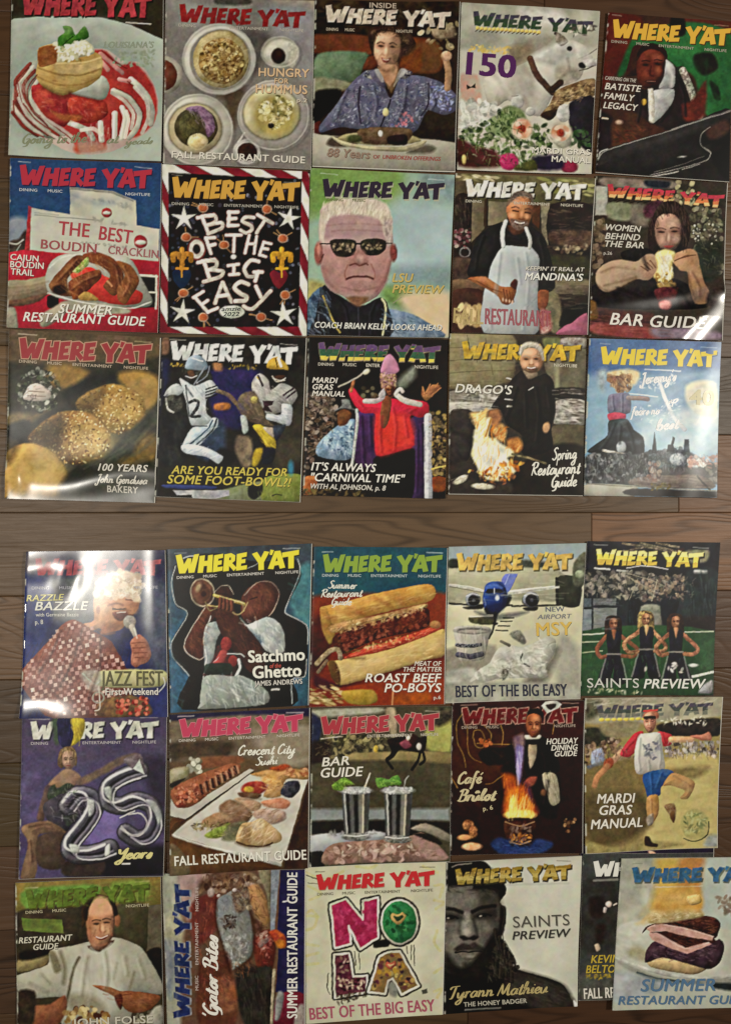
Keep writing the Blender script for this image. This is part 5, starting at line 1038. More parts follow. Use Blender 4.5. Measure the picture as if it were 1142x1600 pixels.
    c.K('a0987a 6a6246 b4ac8c', '80,40 530,40 530,240 480,380 80,400', 60, 110, 3, 16, 8, .35, soft=14).K('c8c4bc 4c463e 94908a', '75,450 400,450 380,580 75,580', 50, 90, 2, 10, 8, .5).K('d8d4cc 4a443c', '830,420 1045,430 1040,670 830,660', 60, 80, 2, 9, 8, .5).K('e4dcc4 8c8474', '100,1060 190,1050 180,1100 110,1110', 12, 40, -30, 6, 10, .7)
    c.K('2a241d 4a4034 1a1612', '70,610 230,600 240,800 80,980', 40, 90, 40, 20, 40, .4, soft=20)
    add(c, 'magazine showing a white haired cook in black beside a tall flame')
fire_cook()

def skyline():
    c = Cover((895, 520), 247, '110,38 1070,65 1030,1195 70,1180', '7c98ae')
    c.F('44618c', '90,30 1080,50 1070,280 80,300', c2='587498', ns=120, soft=80).F('8aa4b4', '80,420 300,440 260,720 70,800', soft=80, c2='7c9cb0', ns=90)
    c.F('6c8aa6', '400,300 1060,300 1050,560 420,560', soft=90, c2='86a0b4', ns=120).F('9ab4c0', '500,600 1050,600 1040,860 520,860', soft=80, c2='b8c6ca', ns=90)
    c.F('ccd0cc', '740,560 1050,540 1050,640 820,680', soft=60, c2='b4c2c8', ns=60)
    c.F('a4b4bc', '170,280 240,260 220,420 180,400', soft=40).F('d0c8a8', '250,280 400,260 470,290 430,380 260,330', soft=24, c2='c8b080', ns=40)
    c.S('7a5a44 9a7858 c0a078 5c4438', '250,310 420,310 410,400 340,435 260,380', 60, 10, 24)
    c.F('7c7888', '250,450 330,435 400,445 400,580 260,590 240,520', c2='686478', ns=50).L('7c6c70', 34, '390,470 480,475 530,480', c2='8c7a74', ns=20).L('c8d0d0', 8, '400,440 600,462')
    c.F('a03c50', '240,590 300,575 370,590 360,635 260,640', c2='b85464', ns=30)
    c.F('35383a', '250,640 380,625 430,700 500,760 500,880 380,900 110,870 140,820 240,740', c2='24282a', ns=70)
    c.E('b8c0c4', 340, 830, 36, 46, soft=10).L('c8c4b4', 22, '210,850 290,870 380,885', c2='8a8680', ns=20)
    c.F('3c3f40', '85,900 200,870 420,880 540,860 700,845 820,860 960,930 1040,960 1030,1100 90,1095', soft=14, c2='55595a', ns=40, f=0)
    c.S('2a2c2e 45484a 66686a 3a3a38 1c1e20 8a8c8c', '90,880 500,870 600,900 600,1060 400,1090 100,1090', 240, 8, 22, .8)
    c.S('4c5258 5c6468 3a4044 70787c', '540,860 820,830 820,1000 540,1000', 90, 9, 22)
    c.E('9aa4a8', 745, 915, 52, 46, soft=12, c2='c0c6c4', ns=20)
    c.F('2e3438', '560,870 580,720 600,870', soft=10, sm=0).F('30363a', '670,860 680,810 700,810 715,750 730,760 720,810 730,860', soft=8, sm=0).F('3c444a', '790,860 800,770 830,770 835,870', soft=10, sm=0)
    c.S('a88478 90706a b8a8a0 c0c4c4', '820,900 1040,880 1040,960 830,980', 60, 8, 20).S('5c5a54 7c7870 3c3c38', '960,960 1040,960 1030,1090 980,1080', 40, 8, 20)
    c.F('5c5858', '600,980 900,980 960,1040 620,1040', soft=20, c2='484644', ns=40).F('746a62', '440,1050 900,1030 1000,1130 440,1110', c2='665c56', ns=80, soft=12).L('33302c', 12, '890,1040 980,1140')
    c.F('a8a69a', '70,1100 440,1110 420,1190 65,1180', c2='989688', ns=80, soft=10).F('2e2826', '420,1130 1035,1150 1030,1195 410,1180', soft=12, c2='1e1a18', ns=50).L('8c8678', 7, '90,1095 500,1120 1030,1145')
    c.S('544a20 6a5c2c 3a3420', '560,1090 700,1090 690,1140 560,1140', 22, 8, 20, .6).S('7c6458 5c4c48 94887c', '540,940 620,940 620,1080 540,1060', 30, 8, 18, 1.3)
    c.F('d8d4b8', '815,380 900,350 1030,370 1030,600 880,570 810,470', soft=30, c2='c8c8b4', ns=60)
    c.L('f4f8f8', 24, '615,350 650,460 730,620 800,700', taper=-.3)
    c.S('c4ced4 d4dce0 b0bcc6', '470,330 740,300 740,370 600,420 480,410', 70, 5, 12, .5, a=.8).S('bcc8d0 d0d8dc a8b8c4', '400,530 600,520 760,460 780,700 620,720 460,610', 110, 5, 12, .5, a=.8)
    c.E('f0ead0', 925, 470, 105, 112, soft=60).E('fbf6e2', 920, 480, 70, 80, soft=60, a=.8).T("Jeremy's", 465, 375, 745, 345, 80, 'f0f4f4', 'c', wd=.3).T('fears no', 400, 600, 620, 590, 64, 'e4ecf0', 'c', wd=.3).T('best', 590, 705, 770, 690, 78, 'e4ecf0', 'c', wd=.3).T('up', 660, 520, 760, 500, 54, 'e4ecf0', 'c', wd=.3)
    c.H(190, 225, 1035, 250, 130, 'd8c23c', sh='5a6a7c')
    c.T('40', 840, 515, 1010, 525, 105, 'c8c09c', 'B')
    c.L('b8c4cc', 6, '190,75 260,80').L('b8c4cc', 6, '920,100 1035,108').L('b0bcc8', 10, '510,265 770,275')
    c.K('b0c4d0 c8d4da 6c8cac 94aec2', '120,300 1050,300 1040,840 520,830 120,700', 90, 180, -20, 22, 15, .3, soft=30).K('34507c 5c7aa4 4a6894', '120,60 1060,80 1060,260 120,280', 50, 160, 5, 26, 12, .3, soft=34)
    c.folds('12161a', '5c6468', 16, '300,660 260,760 200,850', '380,660 420,760 440,860', '340,680 330,800', a=.6).folds('484458', 'a09cb0', 12, '280,460 290,560', '350,450 350,570', a=.6).L('a07c68', 26, '290,330 320,420', c2='7c5a48', ns=14).K('c8a878 5c4030 8a6848', '250,300 420,300 410,400 340,430 260,380', 50, 40, 60, 8, 60, .7)
    c.K('16181a 5c6062 8c9090 34383a a8acac', '90,880 500,870 620,910 600,1070 100,1090', 190, 26, 80, 8, 40, .75).K('2c3236 788084 9ca4a6 464e54', '540,860 820,830 820,1000 540,1000', 90, 28, 85, 8, 30, .7).K('c09488 7c5c54 d0c0b8', '820,900 1040,880 1040,980 830,980', 50, 26, 60, 8, 50, .7).K('8c8478 544c46 9c9488', '450,1050 900,1035 990,1130 450,1110', 40, 120, 4, 9, 4, .5)
    add(c, 'magazine with a dancing figure against blue sky and city skyline', gloss=.6, bend=lambda u, v: .0012*np.exp(-((u-.84+.2*(v-.5))/.1)**2))
skyline()

# ---- fourth row
def singer():
    c = Cover((20, 845), 260, '95,70 1050,60 1070,1210 50,1215', '2c2f52')
    c.F('34324c', '90,60 1060,50 1060,280 90,280', c2='4a4654', ns=120, soft=40).F('585a60', '250,260 560,250 560,560 300,560 240,420', soft=60, c2='6c6e70', ns=80)
    c.F('2a3462', '60,260 250,260 240,640 60,900', soft=50, c2='303a6c', ns=80).F('2c315c', '720,600 840,640 820,860 760,880 680,700', soft=30)
    c.F('44485a', '860,330 1060,300 1065,860 960,860 900,600', soft=60, c2='5a5e6a', ns=90).F('2e3468', '940,1060 1070,1020 1070,1215 940,1215', soft=24)
    c.F('b8a898', '100,100 240,100 260,240 110,240', soft=60, a=.5)  # lamp glare on the top left corner, painted into the cover colour
    c.H(160, 232, 1020, 238, 118, 'a86068', sh=None, ras=True)
    c.F('c0ae98', '560,360 600,280 690,215 780,200 870,240 890,320 860,400 760,380 620,400', c2='cdbda8', ns=30, soft=16)
    c.F('c49474', '560,380 700,350 860,380 868,450 835,500 790,520 765,590 720,615 650,620 590,600 540,620 480,570 560,540', c2='b08060', ns=80)
    c.F('c89c78', '570,400 640,370 660,480 620,560 570,560', soft=40, a=.8).L('6a4430', 10, '690,470 750,465 810,480').L('6a4430', 8, '780,400 850,410').F('7c4438', '690,490 780,480 790,520 740,550 700,530', soft=12).L('c8b4a4', 8, '720,490 775,488').F('96664c', '640,560 760,560 700,620 600,640', soft=20)
    c.L('9a6c50', 14, '600,440 650,420 690,450', a=.6)
    c.E('a8a098', 805, 555, 44, 46, soft=10, c2='8a837c', ns=14).L('a09890', 40, '820,590 850,660', taper=.3)
    c.F('b07c68', '810,690 870,640 930,690 955,780 930,830 880,850 850,870 815,840 820,760', c2='8c5848', ns=40)
    for i in range(4): c.L('7a4a3c', 8, '%d,%d %d,%d' % (820+i*8, 700+i*34, 915+i*6, 695+i*36))
    c.F('6c3c34', '400,540 470,560 560,620 680,690 780,870 800,900 800,1210 290,1215 150,1110 50,980 60,890 280,650 330,580', c2='7e4a3c', ns=60)
    rng = c.rng
    for i in range(-16, 20):
        for j in range(-16, 20):
            x = 430+i*40*.78-j*40*.52+rng.uniform(-5, 5); y = 850+i*40*.55+j*40*.82+rng.uniform(-5, 5)
            if y < 560 or y > 1195 or x < 70 or x > 780 or (x < 330 and y < 900-(x-60)*1.15) or (y < 620 and x > 560) or (x > 560 and y < 640+(x-560)*1.0) or (y > 1000 and x < 60+(y-1000)*1.1): continue
            q = rng.uniform(14, 20); c.F(rng.choice(['c8aca0', 'd4bcae', 'b08a80', 'c09c92', '8c5c50']), [(x+q*math.cos(.6+m*1.57), y+q*math.sin(.6+m*1.57)) for m in range(4)], soft=6, sm=0, a=rng.uniform(.6, 1))
    for i in range(-10, 14): c.L('4c2824', 5, [(430+i*37, 560+abs(i)*20), (250+i*42, 1200)], a=.25)
    c.F('5c4434', '600,1100 820,1060 940,1120 940,1200 600,1205', c2='8a6a44', ns=40, soft=16).S('b85040 8c3028 c87860 5c2420', '700,1100 930,1070 940,1190 720,1200', 70, 7, 16)
    c.F('bcb890', '590,895 1040,890 1020,1000 600,1000', soft=12, c2='a8a474', ns=50).F('8c8c84', '460,900 600,890 600,1030 520,1020', soft=30, a=.7, c2='c0c0b4', ns=40)
    c.L('c8c8bc', 8, '480,910 560,980 600,960').L('c8ccc8', 7, '1040,940 1050,990 1000,1040').E('b0a898', 590, 1075, 38, 36, ring=10).L('b8b0a0', 8, '590,1000 600,1080 600,1150 570,1165')
    c.T('RAZZLE', 98, 412, 352, 405, 42, 'cfc878', 'i', sh='3a3c4c').T('BAZZLE', 155, 475, 520, 472, 58, 'dcdcd0', 'i', sh='3a3c4c').T('with Germaine Bazzle', 160, 518, 452, 516, 24, 'c8c8c0', 'b').T('p. 8', 155, 572, 208, 570, 30, 'c8c8c0')
    c.T('JAZZ FEST', 610, 995, 1035, 995, 100, '57543c', 'b').T('First Weekend', 640, 1058, 1002, 1056, 46, 'dad6cc', 'b', sh='3c3434')
    c.D(135, 330, 1000, 325, 'b0b0b8', skip=(2,))
    c.S('d4c4ae bca890 e0d2be a28c74 c8b69e', '545,390 590,270 690,205 790,195 880,235 900,330 870,410 800,380 640,395', 130, 13, 27, .8, a=.85).K('f0eae0 a89a8c d8cec2', '550,390 600,270 700,210 800,200 885,250 890,350 850,390 640,390', 110, 34, 30, 7, 90, .6, bend=.9)
    c.E('d8ac84', 610, 450, 30, 50, 10, soft=40, a=.6).E('8a5844', 588, 470, 14, 26, soft=10, a=.8).L('744634', 12, '660,440 720,425 760,440', soft=14, a=.7).L('50301f', 9, '690,462 740,470 780,462').F('c08c68', '770,440 860,450 850,500 800,500', soft=24, a=.8).L('6a3c2c', 8, '790,505 830,510', a=.8).E('d0a07c', 660, 540, 34, 24, soft=34, a=.6).L('7c4c38', 10, '560,600 640,640 700,630', soft=16, a=.7)
    c.folds('3c1c18', 'a87060', 16, '330,620 260,780 180,900', '480,600 420,800 330,1000', '600,660 600,860 520,1080', '200,960 320,1080 400,1190', a=.45)
    c.K('3c4478 232850 4a5080', '70,280 240,280 240,600 80,820', 40, 120, 80, 24, 20, .35, soft=30).K('6a6e80 3a3e54', '880,330 1050,330 1050,840 960,840', 40, 120, 80, 24, 20, .35, soft=30).L('e0dcd4', 10, '835,600 858,665', a=.5)
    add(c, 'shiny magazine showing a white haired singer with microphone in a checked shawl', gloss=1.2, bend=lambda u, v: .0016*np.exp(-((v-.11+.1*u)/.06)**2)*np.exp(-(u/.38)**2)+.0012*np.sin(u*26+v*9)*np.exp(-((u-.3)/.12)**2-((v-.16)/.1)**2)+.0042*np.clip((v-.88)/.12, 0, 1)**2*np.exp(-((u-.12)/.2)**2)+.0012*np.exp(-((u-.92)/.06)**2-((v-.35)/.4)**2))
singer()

def trumpet():
    c = Cover((250, 840), 250, '45,80 1085,38 1060,1195 75,1250', '2e4656')
    c.F('38444e', '40,70 1090,30 1090,240 40,240', c2='2c343c', ns=70, soft=50)
    c.F('3c6670', '920,300 1085,180 1075,640 960,560', c2='4c7c80', ns=70, soft=40).F('2e5064', '50,560 180,560 90,760 150,950 200,1000 160,1220 70,1240', c2='38607c', ns=60, soft=20).F('34586a', '950,1000 1070,980 1060,1200 950,1200', c2='2a4658', ns=40, soft=14).F('3a5a6c', '60,240 90,440 180,540 60,640', c2='2a4458', ns=50, soft=20)
    c.F('16120f', '90,240 120,180 240,120 420,110 700,170 930,140 1000,200 1000,300 900,500 910,545 1040,610 1060,680 1050,960 1020,1000 945,1010 945,1200 160,1225 205,990 160,940 85,840 90,720 195,540 110,480', c2='1e1a16', ns=120)
    for p in ('110,200 80,320 110,470 195,545 85,740 90,850 160,930 205,985', '985,150 1000,250 900,500 910,545 1050,625 1058,760', '1050,870 1035,990 945,1010 945,1180', '130,160 200,130 240,125', '590,230 680,190 720,150'):
        c.L('a8b0b0', 7, p)
    c.F('4c2a20', '580,430 640,350 740,305 820,330 850,400 820,510 760,570 640,610 580,560', c2='6a3c2c', ns=70)
    c.E('6f4230', 710, 420, 90, 70, soft=60, a=.7).L('b09c8c', 7, '600,410 690,320 790,315 850,390 820,500 775,560')
    c.F('4a2c22', '400,380 440,345 500,360 520,420 480,470 400,460', c2='36201a', ns=30).L('b8a898', 6, '385,390 430,345 490,345 520,400')
    c.F('5c3426', '310,500 390,480 440,540 360,600 320,800 290,870 200,830 170,780 220,660', c2='48261c', ns=60).L('c0b0a0', 7, '320,500 220,650 170,770 200,830 280,870 330,840')
    c.F('c4c8c2', '540,570 620,620 760,565 850,610 890,700 880,820 760,810 640,680', c2='9ea4a2', ns=60).F('54606a', '620,660 740,720 700,780 650,720', soft=24, c2='8c9698', ns=30)
    c.F('a8aca8', '330,620 420,600 450,640 400,740 380,900 330,990 310,760', c2='70767a', ns=50).L('d0d0c8', 9, '360,560 310,720 330,860 310,1000 290,1170')
    c.F('4a2a20', '400,490 500,480 560,570 640,660 760,830 720,980 640,960 560,860 440,700 400,600', c2='3a2018', ns=60)
    c.F('3a2c2a', '320,960 370,880 420,760 520,860 540,990 320,990', soft=14, c2='5c2a28', ns=40).E('9a403a', 470, 760, 40, 52, c2='7c2c2a', ns=30).L('a04a44', 60, '450,830 410,900', soft=12).E('8a3a34', 520, 880, 34, 40).F('c8a8a0', '380,890 420,850 400,880').F('24382e', '330,905 500,900 500,980 320,975', soft=10, a=.85)
    c.L('c8ccc8', 20, '560,870 570,930 540,990').L('b0b4b0', 8, '480,830 570,830 600,850')
    c.F('9aa098', '320,990 520,990 560,980 660,1020 770,1100 740,1190 300,1225 285,1180', c2='848a82', ns=70).F('6c7470', '540,990 660,1050 700,1180 660,1190 560,1050', soft=20, c2='9ca29c', ns=40).L('c4c8c0', 16, '490,1040 560,1160', soft=14)
    c.E('6c4636', 300, 390, 82, 96, -10, soft=8, c2='52301f', ns=60).E('b8a890', 300, 390, 84, 98, -10, ring=10).E('3a1c14', 310, 400, 18, 20, soft=12)
    c.L('b8a458', 22, '385,410 500,445 600,475', c2='8a7434', ns=14).L('b09c68', 9, '330,480 400,490 440,470').E('a8946a', 550, 500, 44, 48, ring=9).L('a8946a', 8, '595,520 625,460').L('90805c', 8, '320,460 350,520 400,500')
    c.H(118, 255, 1000, 215, 138, 'e6d636', sh='1c180c')
    c.L('b8bcb8', 8, '880,74 1000,72').L('8c9490', 8, '105,108 185,105')
    c.D(120, 292, 990, 250, 'd0ccc4')
    c.T('Satchmo', 632, 890, 1035, 872, 82, 'e4e0d4', 'S', sh='1a1512').T('of the', 785, 930, 865, 925, 30, 'b85044', 'i').T('Ghetto', 665, 1003, 1010, 985, 84, 'e4e0d4', 'S', sh='1a1512')
    c.T('JAMES ANDREWS', 675, 1058, 1018, 1040, 34, 'd0ccc4', 'b', sh='1a1512').L('c8c4bc', 12, '800,1085 850,1080')
    c.K('8a5440 321810 6f4030 a06a50', '590,430 650,345 740,310 820,335 845,400 815,510 640,600', 70, 50, 60, 10, 50, .4).F('2a1610', '700,308 800,318 848,390 830,460 800,380 740,335', soft=30, a=.6).L('2a140e', 9, '640,440 690,425', a=.7).E('90584a', 640, 520, 30, 40, soft=30, a=.5)
    c.K('7c4a38 2c160f 94604a', '310,510 400,490 440,550 340,620 310,850 180,790', 50, 60, 60, 10, 40, .4).K('704232 28140e 86503c', '410,500 500,490 760,830 720,960 560,860', 60, 80, 50, 11, 25, .4)
    for i in range(4): c.L('6c4030', 24, '%d,%d %d,%d' % (430+i*26, 420+i*10, 420+i*30, 500+i*6), f=.4).L('2c160f', 6, '%d,%d %d,%d' % (444+i*26, 425+i*10, 434+i*30, 500+i*6), a=.7)
    c.E('d8c898', 272, 350, 18, 36, 20, soft=16, a=.6).E('8a5a44', 300, 390, 58, 70, -10, ring=8, a=.5).L('e4d898', 7, '390,408 500,440 600,470', a=.8)
    c.K('e0e4de 70787a a8aeac', '330,1000 560,990 760,1100 740,1180 310,1215', 90, 70, 55, 12, 40, .5).K('e4e8e4 7c8486', '560,590 760,575 880,680 870,800 760,790', 50, 60, 50, 11, 40, .5).K('4c7c90 24404e 5a8c98 1c3440', '50,560 170,560 90,760 200,1000 160,1210 75,1230', 60, 60, 60, 14, 60, .4, soft=14).K('64a0a0 2c5058 4c8488', '930,320 1080,200 1070,620 970,560', 40, 70, 60, 16, 60, .4, soft=14)
    c.K('2a2622 0e0b09', '120,200 980,200 900,480 200,520', 40, 120, 40, 24, 60, .4, soft=24)
    add(c, 'magazine with a painted trumpet player on a black and teal cover', gloss=.3)
trumpet()

def po_boy():
    c = Cover((470, 840), 250, '90,60 1045,68 1020,1185 55,1210', '6e2a18')
    c.F('1e4450', '85,50 1050,60 1040,400 960,400 600,410 85,430', c2='234c58', ns=160, soft=30)
    c.F('6c2c18', '85,420 600,400 1040,400 1030,680 900,700 85,760', c2='7c3820', ns=120, soft=40)
    c.F('4c1e18', '60,620 180,560 220,720 180,900 60,1000', soft=40, c2='3a1c18', ns=60).F('4a1a24', '100,980 250,1040 500,1040 460,1090 120,1080', soft=24)
    c.F('7c2e14', '300,1060 1020,1000 1020,1190 300,1190', c2='8c3a18', ns=80, soft=24).F('a05018', '650,1120 900,1110 880,1190 660,1190', soft=40)
    c.F('c09850', '135,500 300,460 560,390 880,330 950,350 960,410 900,460 600,530 380,590 240,620 170,600', c2='b08440', ns=90, g='v:c8a860')
    c.F('b08c48', '135,505 180,500 220,620 240,700 200,760 150,660', soft=12, c2='94783c', ns=40)
    c.F('94764a', '220,620 560,550 880,470 870,520 600,580 240,680', c2='c0a06c', ns=24, nk=1.5, soft=12)
    c.F('54261a', '220,720 330,650 600,580 880,500 920,560 900,640 700,690 500,740 300,830 240,790', c2='3a1610', ns=40)
    c.S('6a3020 4a1c14 7c4030 32100c 8a4c38', '240,730 340,660 880,510 900,630 500,730 300,810', 150, 8, 22, .6)
    c.S('c8a878 a88858', '240,660 560,590 870,490 860,520 560,610 250,690', 44, 7, 16, .6)
    c.F('a8402c', '310,850 420,800 620,740 900,650 1000,620 960,680 700,770 450,850 340,870', c2='c05840', ns=40).S('d8b070 c89450 e0a078 8a3020', '380,790 640,720 840,680 820,720 520,790', 40, 6, 14, .6)
    c.F('c8aa6c', '190,890 350,860 620,800 900,700 1025,655 1025,840 900,870 650,950 280,1055 230,960', c2='b8985a', ns=120).F('d4bc84', '260,900 640,820 1020,690 1020,780 640,880 300,990', soft=60, a=.7)
    c.F('6c4a28', '190,890 240,880 275,960 275,1055 215,1000', soft=12).E('b08050', 960, 620, 42, 30, soft=10)
    c.L('a89478', 34, '110,900 200,810 260,800 280,860', c2='7c684c', ns=20).L('8c7860', 24, '120,960 180,880', c2='6a5440', ns=20)
    c.S('b09868 8a7040 c4b080 6c5428', '60,1080 220,1050 330,1130 240,1200 60,1190', 70, 8, 34, .35, rot=10)
    c.F('94782c', '290,1100 500,1085 545,1160 470,1195 330,1180', soft=14, c2='a88a3c', ns=40).L('c89468', 12, '655,1100 645,1200', a=.7)
    c.H(155, 245, 1010, 245, 132, '85a03c', sh='15343c')
    c.L('c8d0cc', 7, '150,100 225,98').L('c8d0cc', 8, '895,102 1010,106')
    c.D(150, 276, 998, 282, 'b8c4c4')
    c.T('Summer', 190, 360, 398, 365, 56, 'dcdcd0', 'c').T('Restaurant', 140, 425, 442, 420, 58, 'dcdcd0', 'c').T('Guide', 215, 480, 360, 482, 56, 'dcdcd0', 'c')
    c.T('MEAT OF', 808, 914, 1002, 914, 32, 'd8d0c4', 'i', sh='4a2a1c').T('THE MATTER', 728, 955, 1002, 955, 32, 'd8d0c4', 'i', sh='4a2a1c').T('ROAST BEEF', 455, 1030, 1002, 1030, 60, 'e4ded4', 'i', sh='4a1c14').T('PO-BOYS', 592, 1102, 1000, 1098, 60, 'e4ded4', 'i', sh='4a1c14').T('p.6', 945, 1150, 995, 1148, 24, 'd0c8bc')
    c.K('d4b46c a47c3c e0c484 8c6630', '140,510 560,400 900,335 950,400 600,520 240,610', 90, 90, -14, 10, 8, .4).K('e4d09c a88a50 d0b478', '240,900 640,810 1020,670 1020,830 650,940 290,1040', 110, 60, -18, 10, 20, .4).K('8a4834 2a0e0a 6a2c20 a86048', '240,740 340,660 880,510 900,630 500,730 300,810', 120, 34, -20, 8, 50, .7)
    c.K('e8d8b0 7c5c34 c8a468', '225,640 560,560 875,480 870,520 560,610 240,690', 90, 28, -15, 7, 60, .7).K('d86a4c e8a484 8c2818', '330,840 620,750 980,630 900,690 480,850', 60, 44, -20, 8, 20, .6).K('8c9a48 5c6c2c a8b060', '300,820 500,760 700,720 690,740 400,830', 26, 34, -18, 7, 30, .6)
    c.L('4a2c18', 16, '245,700 330,850 450,860', soft=24, a=.5).L('3c1810', 20, '290,1065 640,960 1020,850', soft=30, a=.5).K('8c3c20 5c2414 7c341c', '90,430 600,410 1030,420 1020,640 100,700', 60, 140, 10, 26, 25, .3, soft=34)
    add(c, 'magazine with a long roast beef sandwich on its cover')
po_boy()

def airplane():
    c = Cover((685, 840), 250, '68,62 1050,35 1000,1145 40,1178', 'b2b09a')
    c.F('8c9a9c', '60,50 1060,20 1050,110 900,150 60,160', c2='98a4a4', ns=120, soft=24).F('3c4034', '68,155 130,150 150,210 68,215', soft=14).F('4c5044', '560,160 760,170 740,215 600,230', soft=24)
    c.F('a6a48c', '60,220 860,235 850,470 55,470', c2='98967e', ns=90, soft=14).F('c4c0a4', '50,480 1000,480 980,800 700,640 400,780 45,800', c2='b6b296', ns=140, soft=20)
    c.L('26241f', 14, '55,468 300,482 520,480').L('2a2822', 14, '520,488 860,480')
    c.L('d8d6c8', 16, '75,335 200,350 310,378').L('d4d2c4', 18, '500,385 680,362 850,350')
    c.F('3a3c30', '850,280 950,270 1020,300 1000,490 850,470', c2='2c2e24', ns=50).F('4c4c3c', '960,180 1050,100 1040,330 960,330', c2='6c705c', ns=40, soft=14).E('a8b090', 1005, 258, 34, 30, soft=12).L('1e1d18', 22, '840,290 845,470')
    c.F('5a64a0', '470,260 555,260 540,300 490,390 440,330', c2='6a74b0', ns=40).F('2a4484', '315,420 330,340 380,310 450,320 490,390 510,410 480,460 420,500 390,545 330,520 310,470', c2='203870', ns=80)
    c.E('4a68a8', 400, 350, 60, 30, soft=30, a=.8).F('141a28', '330,380 345,362 370,368 375,390 340,395', sm=0).F('141a28', '388,380 400,360 435,370 440,392 390,392', sm=0).E('c8d0d8', 410, 410, 16, 14, soft=10)
    c.F('1c1f2c', '320,510 400,470 510,400 500,470 420,540 400,620 380,600', soft=14)
    c.E('20222a', 240, 440, 46, 46, soft=8).E('7c8494', 235, 412, 34, 14, soft=12).E('3c3c30', 650, 445, 62, 50, soft=8, c2='6a6a58', ns=30).E('1a1a16', 672, 450, 36, 38, soft=10).F('22211c', '170,495 310,480 300,510 200,510', soft=10).F('24231d', '600,500 700,490 690,518 620,520', soft=10)
    c.F('5c5c40', '220,560 380,550 380,620 230,610', soft=10, c2='403f2c', ns=30).L('1e1d1a', 14, '400,560 380,660 350,720').L('c8c4ac', 16, '220,560 375,555', sm=0)
    for i, y in enumerate((573, 597, 630, 662)): c.L('2c2c24', 9, '%d,%d %d,%d' % (455-i*18, y, 530-i*14, y))
    c.F('8f8a7c', '45,800 400,770 330,950 200,1000 45,990', soft=30, c2='7f7a6c', ns=60).F('9c9a8c', '860,700 1000,800 1000,1140 850,1080', soft=60, c2='8a887c', ns=80).F('46443c', '600,1030 780,870 820,780 860,800 800,960 740,1040', soft=50, a=.6)
    c.F('b6b6a8', '45,960 250,930 240,1040 200,1060 40,1060', soft=24)
    c.F('b8b4a8', '105,650 160,630 330,635 370,660 350,720 320,860 220,880 140,870 115,740', c2='a5a196', ns=80, g='h:8f8b80').E('75706a', 235, 665, 125, 24, soft=10).E('9a948a', 240, 672, 100, 14, soft=8)
    c.L('2a2a34', 26, '125,765 200,775 290,765', c2='75757a', ns=10, nk=1.6).L('3c3a44', 40, '135,835 220,850 300,830', c2='55535c', ns=14)
    c.F('b9b8ac', '360,890 420,790 520,770 600,780 760,710 830,730 820,820 760,930 770,1000 600,1000 420,1010 300,1040 215,1040 260,960', c2='a5a498', ns=80)
    c.F('cac9be', '400,850 520,790 740,800 700,900 520,920', soft=50, a=.8).F('4a4840', '450,950 480,930 490,980 450,1020', soft=14).F('5c5a50', '500,690 570,660 620,740 590,760', soft=14, c2='8a887c', ns=20).L('48463e', 12, '590,830 580,880 640,920').L('6a685c', 20, '440,740 500,770')
    c.S('c8c7bc 8c8a7e b4b3a6 d0cfc4', '260,960 460,870 740,860 760,990 420,1010 230,1040', 80, 10, 26, .6, a=.7).F('aaaa9a', '40,1040 1000,1050 1000,1150 38,1180', soft=24)
    c.H(125, 232, 950, 228, 128, 'd2b464', sh='6a6040', ras=True)
    c.T('NEW', 760, 528, 895, 525, 34, '5c6070').T('AIRPORT', 700, 582, 950, 575, 32, '6a6c74', 'i').T('MSY', 695, 700, 950, 692, 92, 'c8a850', 'b', sh='3a3a2c')
    c.T('BEST OF THE BIG EASY', 118, 1140, 908, 1125, 82, '262838', 'b')
    c.F('5c68a4', '462,330 500,258 560,256 530,320 490,400', sm=0, c2='6e7ab4', ns=40).L('8c96c4', 8, '500,262 468,330')
    c.F('c8c8bc', '70,330 200,344 312,374 312,388 200,362 70,344', sm=0).F('c4c4b8', '490,392 680,366 860,344 860,358 680,384 490,408', sm=0).L('5c5c54', 6, '75,346 310,392', a=.6)
    c.E('27407e', 398, 425, 88, 108, soft=7, c2='203870', ns=80, f=.7).E('16244a', 400, 500, 56, 34, soft=24, a=.8).F('5874b4', '330,350 390,322 450,350 440,362 390,345 345,372', soft=14, a=.8)
    c.F('0e1422', '328,388 345,366 386,362 386,392 350,398', sm=0).F('0e1422', '396,392 398,362 440,366 458,388 436,398', sm=0).L('a8b4c8', 6, '391,360 391,396').E('dce4ec', 412, 428, 16, 18, soft=12, a=.8).L('7c94c8', 10, '320,430 330,480', soft=12, a=.6)
    for x, r in ((240, 46), (655, 50)): c.E('8c9096', x, 440, r+8, r+6, soft=7, f=.5).E('14161c', x+4, 446, r-6, r-7, soft=8).E('44484e', x+4, 446, 12, 12, soft=8).L('d0d4d4', 7, [(x-r, 415), (x, 395), (x+r, 412)], a=.7)
    c.L('15161a', 12, '398,530 396,610').L('15161a', 16, '385,612 410,612').F('1c1f2c', '250,520 400,545 640,525 560,560 400,590 300,560', soft=24, a=.5)
    c.K('d8d7cc 8a887c f0efe6 a4a296', '370,890 430,795 600,785 760,715 820,740 750,930 600,990 300,1030', 130, 50, 30, 12, 60, .5).K('5c5a4e 3a3830', '430,930 500,920 480,1010 440,1000', 14, 40, 60, 9, 40, .6).K('d0ccc0 7c786c', '110,670 350,670 320,850 140,860', 40, 90, 80, 12, 8, .4).K('c8c6b2 8c8a76 9c9a84', '60,240 850,245 850,460 60,460', 50, 160, 3, 12, 5, .35)
    add(c, 'magazine showing a blue airplane behind a cup and powdered pastries')
airplane()

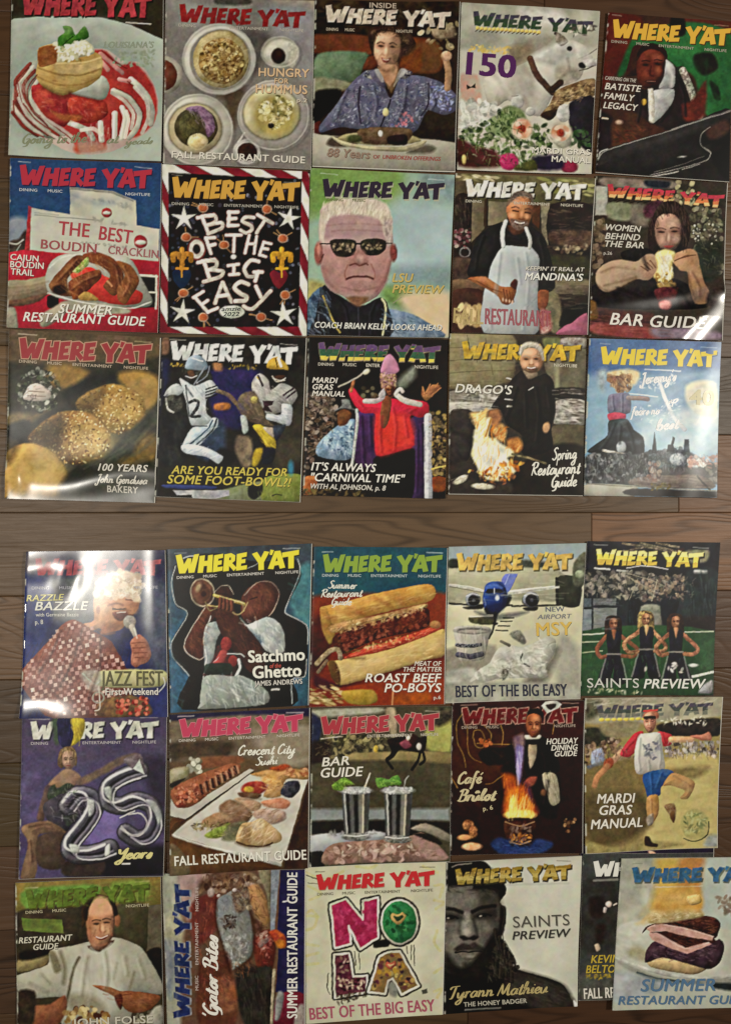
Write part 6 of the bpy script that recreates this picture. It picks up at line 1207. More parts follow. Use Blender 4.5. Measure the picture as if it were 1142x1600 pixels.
def dancers():
    c = Cover((895, 835), 247, '95,45 1060,55 995,1160 35,1165', '262a2e')
    c.F('15161a', '90,40 1070,50 1060,280 90,280', c2='24242c', ns=80)
    for p in ('350,60 600,100 760,150', '480,60 700,110 900,170', '600,60 760,90', '300,130 560,80'): c.L('8a806c', 16, p, c2='4c4436', ns=20)
    c.F('8c8a70', '800,120 970,110 960,190 830,200', soft=20, c2='6c6a50', ns=40).F('4a2a22', '750,110 800,100 800,160 750,160', soft=16)
    c.S('5c5850 75706a 3a3834 8c887c 48443e 9a9284', '75,280 500,260 700,330 620,480 400,460 75,440', 240, 10, 30, .5)
    c.S('8a7c68 6a5c50 a08c78 4a3c3a', '440,330 880,280 860,480 440,480', 120, 8, 22, .6)
    for p in ('350,270 560,330 700,400', '400,470 460,320', '380,300 520,380', '560,480 600,330'): c.L('a8a08c', 7, p, a=.8)
    c.F('7c8488', '60,540 125,540 125,700 55,700', sm=0, c2='6a7276', ns=40).F('7c807c', '140,530 310,530 300,690 140,700', sm=0, c2='6c706c', ns=50).F('6c7070', '140,460 305,460 300,510 140,510', sm=0).F('5c646c', '70,460 125,460 125,520 70,525', sm=0)
    c.F('1b1f24', '400,470 480,470 470,690 390,690', soft=14).F('6a6c60', '485,520 630,520 620,690 490,690', soft=14, c2='8a8a7c', ns=40).F('1a1f26', '630,470 760,480 700,650 640,650', soft=14)
    c.F('1d2426', '830,250 1060,280 1020,690 780,690 800,480', c2='2a3436', ns=80, soft=20).F('2a2422', '780,600 1020,590 1015,690 780,690', soft=30)
    c.F('2c4a2c', '50,700 1020,700 1000,1150 36,1165', c2='26402a', ns=100, soft=12).F('365838', '900,780 1010,760 1000,980 880,960', soft=50)
    c.L('b8bca4', 9, '60,725 230,712').L('a0a88c', 8, '60,780 200,775').L('8c9878', 9, '50,855 200,840').L('a8b098', 8, '800,705 1010,700').L('c0c4b4', 18, '830,1030 1000,990').E('b8bcb0', 860, 945, 34, 12)
    c.H(155, 215, 935, 240, 118, 'd0bc58', sh='1a1612', ras=True, grad=['dccf80', 'd0bc58', 'b8a048'])
    c.L('a8a8a0', 7, '145,70 240,75').L('a8a8a0', 8, '865,90 975,96').L('b0b0a8', 14, '150,240 255,250').L('9a9a94', 12, '310,258 370,260').L('c8c4bc', 7, '380,240 520,225 680,250').L('a0a09c', 26, '880,265 955,268', soft=16)
    for cx, hair, skin, hs in ((285, '1c1512', '8a5a40', 0), (520, 'b09a60', 'c09870', 1), (735, '2c1a14', 'b08060', 0)):
        y = {285: 640, 520: 605, 735: 625}[cx]; ar = {285: .8, 520: 1.05, 735: .95}[cx]; ln = {285: -14, 520: 4, 735: 16}[cx]
        c.F(hair, [(cx-65, y-10), (cx-40, y-50), (cx, y-55), (cx+45, y-40), (cx+60, y+20), (cx+55, y+110), (cx+20, y+60), (cx-30, y+60), (cx-60, y+110)], c2='3c2c20', ns=24)
        c.face(cx, y+10, 62, 88, skin, '6a4430', 'd0a884', lit=1, brow='2c1c16')
        c.L(skin, 30, [(cx-50, y+95), (cx-150*ar, y+200-20*ar), (cx-120*ar, y+245), (cx-40, y+235)], c2='6a4834', ns=24)
        c.L(skin, 28, [(cx+50, y+95), (cx+150*(2-ar), y+180+20*ar), (cx+118*(2-ar), y+240), (cx+40, y+235)], c2='6a4834', ns=24)
        c.F('15141c', [(cx-50, y+80), (cx-15, y+60), (cx, y+120), (cx+20, y+60), (cx+55, y+80), (cx+45, y+200), (cx+50, y+240), (cx+100+ln, y+430), (cx+14+ln, y+430), (cx, y+320), (cx-22+ln, y+430), (cx-110+ln, y+430), (cx-50, y+240), (cx-45, y+190)], c2='22202c', ns=40)
        c.F(skin, [(cx-14, y+52), (cx+18, y+52), (cx+2, y+105+20*ar)], soft=10)
        c.L('6c6a64', 12, [(cx-50, y+225), (cx+50, y+225)]).L('7c8078', 12, [(cx-60, y+260), (cx-105, y+420)], a=.7).L('7c8078', 12, [(cx+60, y+260), (cx+95, y+420)], a=.7)
    c.S('a8a49c c8c4bc', '480,980 780,920 800,1000 500,1010', 10, 10, 20, .5)
    c.F('a8a8a8', '930,1080 995,1050 985,1140 890,1140', soft=14).S('8c9070 5c6444 b0b098', '90,1110 500,1130 480,1160 90,1150', 30, 6, 16, .5)
    c.T('SAINTS', 90, 1105, 465, 1108, 66, 'c4c4bc', 'r', sh='22261e').T('PREVIEW', 500, 1112, 945, 1108, 66, 'd8d8d0', 'i', sh='22261e')
    c.K('a09888 34322e c0b8a4 5c564e 746a60', '75,280 700,290 880,290 860,470 400,460 75,440', 190, 30, 30, 7, 90, .7).K('3c6a40 1c3420 4c7c4c', '50,860 1000,860 990,1130 40,1150', 110, 30, 85, 8, 20, .5).K('0c0f12 34404a', '400,480 470,480 460,680 400,680', 16, 80, 88, 12, 8, .5).K('34403e 141a1c 485654', '830,280 1050,290 1010,580 800,580', 50, 90, 85, 14, 12, .5)
    c.K('8c949a 505860', '60,470 310,470 300,690 60,690', 34, 70, 2, 9, 5, .5)
    add(c, 'magazine showing three dancers in black on a green field')
dancers()
# ---- fifth row
def balloons():
    c = Cover((15, 1095), 260, '85,105 1085,100 1065,1190 65,1220', '4c4460')
    c.F('443c54', '80,90 1090,90 1080,420 600,420 80,330', c2='50465c', ns=140, soft=60).F('62587c', '70,500 220,480 220,760 70,840', soft=80).F('6a5c8c', '520,760 760,740 720,980 540,1000', soft=60, c2='766a98', ns=80)
    c.F('383042', '900,400 1090,420 1070,900 960,620', soft=60).F('1c1820', '560,1060 1065,980 1065,1190 400,1200', soft=50)
    c.H(145, 262, 1030, 255, 128, 'd0d0c4', sh='2c2638', ras=True, skip=(1, 2))
    c.L('b8b4b0', 8, '138,120 270,120').L('b8b4b0', 8, '900,108 1020,108')
    c.D(148, 298, 1010, 288, 'b4aeb0', skip=(1,))
    c.F('4a5848', '290,130 340,110 340,280 310,290', soft=24).F('1e1c34', '330,115 420,110 445,220 420,310 370,320 335,270', c2='2c2a48', ns=40).F('b0a03c', '420,120 510,120 515,190 480,270 420,310 440,230', c2='968634', ns=40, soft=10)
    c.F('7c6444', '330,420 350,330 430,310 460,370 455,440 400,420 360,460 340,450', c2='5c4a34', ns=24)
    c.face(405, 405, 90, 130, 'b8967c', '7c6050', 'd8b498', lit=-1, brow='3c2c24')
    c.F('8c7058', '370,470 430,470 490,520 450,580 380,600 290,590 260,580 300,530', soft=14, c2='a08468', ns=40)
    c.L('6c5648', 52, '270,600 240,700 215,800', soft=16, c2='54443c', ns=40).L('7a6654', 50, '480,560 640,480 780,400 870,385', soft=20, c2='5c4c44', ns=40)
    c.F('2c3428', '270,600 310,570 330,600 400,560 470,600 440,660 380,700 270,680', c2='48503c', ns=30, soft=12)
    c.F('4c464c', '240,700 400,620 520,620 600,700 580,800 440,840 380,900 260,820', c2='343038', ns=60)
    c.F('24231f', '370,690 440,720 470,790 400,860 370,800', soft=18, c2='3a4434', ns=30)
    c.F('8a7058', '85,880 130,840 260,820 370,880 380,910 210,910 200,1000 180,1210 80,1210 130,980', c2='6c5444', ns=60, soft=12)
    c.F('54443a', '200,930 380,910 370,1140 200,1130', soft=16, c2='44362c', ns=60).F('2c2420', '380,1100 640,1080 630,1190 380,1195', soft=20, c2='3a302a', ns=40)
    def tube(p, wd):
        c.L('1e1b22', wd+12, p, soft=12, f=0); c.L('807c84', wd, p, soft=16, f=.6); c.L('4a4650', wd*.5, p, soft=26, f=0); c.L('1a171e', wd*.18, [(x+wd*.06, y+wd*.05) for x, y in P_(p)], soft=14, f=0)
        c.L('e4e2e0', wd*.14, [(x-wd*.3, y-wd*.22) for x, y in P_(p)], soft=10, f=0); c.L('ccc8ca', wd*.09, [(x+wd*.36, y+wd*.28) for x, y in P_(p)], soft=9, f=0)
        c.L('8f8b94', wd*.1, [(x+wd*.17, y+wd*.12) for x, y in P_(p)], soft=14, f=0)
    tube('400,720 460,650 550,660 580,740 520,850 430,960 420,1030 480,1055 600,1045 690,1010', 122)
    tube('900,480 780,520 680,590 680,690 760,720 880,680 980,720 1010,820 960,920 880,945 800,900', 112)
    c.F('5c5054', '780,400 900,365 930,500 850,470', soft=14, c2='7c7076', ns=30).F('c4cac0', '850,465 895,400 930,508', sm=0)
    for a in ('940,680 1000,690 1050,780 1030,850 1000,770', '540,680 580,690 580,760 545,790', '645,600 690,590 700,680 660,650', '410,985 470,990 480,1040 430,1040', '660,1000 690,980 690,1050 660,1060'): c.F('c0c4bc', a, soft=12)
    c.L('c8c4c0', 10, '820,780 900,770 950,840 900,920 820,910 770,860').L('d0ccc8', 9, '730,600 800,560 900,530').L('b8b4b0', 9, '760,800 860,755')
    c.T('Years', 720, 1085, 995, 1070, 76, 'd0c888', 'c', wd=.3).L('c8c4b8', 10, '780,1115 830,1110')
    c.K('c8b088 5c4630 a08858', '335,430 350,330 430,312 458,370 455,440 430,370 370,360', 40, 40, 80, 7, 30, .7).K('2c3828 647058 9aa088 181e16', '270,600 400,570 470,610 430,670 280,680', 50, 22, 45, 7, 80, .7).folds('3c2c22', 'b09074', 14, '140,860 260,840 360,890', '150,960 160,1100', a=.5)
    c.K('5c5270 3a3250 6c6284', '90,330 1070,330 1060,1000 90,800', 70, 160, 60, 34, 40, .25, soft=44).K('2c284c 4a4674', '335,120 440,120 430,300 340,280', 16, 90, 85, 10, 10, .6).K('d8c850 8c7c24', '425,130 510,130 480,260 430,290', 14, 80, 80, 10, 15, .6).K('d8d4d4 4a4650 8c8890', '240,700 520,630 590,720 440,830 270,810', 40, 50, 40, 8, 60, .5)
    add(c, 'purple magazine with silver balloon numbers 25 and a seated performer')
balloons()

def sushi():
    c = Cover((250, 1095), 250, '65,95 1070,45 1060,1185 70,1245', '5c4a34')
    c.F('1f1c34', '60,90 1080,30 1080,110 600,110 60,140', soft=24, c2='2a2440', ns=60).F('7c705c', '60,150 1070,110 1060,460 700,420 500,400 60,420', c2='5c5040', ns=90, soft=24)
    c.F('332a20', '70,300 500,280 480,400 260,400 80,420', soft=40, c2='4a3c2c', ns=50).F('948a78', '650,200 1060,160 1050,440 800,440', soft=60, c2='847a68', ns=70)
    c.F('6f4630', '300,400 560,390 580,440 300,480', soft=20, c2='80543a', ns=40)
    c.S('a8a498 8c8878 c8c4b4 5c5848', '210,400 300,410 290,510 190,500', 24, 10, 22)
    c.F('a09a84', '70,490 200,470 200,540 120,580 70,590', soft=14, c2='86805c', ns=40).F('302820', '70,590 180,550 90,620', soft=12)
    c.F('b4b0a4', '75,700 120,760 300,690 640,480 670,490 190,845 70,820', c2='a4a094', ns=80, sm=0)
    c.L('2c261e', 10, '180,850 400,690 660,510', sm=0).L('4a3e30', 6, '75,825 190,848', sm=0)
    c.F('7c4c34', '80,640 240,540 480,450 570,450 560,500 440,570 300,700 200,760 110,750', c2='945c40', ns=50)
    for i in range(7): c.L('3a2018', 20, '%d,%d %d,%d' % (290+i*40, 600-i*22, 300+i*40, 660-i*24), soft=10).L('a88468', 14, '%d,%d %d,%d' % (318+i*38, 580-i*20, 330+i*38, 640-i*22), soft=10, a=.8)
    c.E('9a4a30', 190, 680, 60, 46, soft=10, c2='b86c48', ns=24).E('6c2c1c', 185, 685, 36, 26, soft=10).E('8a4030', 150, 735, 40, 26, soft=12).S('c0886c 6a3424 a86048', '110,620 280,560 260,720 120,740', 40, 7, 16)
    c.F('c0bcb0', '85,950 190,860 640,520 1060,560 1030,640 900,1090 860,1170 500,1080', c2='b0aca0', ns=120, sm=0).L('ccc8bc', 20, '85,955 300,1030 560,1090 860,1165', sm=0)
    c.F('4a3018', '70,860 180,850 90,940 130,980 480,1085 860,1180 860,1200 70,1240', c2='5c3e22', ns=80, soft=14).F('2c1c14', '1060,600 1065,1000 1060,1185 880,1190 1000,800', soft=24, c2='40281a', ns=60).F('706044', '72,1020 140,1050 200,1140 210,1230 72,1240', soft=14)
    c.F('9a7448', '640,520 860,480 1060,500 1050,560 900,560 860,680 740,680 780,560', c2='b89060', ns=40, soft=12).E('b88a4c', 780, 560, 60, 40, soft=20, c2='cca468', ns=24)
    c.F('a8542c', '780,480 900,450 930,470 860,500', soft=16, c2='7c3820', ns=24).S('c8986c a06c48 8a5434', '900,480 1060,480 1050,530 900,540', 30, 8, 20, .6)
    c.E('7c2c24', 670, 620, 95, 50, -5, soft=10, c2='9a4434', ns=30).E('c8a448', 632, 630, 34, 24, soft=12).F('6a4c34', '560,650 720,660 690,700 580,690', soft=14)
    c.F('23222a', '860,660 900,580 990,570 1000,630 940,690', soft=10, c2='44424a', ns=24)
    c.F('b89c80', '530,700 620,690 720,730 700,780 640,780', soft=14, c2='a48468', ns=40).F('aa7054', '720,720 860,690 930,720 900,770 780,760', soft=14, c2='c08c70', ns=24)
    c.F('8c705a', '420,760 500,700 620,760 660,810 600,880 480,880', soft=16, c2='74583f', ns=40).F('957c6c', '660,800 740,770 880,780 900,840 800,880 700,850', soft=16, c2='b09a8a', ns=30)
    c.F('8a6c50', '300,850 430,790 520,850 420,900 320,900', soft=14, c2='a88868', ns=30).S('3a3220 5c4c2c a89c70 7c6c48', '230,880 420,850 520,870 400,930 250,930', 50, 6, 18, .4)
    c.F('6f7c34', '320,950 460,880 500,880 440,970 350,980', soft=14, c2='8c9848', ns=24).F('5c5c44', '480,890 620,860 560,990 440,990', soft=20, c2='7c785c', ns=30)
    c.F('b09468', '540,1000 580,880 660,860 730,840 860,940 860,1000 740,1030 620,1040', c2='c4aa80', ns=60).F('d4c09c', '650,880 730,845 740,900 680,930', soft=20).L('4c3420', 12, '550,1005 640,1035 740,1035 800,1010').F('94744c', '600,900 650,900 640,1020 570,1000', soft=24, a=.7)
    c.H(145, 255, 1025, 212, 128, 'b83c58', out='c87c84', sh='3a2430', ow=6)
    c.L('d0c8c0', 9, '130,108 240,102').L('d0c8c0', 10, '905,80 1025,80')
    c.D(135, 290, 1000, 248, 'c8c0b4')
    c.T('Crescent City', 555, 385, 968, 372, 72, 'e2dfd2', 'c').T('Sushi', 680, 458, 848, 448, 62, 'e2dfd2', 'c')
    c.T('FALL RESTAURANT GUIDE', 108, 1172, 1048, 1122, 66, 'e2ded2', 'b', sh='4a3a28')
    c.K('c08468 4a2418 a86044 d8a888', '90,660 240,550 560,450 550,500 300,700 120,745', 90, 30, 60, 8, 60, .6).K('d8c0a0 8a6440 f0dcc0 a88458', '550,1000 580,890 730,850 860,950 740,1025', 60, 60, -50, 9, 30, .5).K('e0bc84 8a5c30 c89858', '650,530 870,490 1050,510 900,560 860,670 760,670', 60, 44, 20, 8, 50, .6).K('c8a890 6a4c38 a88468', '430,760 620,700 900,780 880,860 600,880', 80, 50, -20, 9, 40, .5)
    c.K('e8e4d8 948c7c', '110,950 200,870 640,540 1030,600 880,1140 500,1070', 60, 120, -35, 14, 15, .25, soft=18).K('8c9c48 4c5820 b0b868', '320,950 500,880 440,970', 26, 28, 30, 7, 60, .7).K('4c3c28 8c7a5c 6c5a40', '80,170 1060,130 1050,440 500,400 80,410', 70, 140, -5, 26, 20, .35, soft=30)
    c.L('5c4a38', 14, '540,1010 640,1045 780,1030', soft=20, a=.6).L('6c5c48', 14, '560,700 720,700', soft=18, a=.6).L('5c4834', 14, '430,885 600,890', soft=18, a=.5)
    add(c, 'magazine with rows of sushi on white rectangular plates')
sushi()

def juleps():
    c = Cover((470, 1095), 250, '75,48 1080,35 1060,1140 60,1180', '44402f')
    c.F('8c8c78', '80,60 540,40 560,80 120,110', soft=24, c2='a8a898', ns=40).F('1f2338', '65,90 140,140 130,280 65,320', soft=24, c2='2c3048', ns=40)
    c.S('2c2a20 4c4630 6c6444 8c8258 38321f a09468', '140,230 560,240 620,360 400,400 100,400', 160, 10, 28, .7)
    c.F('2a2019', '70,300 200,280 200,400 70,460', soft=30).F('b8a888', '600,60 670,50 680,240 640,240', soft=20)
    c.F('8c8c4c', '900,180 1070,130 1065,360 900,340', c2='a0a05c', ns=60, soft=30).F('2c2820', '880,60 1070,40 1060,140 960,180', soft=30, c2='55503c', ns=40)
    c.F('8a7c54', '360,370 1065,365 1060,450 400,450', soft=14, c2='7c6e48', ns=70)
    c.F('4c4634', '70,450 1065,455 1060,760 65,760', c2='3c3828', ns=120, soft=24)
    c.F('18130f', '610,280 700,250 760,230 850,260 900,240 890,330 860,370 790,360 700,350 660,400 620,420 640,350', c2='2a1c14', ns=40)
    c.L('1a1410', 22, '640,390 610,420 650,480').L('1a1410', 20, '850,360 830,430 790,490').L('1a1410', 20, '870,370 880,420 850,450').F('8a4a54', '700,300 760,270 790,320 740,340', soft=12).E('b8b0a4', 842, 325, 18, 26).E('c8a848', 532, 340, 18, 26, soft=10)
    c.F('7c8280', '60,770 1060,765 1060,850 60,855', sm=0, soft=30, c2='8c9290', ns=80).F('26211a', '65,860 1060,860 1060,960 65,950', soft=24, c2='1c1813', ns=60)
    c.F('a8aaa8', '60,960 560,930 560,1000 200,1070 60,1070', c2='94969a', ns=70, soft=12).F('25221c', '60,1080 160,1075 160,1180 60,1180', soft=10)
    c.F('8c7264', '170,1060 260,1010 560,990 780,960 880,940 1050,1110 900,1140 520,1150 165,1160', c2='7c6154', ns=60)
    c.S('a8887a 6c5044 94766a 7a5c50 b89c90', '180,1060 500,1010 860,960 1000,1110 520,1140 180,1150', 110, 16, 36, .6).S('c8b8a8 b8a898', '280,1030 860,1020 880,1100 280,1120', 26, 6, 22, .4)
    c.F('8a7064', '860,950 1050,1110 890,1120 780,980', soft=20, c2='9c7c74', ns=20)
    c.F('7c7464', '780,910 890,870 1060,950 1050,1000 900,940', c2='948c7a', ns=40, soft=12).F('2c261f', '800,950 900,945 1000,1000 980,1020', soft=14)
    for x0, x1, bx0, bx1, ty, by in ((265, 505, 305, 475, 650, 950), (570, 812, 600, 770, 650, 965)):
        c.F('4c4e4c', [(x0+20, ty), (x1-15, ty), (bx1, by), (bx0, by)], sm=0, c2='3a3c3a', ns=80)
        w = x1-x0
        for f, wd, col in ((.13, 14, 'c0c0b8'), (.24, 26, '23221f'), (.38, 34, '5c5c58'), (.52, 30, '1c1b19'), (.68, 26, '7c7a70'), (.78, 16, 'c8c0a8'), (.88, 18, '44423c')):
            xa = x0+w*(.06+.86*f); xb = bx0+(bx1-bx0)*f; c.L(col, wd, [(xa, ty+12), (xb, by-8)], soft=14, a=.85)
        c.E('a8aaa6', (x0+x1)/2, ty-12, w/2, 28, soft=8).S('c8cac6 9a9c98 b8bab4', [(x0+20, ty-30), (x1-20, ty-30), (x1-30, ty), (x0+30, ty)], 40, 8, 18, .6)
        c.E('8c8c86', (bx0+bx1)/2, by+20, (bx1-bx0)/2+16, 30, soft=8, c2='55544e', ns=24).L('b8b8b0', 9, [(bx0, by+5), ((bx0+bx1)/2, by+14), (bx1, by+4)])
    c.F('5c8034', '220,600 260,565 310,545 370,590 310,600 290,640 230,630', c2='74983c', ns=30).F('54803a', '530,560 570,545 620,560 650,540 690,530 715,590 650,600 600,610 550,620', c2='6c9444', ns=30)
    c.L('c8c0a8', 12, '490,515 455,610').L('8c8c84', 9, '765,535 740,570 730,640')
    c.S('9a9a98 7c7c7a', '200,935 300,935 300,960 200,960', 12, 10, 24, .4).S('a8a8a4 84847e', '440,930 550,935 540,950 450,955', 10, 8, 18, .4)
    c.H(145, 235, 990, 208, 130, 'a2343e', out='b89484', sh='241a16', ow=6)
    c.L('b8b0a0', 7, '140,265 290,250').L('b0a898', 8, '890,68 990,72')
    c.D(320, 265, 980, 245, 'c0b8a8', skip=(0, 1)).T('ENTERTAINMENT', 470, 258, 735, 250, 20, 'c0b8a8')
    c.T('BAR', 148, 465, 340, 452, 62, 'dcd8cc', 'i', sh='2c281e').T('GUIDE', 142, 545, 442, 532, 66, 'e0dcd0', 'i', sh='2c281e')
    c.K('5c5440 2c281c 8c8460 a49a70', '140,240 600,250 620,360 100,390', 110, 30, 30, 8, 80, .6).K('5c5642 343020 48422e', '80,470 1050,470 1050,750 80,750', 70, 160, 2, 20, 8, .35, soft=20).K('a08878 54402f b8a090', '180,1060 500,1010 860,960 1000,1110 520,1140 180,1150', 90, 40, 5, 9, 50, .6).K('8cb44c 3c5c20 a4c864', '220,600 300,550 370,590 290,635', 26, 34, 20, 7, 60, .7).K('8cb44c 34581f a0c45c', '535,560 690,535 710,590 560,615', 30, 34, 20, 7, 60, .7)
    c.K('f0f2ee 8c8e8a', '285,630 490,630 480,655 300,655', 34, 16, 30, 7, 80, .7).K('f0f2ee 8c8e8a', '590,630 795,630 785,655 600,655', 34, 16, 30, 7, 80, .7)
    c.F('3c2418', '770,240 800,235 830,255 810,300 780,300', soft=14).E('d8c8b0', 765, 262, 14, 18, soft=8)
    add(c, 'magazine with two silver mint julep cups on a brick ledge')
juleps()

def cafe():
    c = Cover((685, 1080), 250, '95,70 1040,60 1020,1150 75,1165', '24130d')
    c.F('3a1a12', '90,60 1040,60 1030,330 90,330', c2='2c120e', ns=90, soft=60).F('33180e', '90,330 480,300 460,600 90,640', c2='3f2010', ns=90, soft=50)
    for p in ('170,150 125,230 130,360 170,450 190,540', '200,230 205,420 240,480 300,505', '240,330 250,280 300,280 325,340 310,400 260,390 245,330', '320,240 370,300 360,370', '440,240 455,300 445,380', '270,370 400,375 520,375', '460,590 380,650 330,660', '820,230 810,300', '90,620 130,690'):
        c.L('94703a', 7, p, a=.85)
    c.S('b86c3c a05428', '290,330 370,340 370,390 300,395', 16, 6, 14)
    c.H(165, 235, 990, 222, 120, '701c20', out='b88c7c', sh=None, ras=True, ow=7)
    c.F('c8c6ba', '730,100 760,70 830,58 875,90 850,120 800,140 770,155', sm=0, soft=8).F('3c302a', '760,95 830,85 830,110 790,130', soft=10)
    c.F('130f0f', '280,450 330,400 460,400 520,370 540,470 460,520 340,520', soft=16).F('100d0e', '610,340 740,320 820,400 860,560 780,590 700,600 620,590 600,460', c2='181416', ns=60)
    c.F('a89880', '640,370 695,370 690,470 650,550 635,460', soft=10, c2='8c7c64', ns=30).F('181212', '620,345 720,340 700,375 640,375', soft=8).F('c8c0b0', '612,310 720,310 715,335 620,338', soft=10)
    c.F('1d1310', '620,200 640,130 700,115 745,150 740,230 720,180 640,180', soft=10)
    c.face(675, 240, 112, 165, 'b87048', '703c26', 'd89a6c', lit=1, brow='2a1610')
    c.F('181013', '440,540 540,470 560,600 460,590', soft=20).F('140f11', '620,600 760,590 850,620 840,900 680,860 660,700', soft=20, c2='1d1416', ns=50)
    c.F('a8a08a', '735,590 820,585 850,650 860,780 810,815 775,760', c2='8f866e', ns=40).F('a05c48', '600,650 640,610 695,610 680,660 640,680', soft=14, c2='8a4434', ns=30).E('6a4a34', 745, 720, 22, 24, soft=14)
    c.F('6c5464', '530,330 600,300 610,360 590,420 540,420', soft=30, c2='8a7068', ns=30).F('6a5a8c', '540,400 600,400 590,560 565,680 550,560', soft=24, c2='8878a0', ns=40).L('a8a0b8', 12, '565,430 560,560 560,660', soft=16)
    c.F('8c3c20', '450,590 540,600 560,680 620,660 680,800 690,880 460,890 470,720', soft=40, c2='a8501c', ns=60)
    c.F('d08428', '480,720 560,690 640,760 660,860 480,870', soft=40, c2='b86420', ns=50).F('e8c050', '480,860 500,740 540,760 560,840 640,840 670,870 640,905 500,905', soft=24, c2='f0d878', ns=40)
    c.F('4a2a4c', '600,650 650,680 670,790 640,760', soft=30, a=.7)
    c.E('e0b848', 575, 880, 112, 34, soft=12, c2='f0dc88', ns=40)
    c.F('2a1612', '465,915 680,915 660,1060 640,1090 510,1090 480,1060', soft=10, c2='4a2a1c', ns=40).L('8a6a4c', 9, '470,930 575,960 675,930').L('a07850', 10, '490,1070 570,1090 650,1065').S('b87c3c d09c50 8a5028 6c4c44', '500,1020 660,1020 640,1080 510,1080', 34, 7, 18, .5).S('7c6458 5c4438', '490,960 660,950 650,1000 500,1000', 16, 8, 22, .5)
    c.F('1f2c52', '360,1090 420,1040 490,1060 520,1100 640,1100 690,1050 800,1070 800,1110 700,1160 450,1165', soft=24, c2='2c3c68', ns=40)
    c.E('c08a58', 205, 955, 40, 40, soft=10, c2='5c3a24', ns=24).E('b87c4c', 240, 1000, 30, 44, soft=10, c2='6a4028', ns=20).E('c89060', 180, 1040, 50, 20, soft=10).E('c88c60', 230, 1105, 70, 28, soft=10, c2='e0b088', ns=24)
    c.S('7c5a3c a88458 4a3020', '890,910 970,910 960,990 900,1000', 20, 5, 14)
    c.L('b89c90', 7, '155,95 270,92').L('b89c90', 7, '880,80 995,78')
    c.D(160, 265, 975, 250, 'a89888', skip=(2,))
    c.T('HOLIDAY', 765, 375, 995, 368, 40, 'dcd8cc', 'i').T('DINING', 800, 420, 992, 414, 38, 'dcd8cc', 'i').T('GUIDE', 825, 462, 990, 458, 38, 'dcd8cc', 'i')
    c.T('Café', 130, 660, 318, 652, 84, 'c4b890', 'c', wd=.3).T('Brûlot', 128, 785, 412, 775, 84, 'c4b890', 'c', wd=.3).T('p. 6', 312, 850, 380, 840, 30, 'c4b890')
    c.K('ffe890 f0b040 d87820 fff4c0', '480,870 500,730 640,770 670,860', 60, 90, -80, 10, 15, .5).K('c05820 e88830 8a3414', '460,620 620,670 680,850 650,860 540,700 480,840', 50, 90, -80, 12, 18, .45).K('a898c8 605088 d0c8e0', '545,400 600,400 580,560 560,670', 24, 90, 88, 8, 8, .5).folds('060505', '342c2c', 16, '720,380 760,480 770,580', '400,430 460,470', '780,640 760,800', a=.7)
    c.K('c8c0a8 6c644c', '745,600 830,600 850,770 800,800', 26, 70, 75, 9, 12, .5).K('4a2414 1a0c08 5c3018', '100,320 470,320 460,860 100,860', 60, 120, 60, 26, 40, .3, soft=30).K('3c5488 15204a', '370,1100 480,1060 690,1060 790,1090 690,1150 460,1155', 40, 60, 10, 9, 30, .6)
    add(c, 'dark magazine showing a waiter and a tall flaming coffee bowl')
cafe()

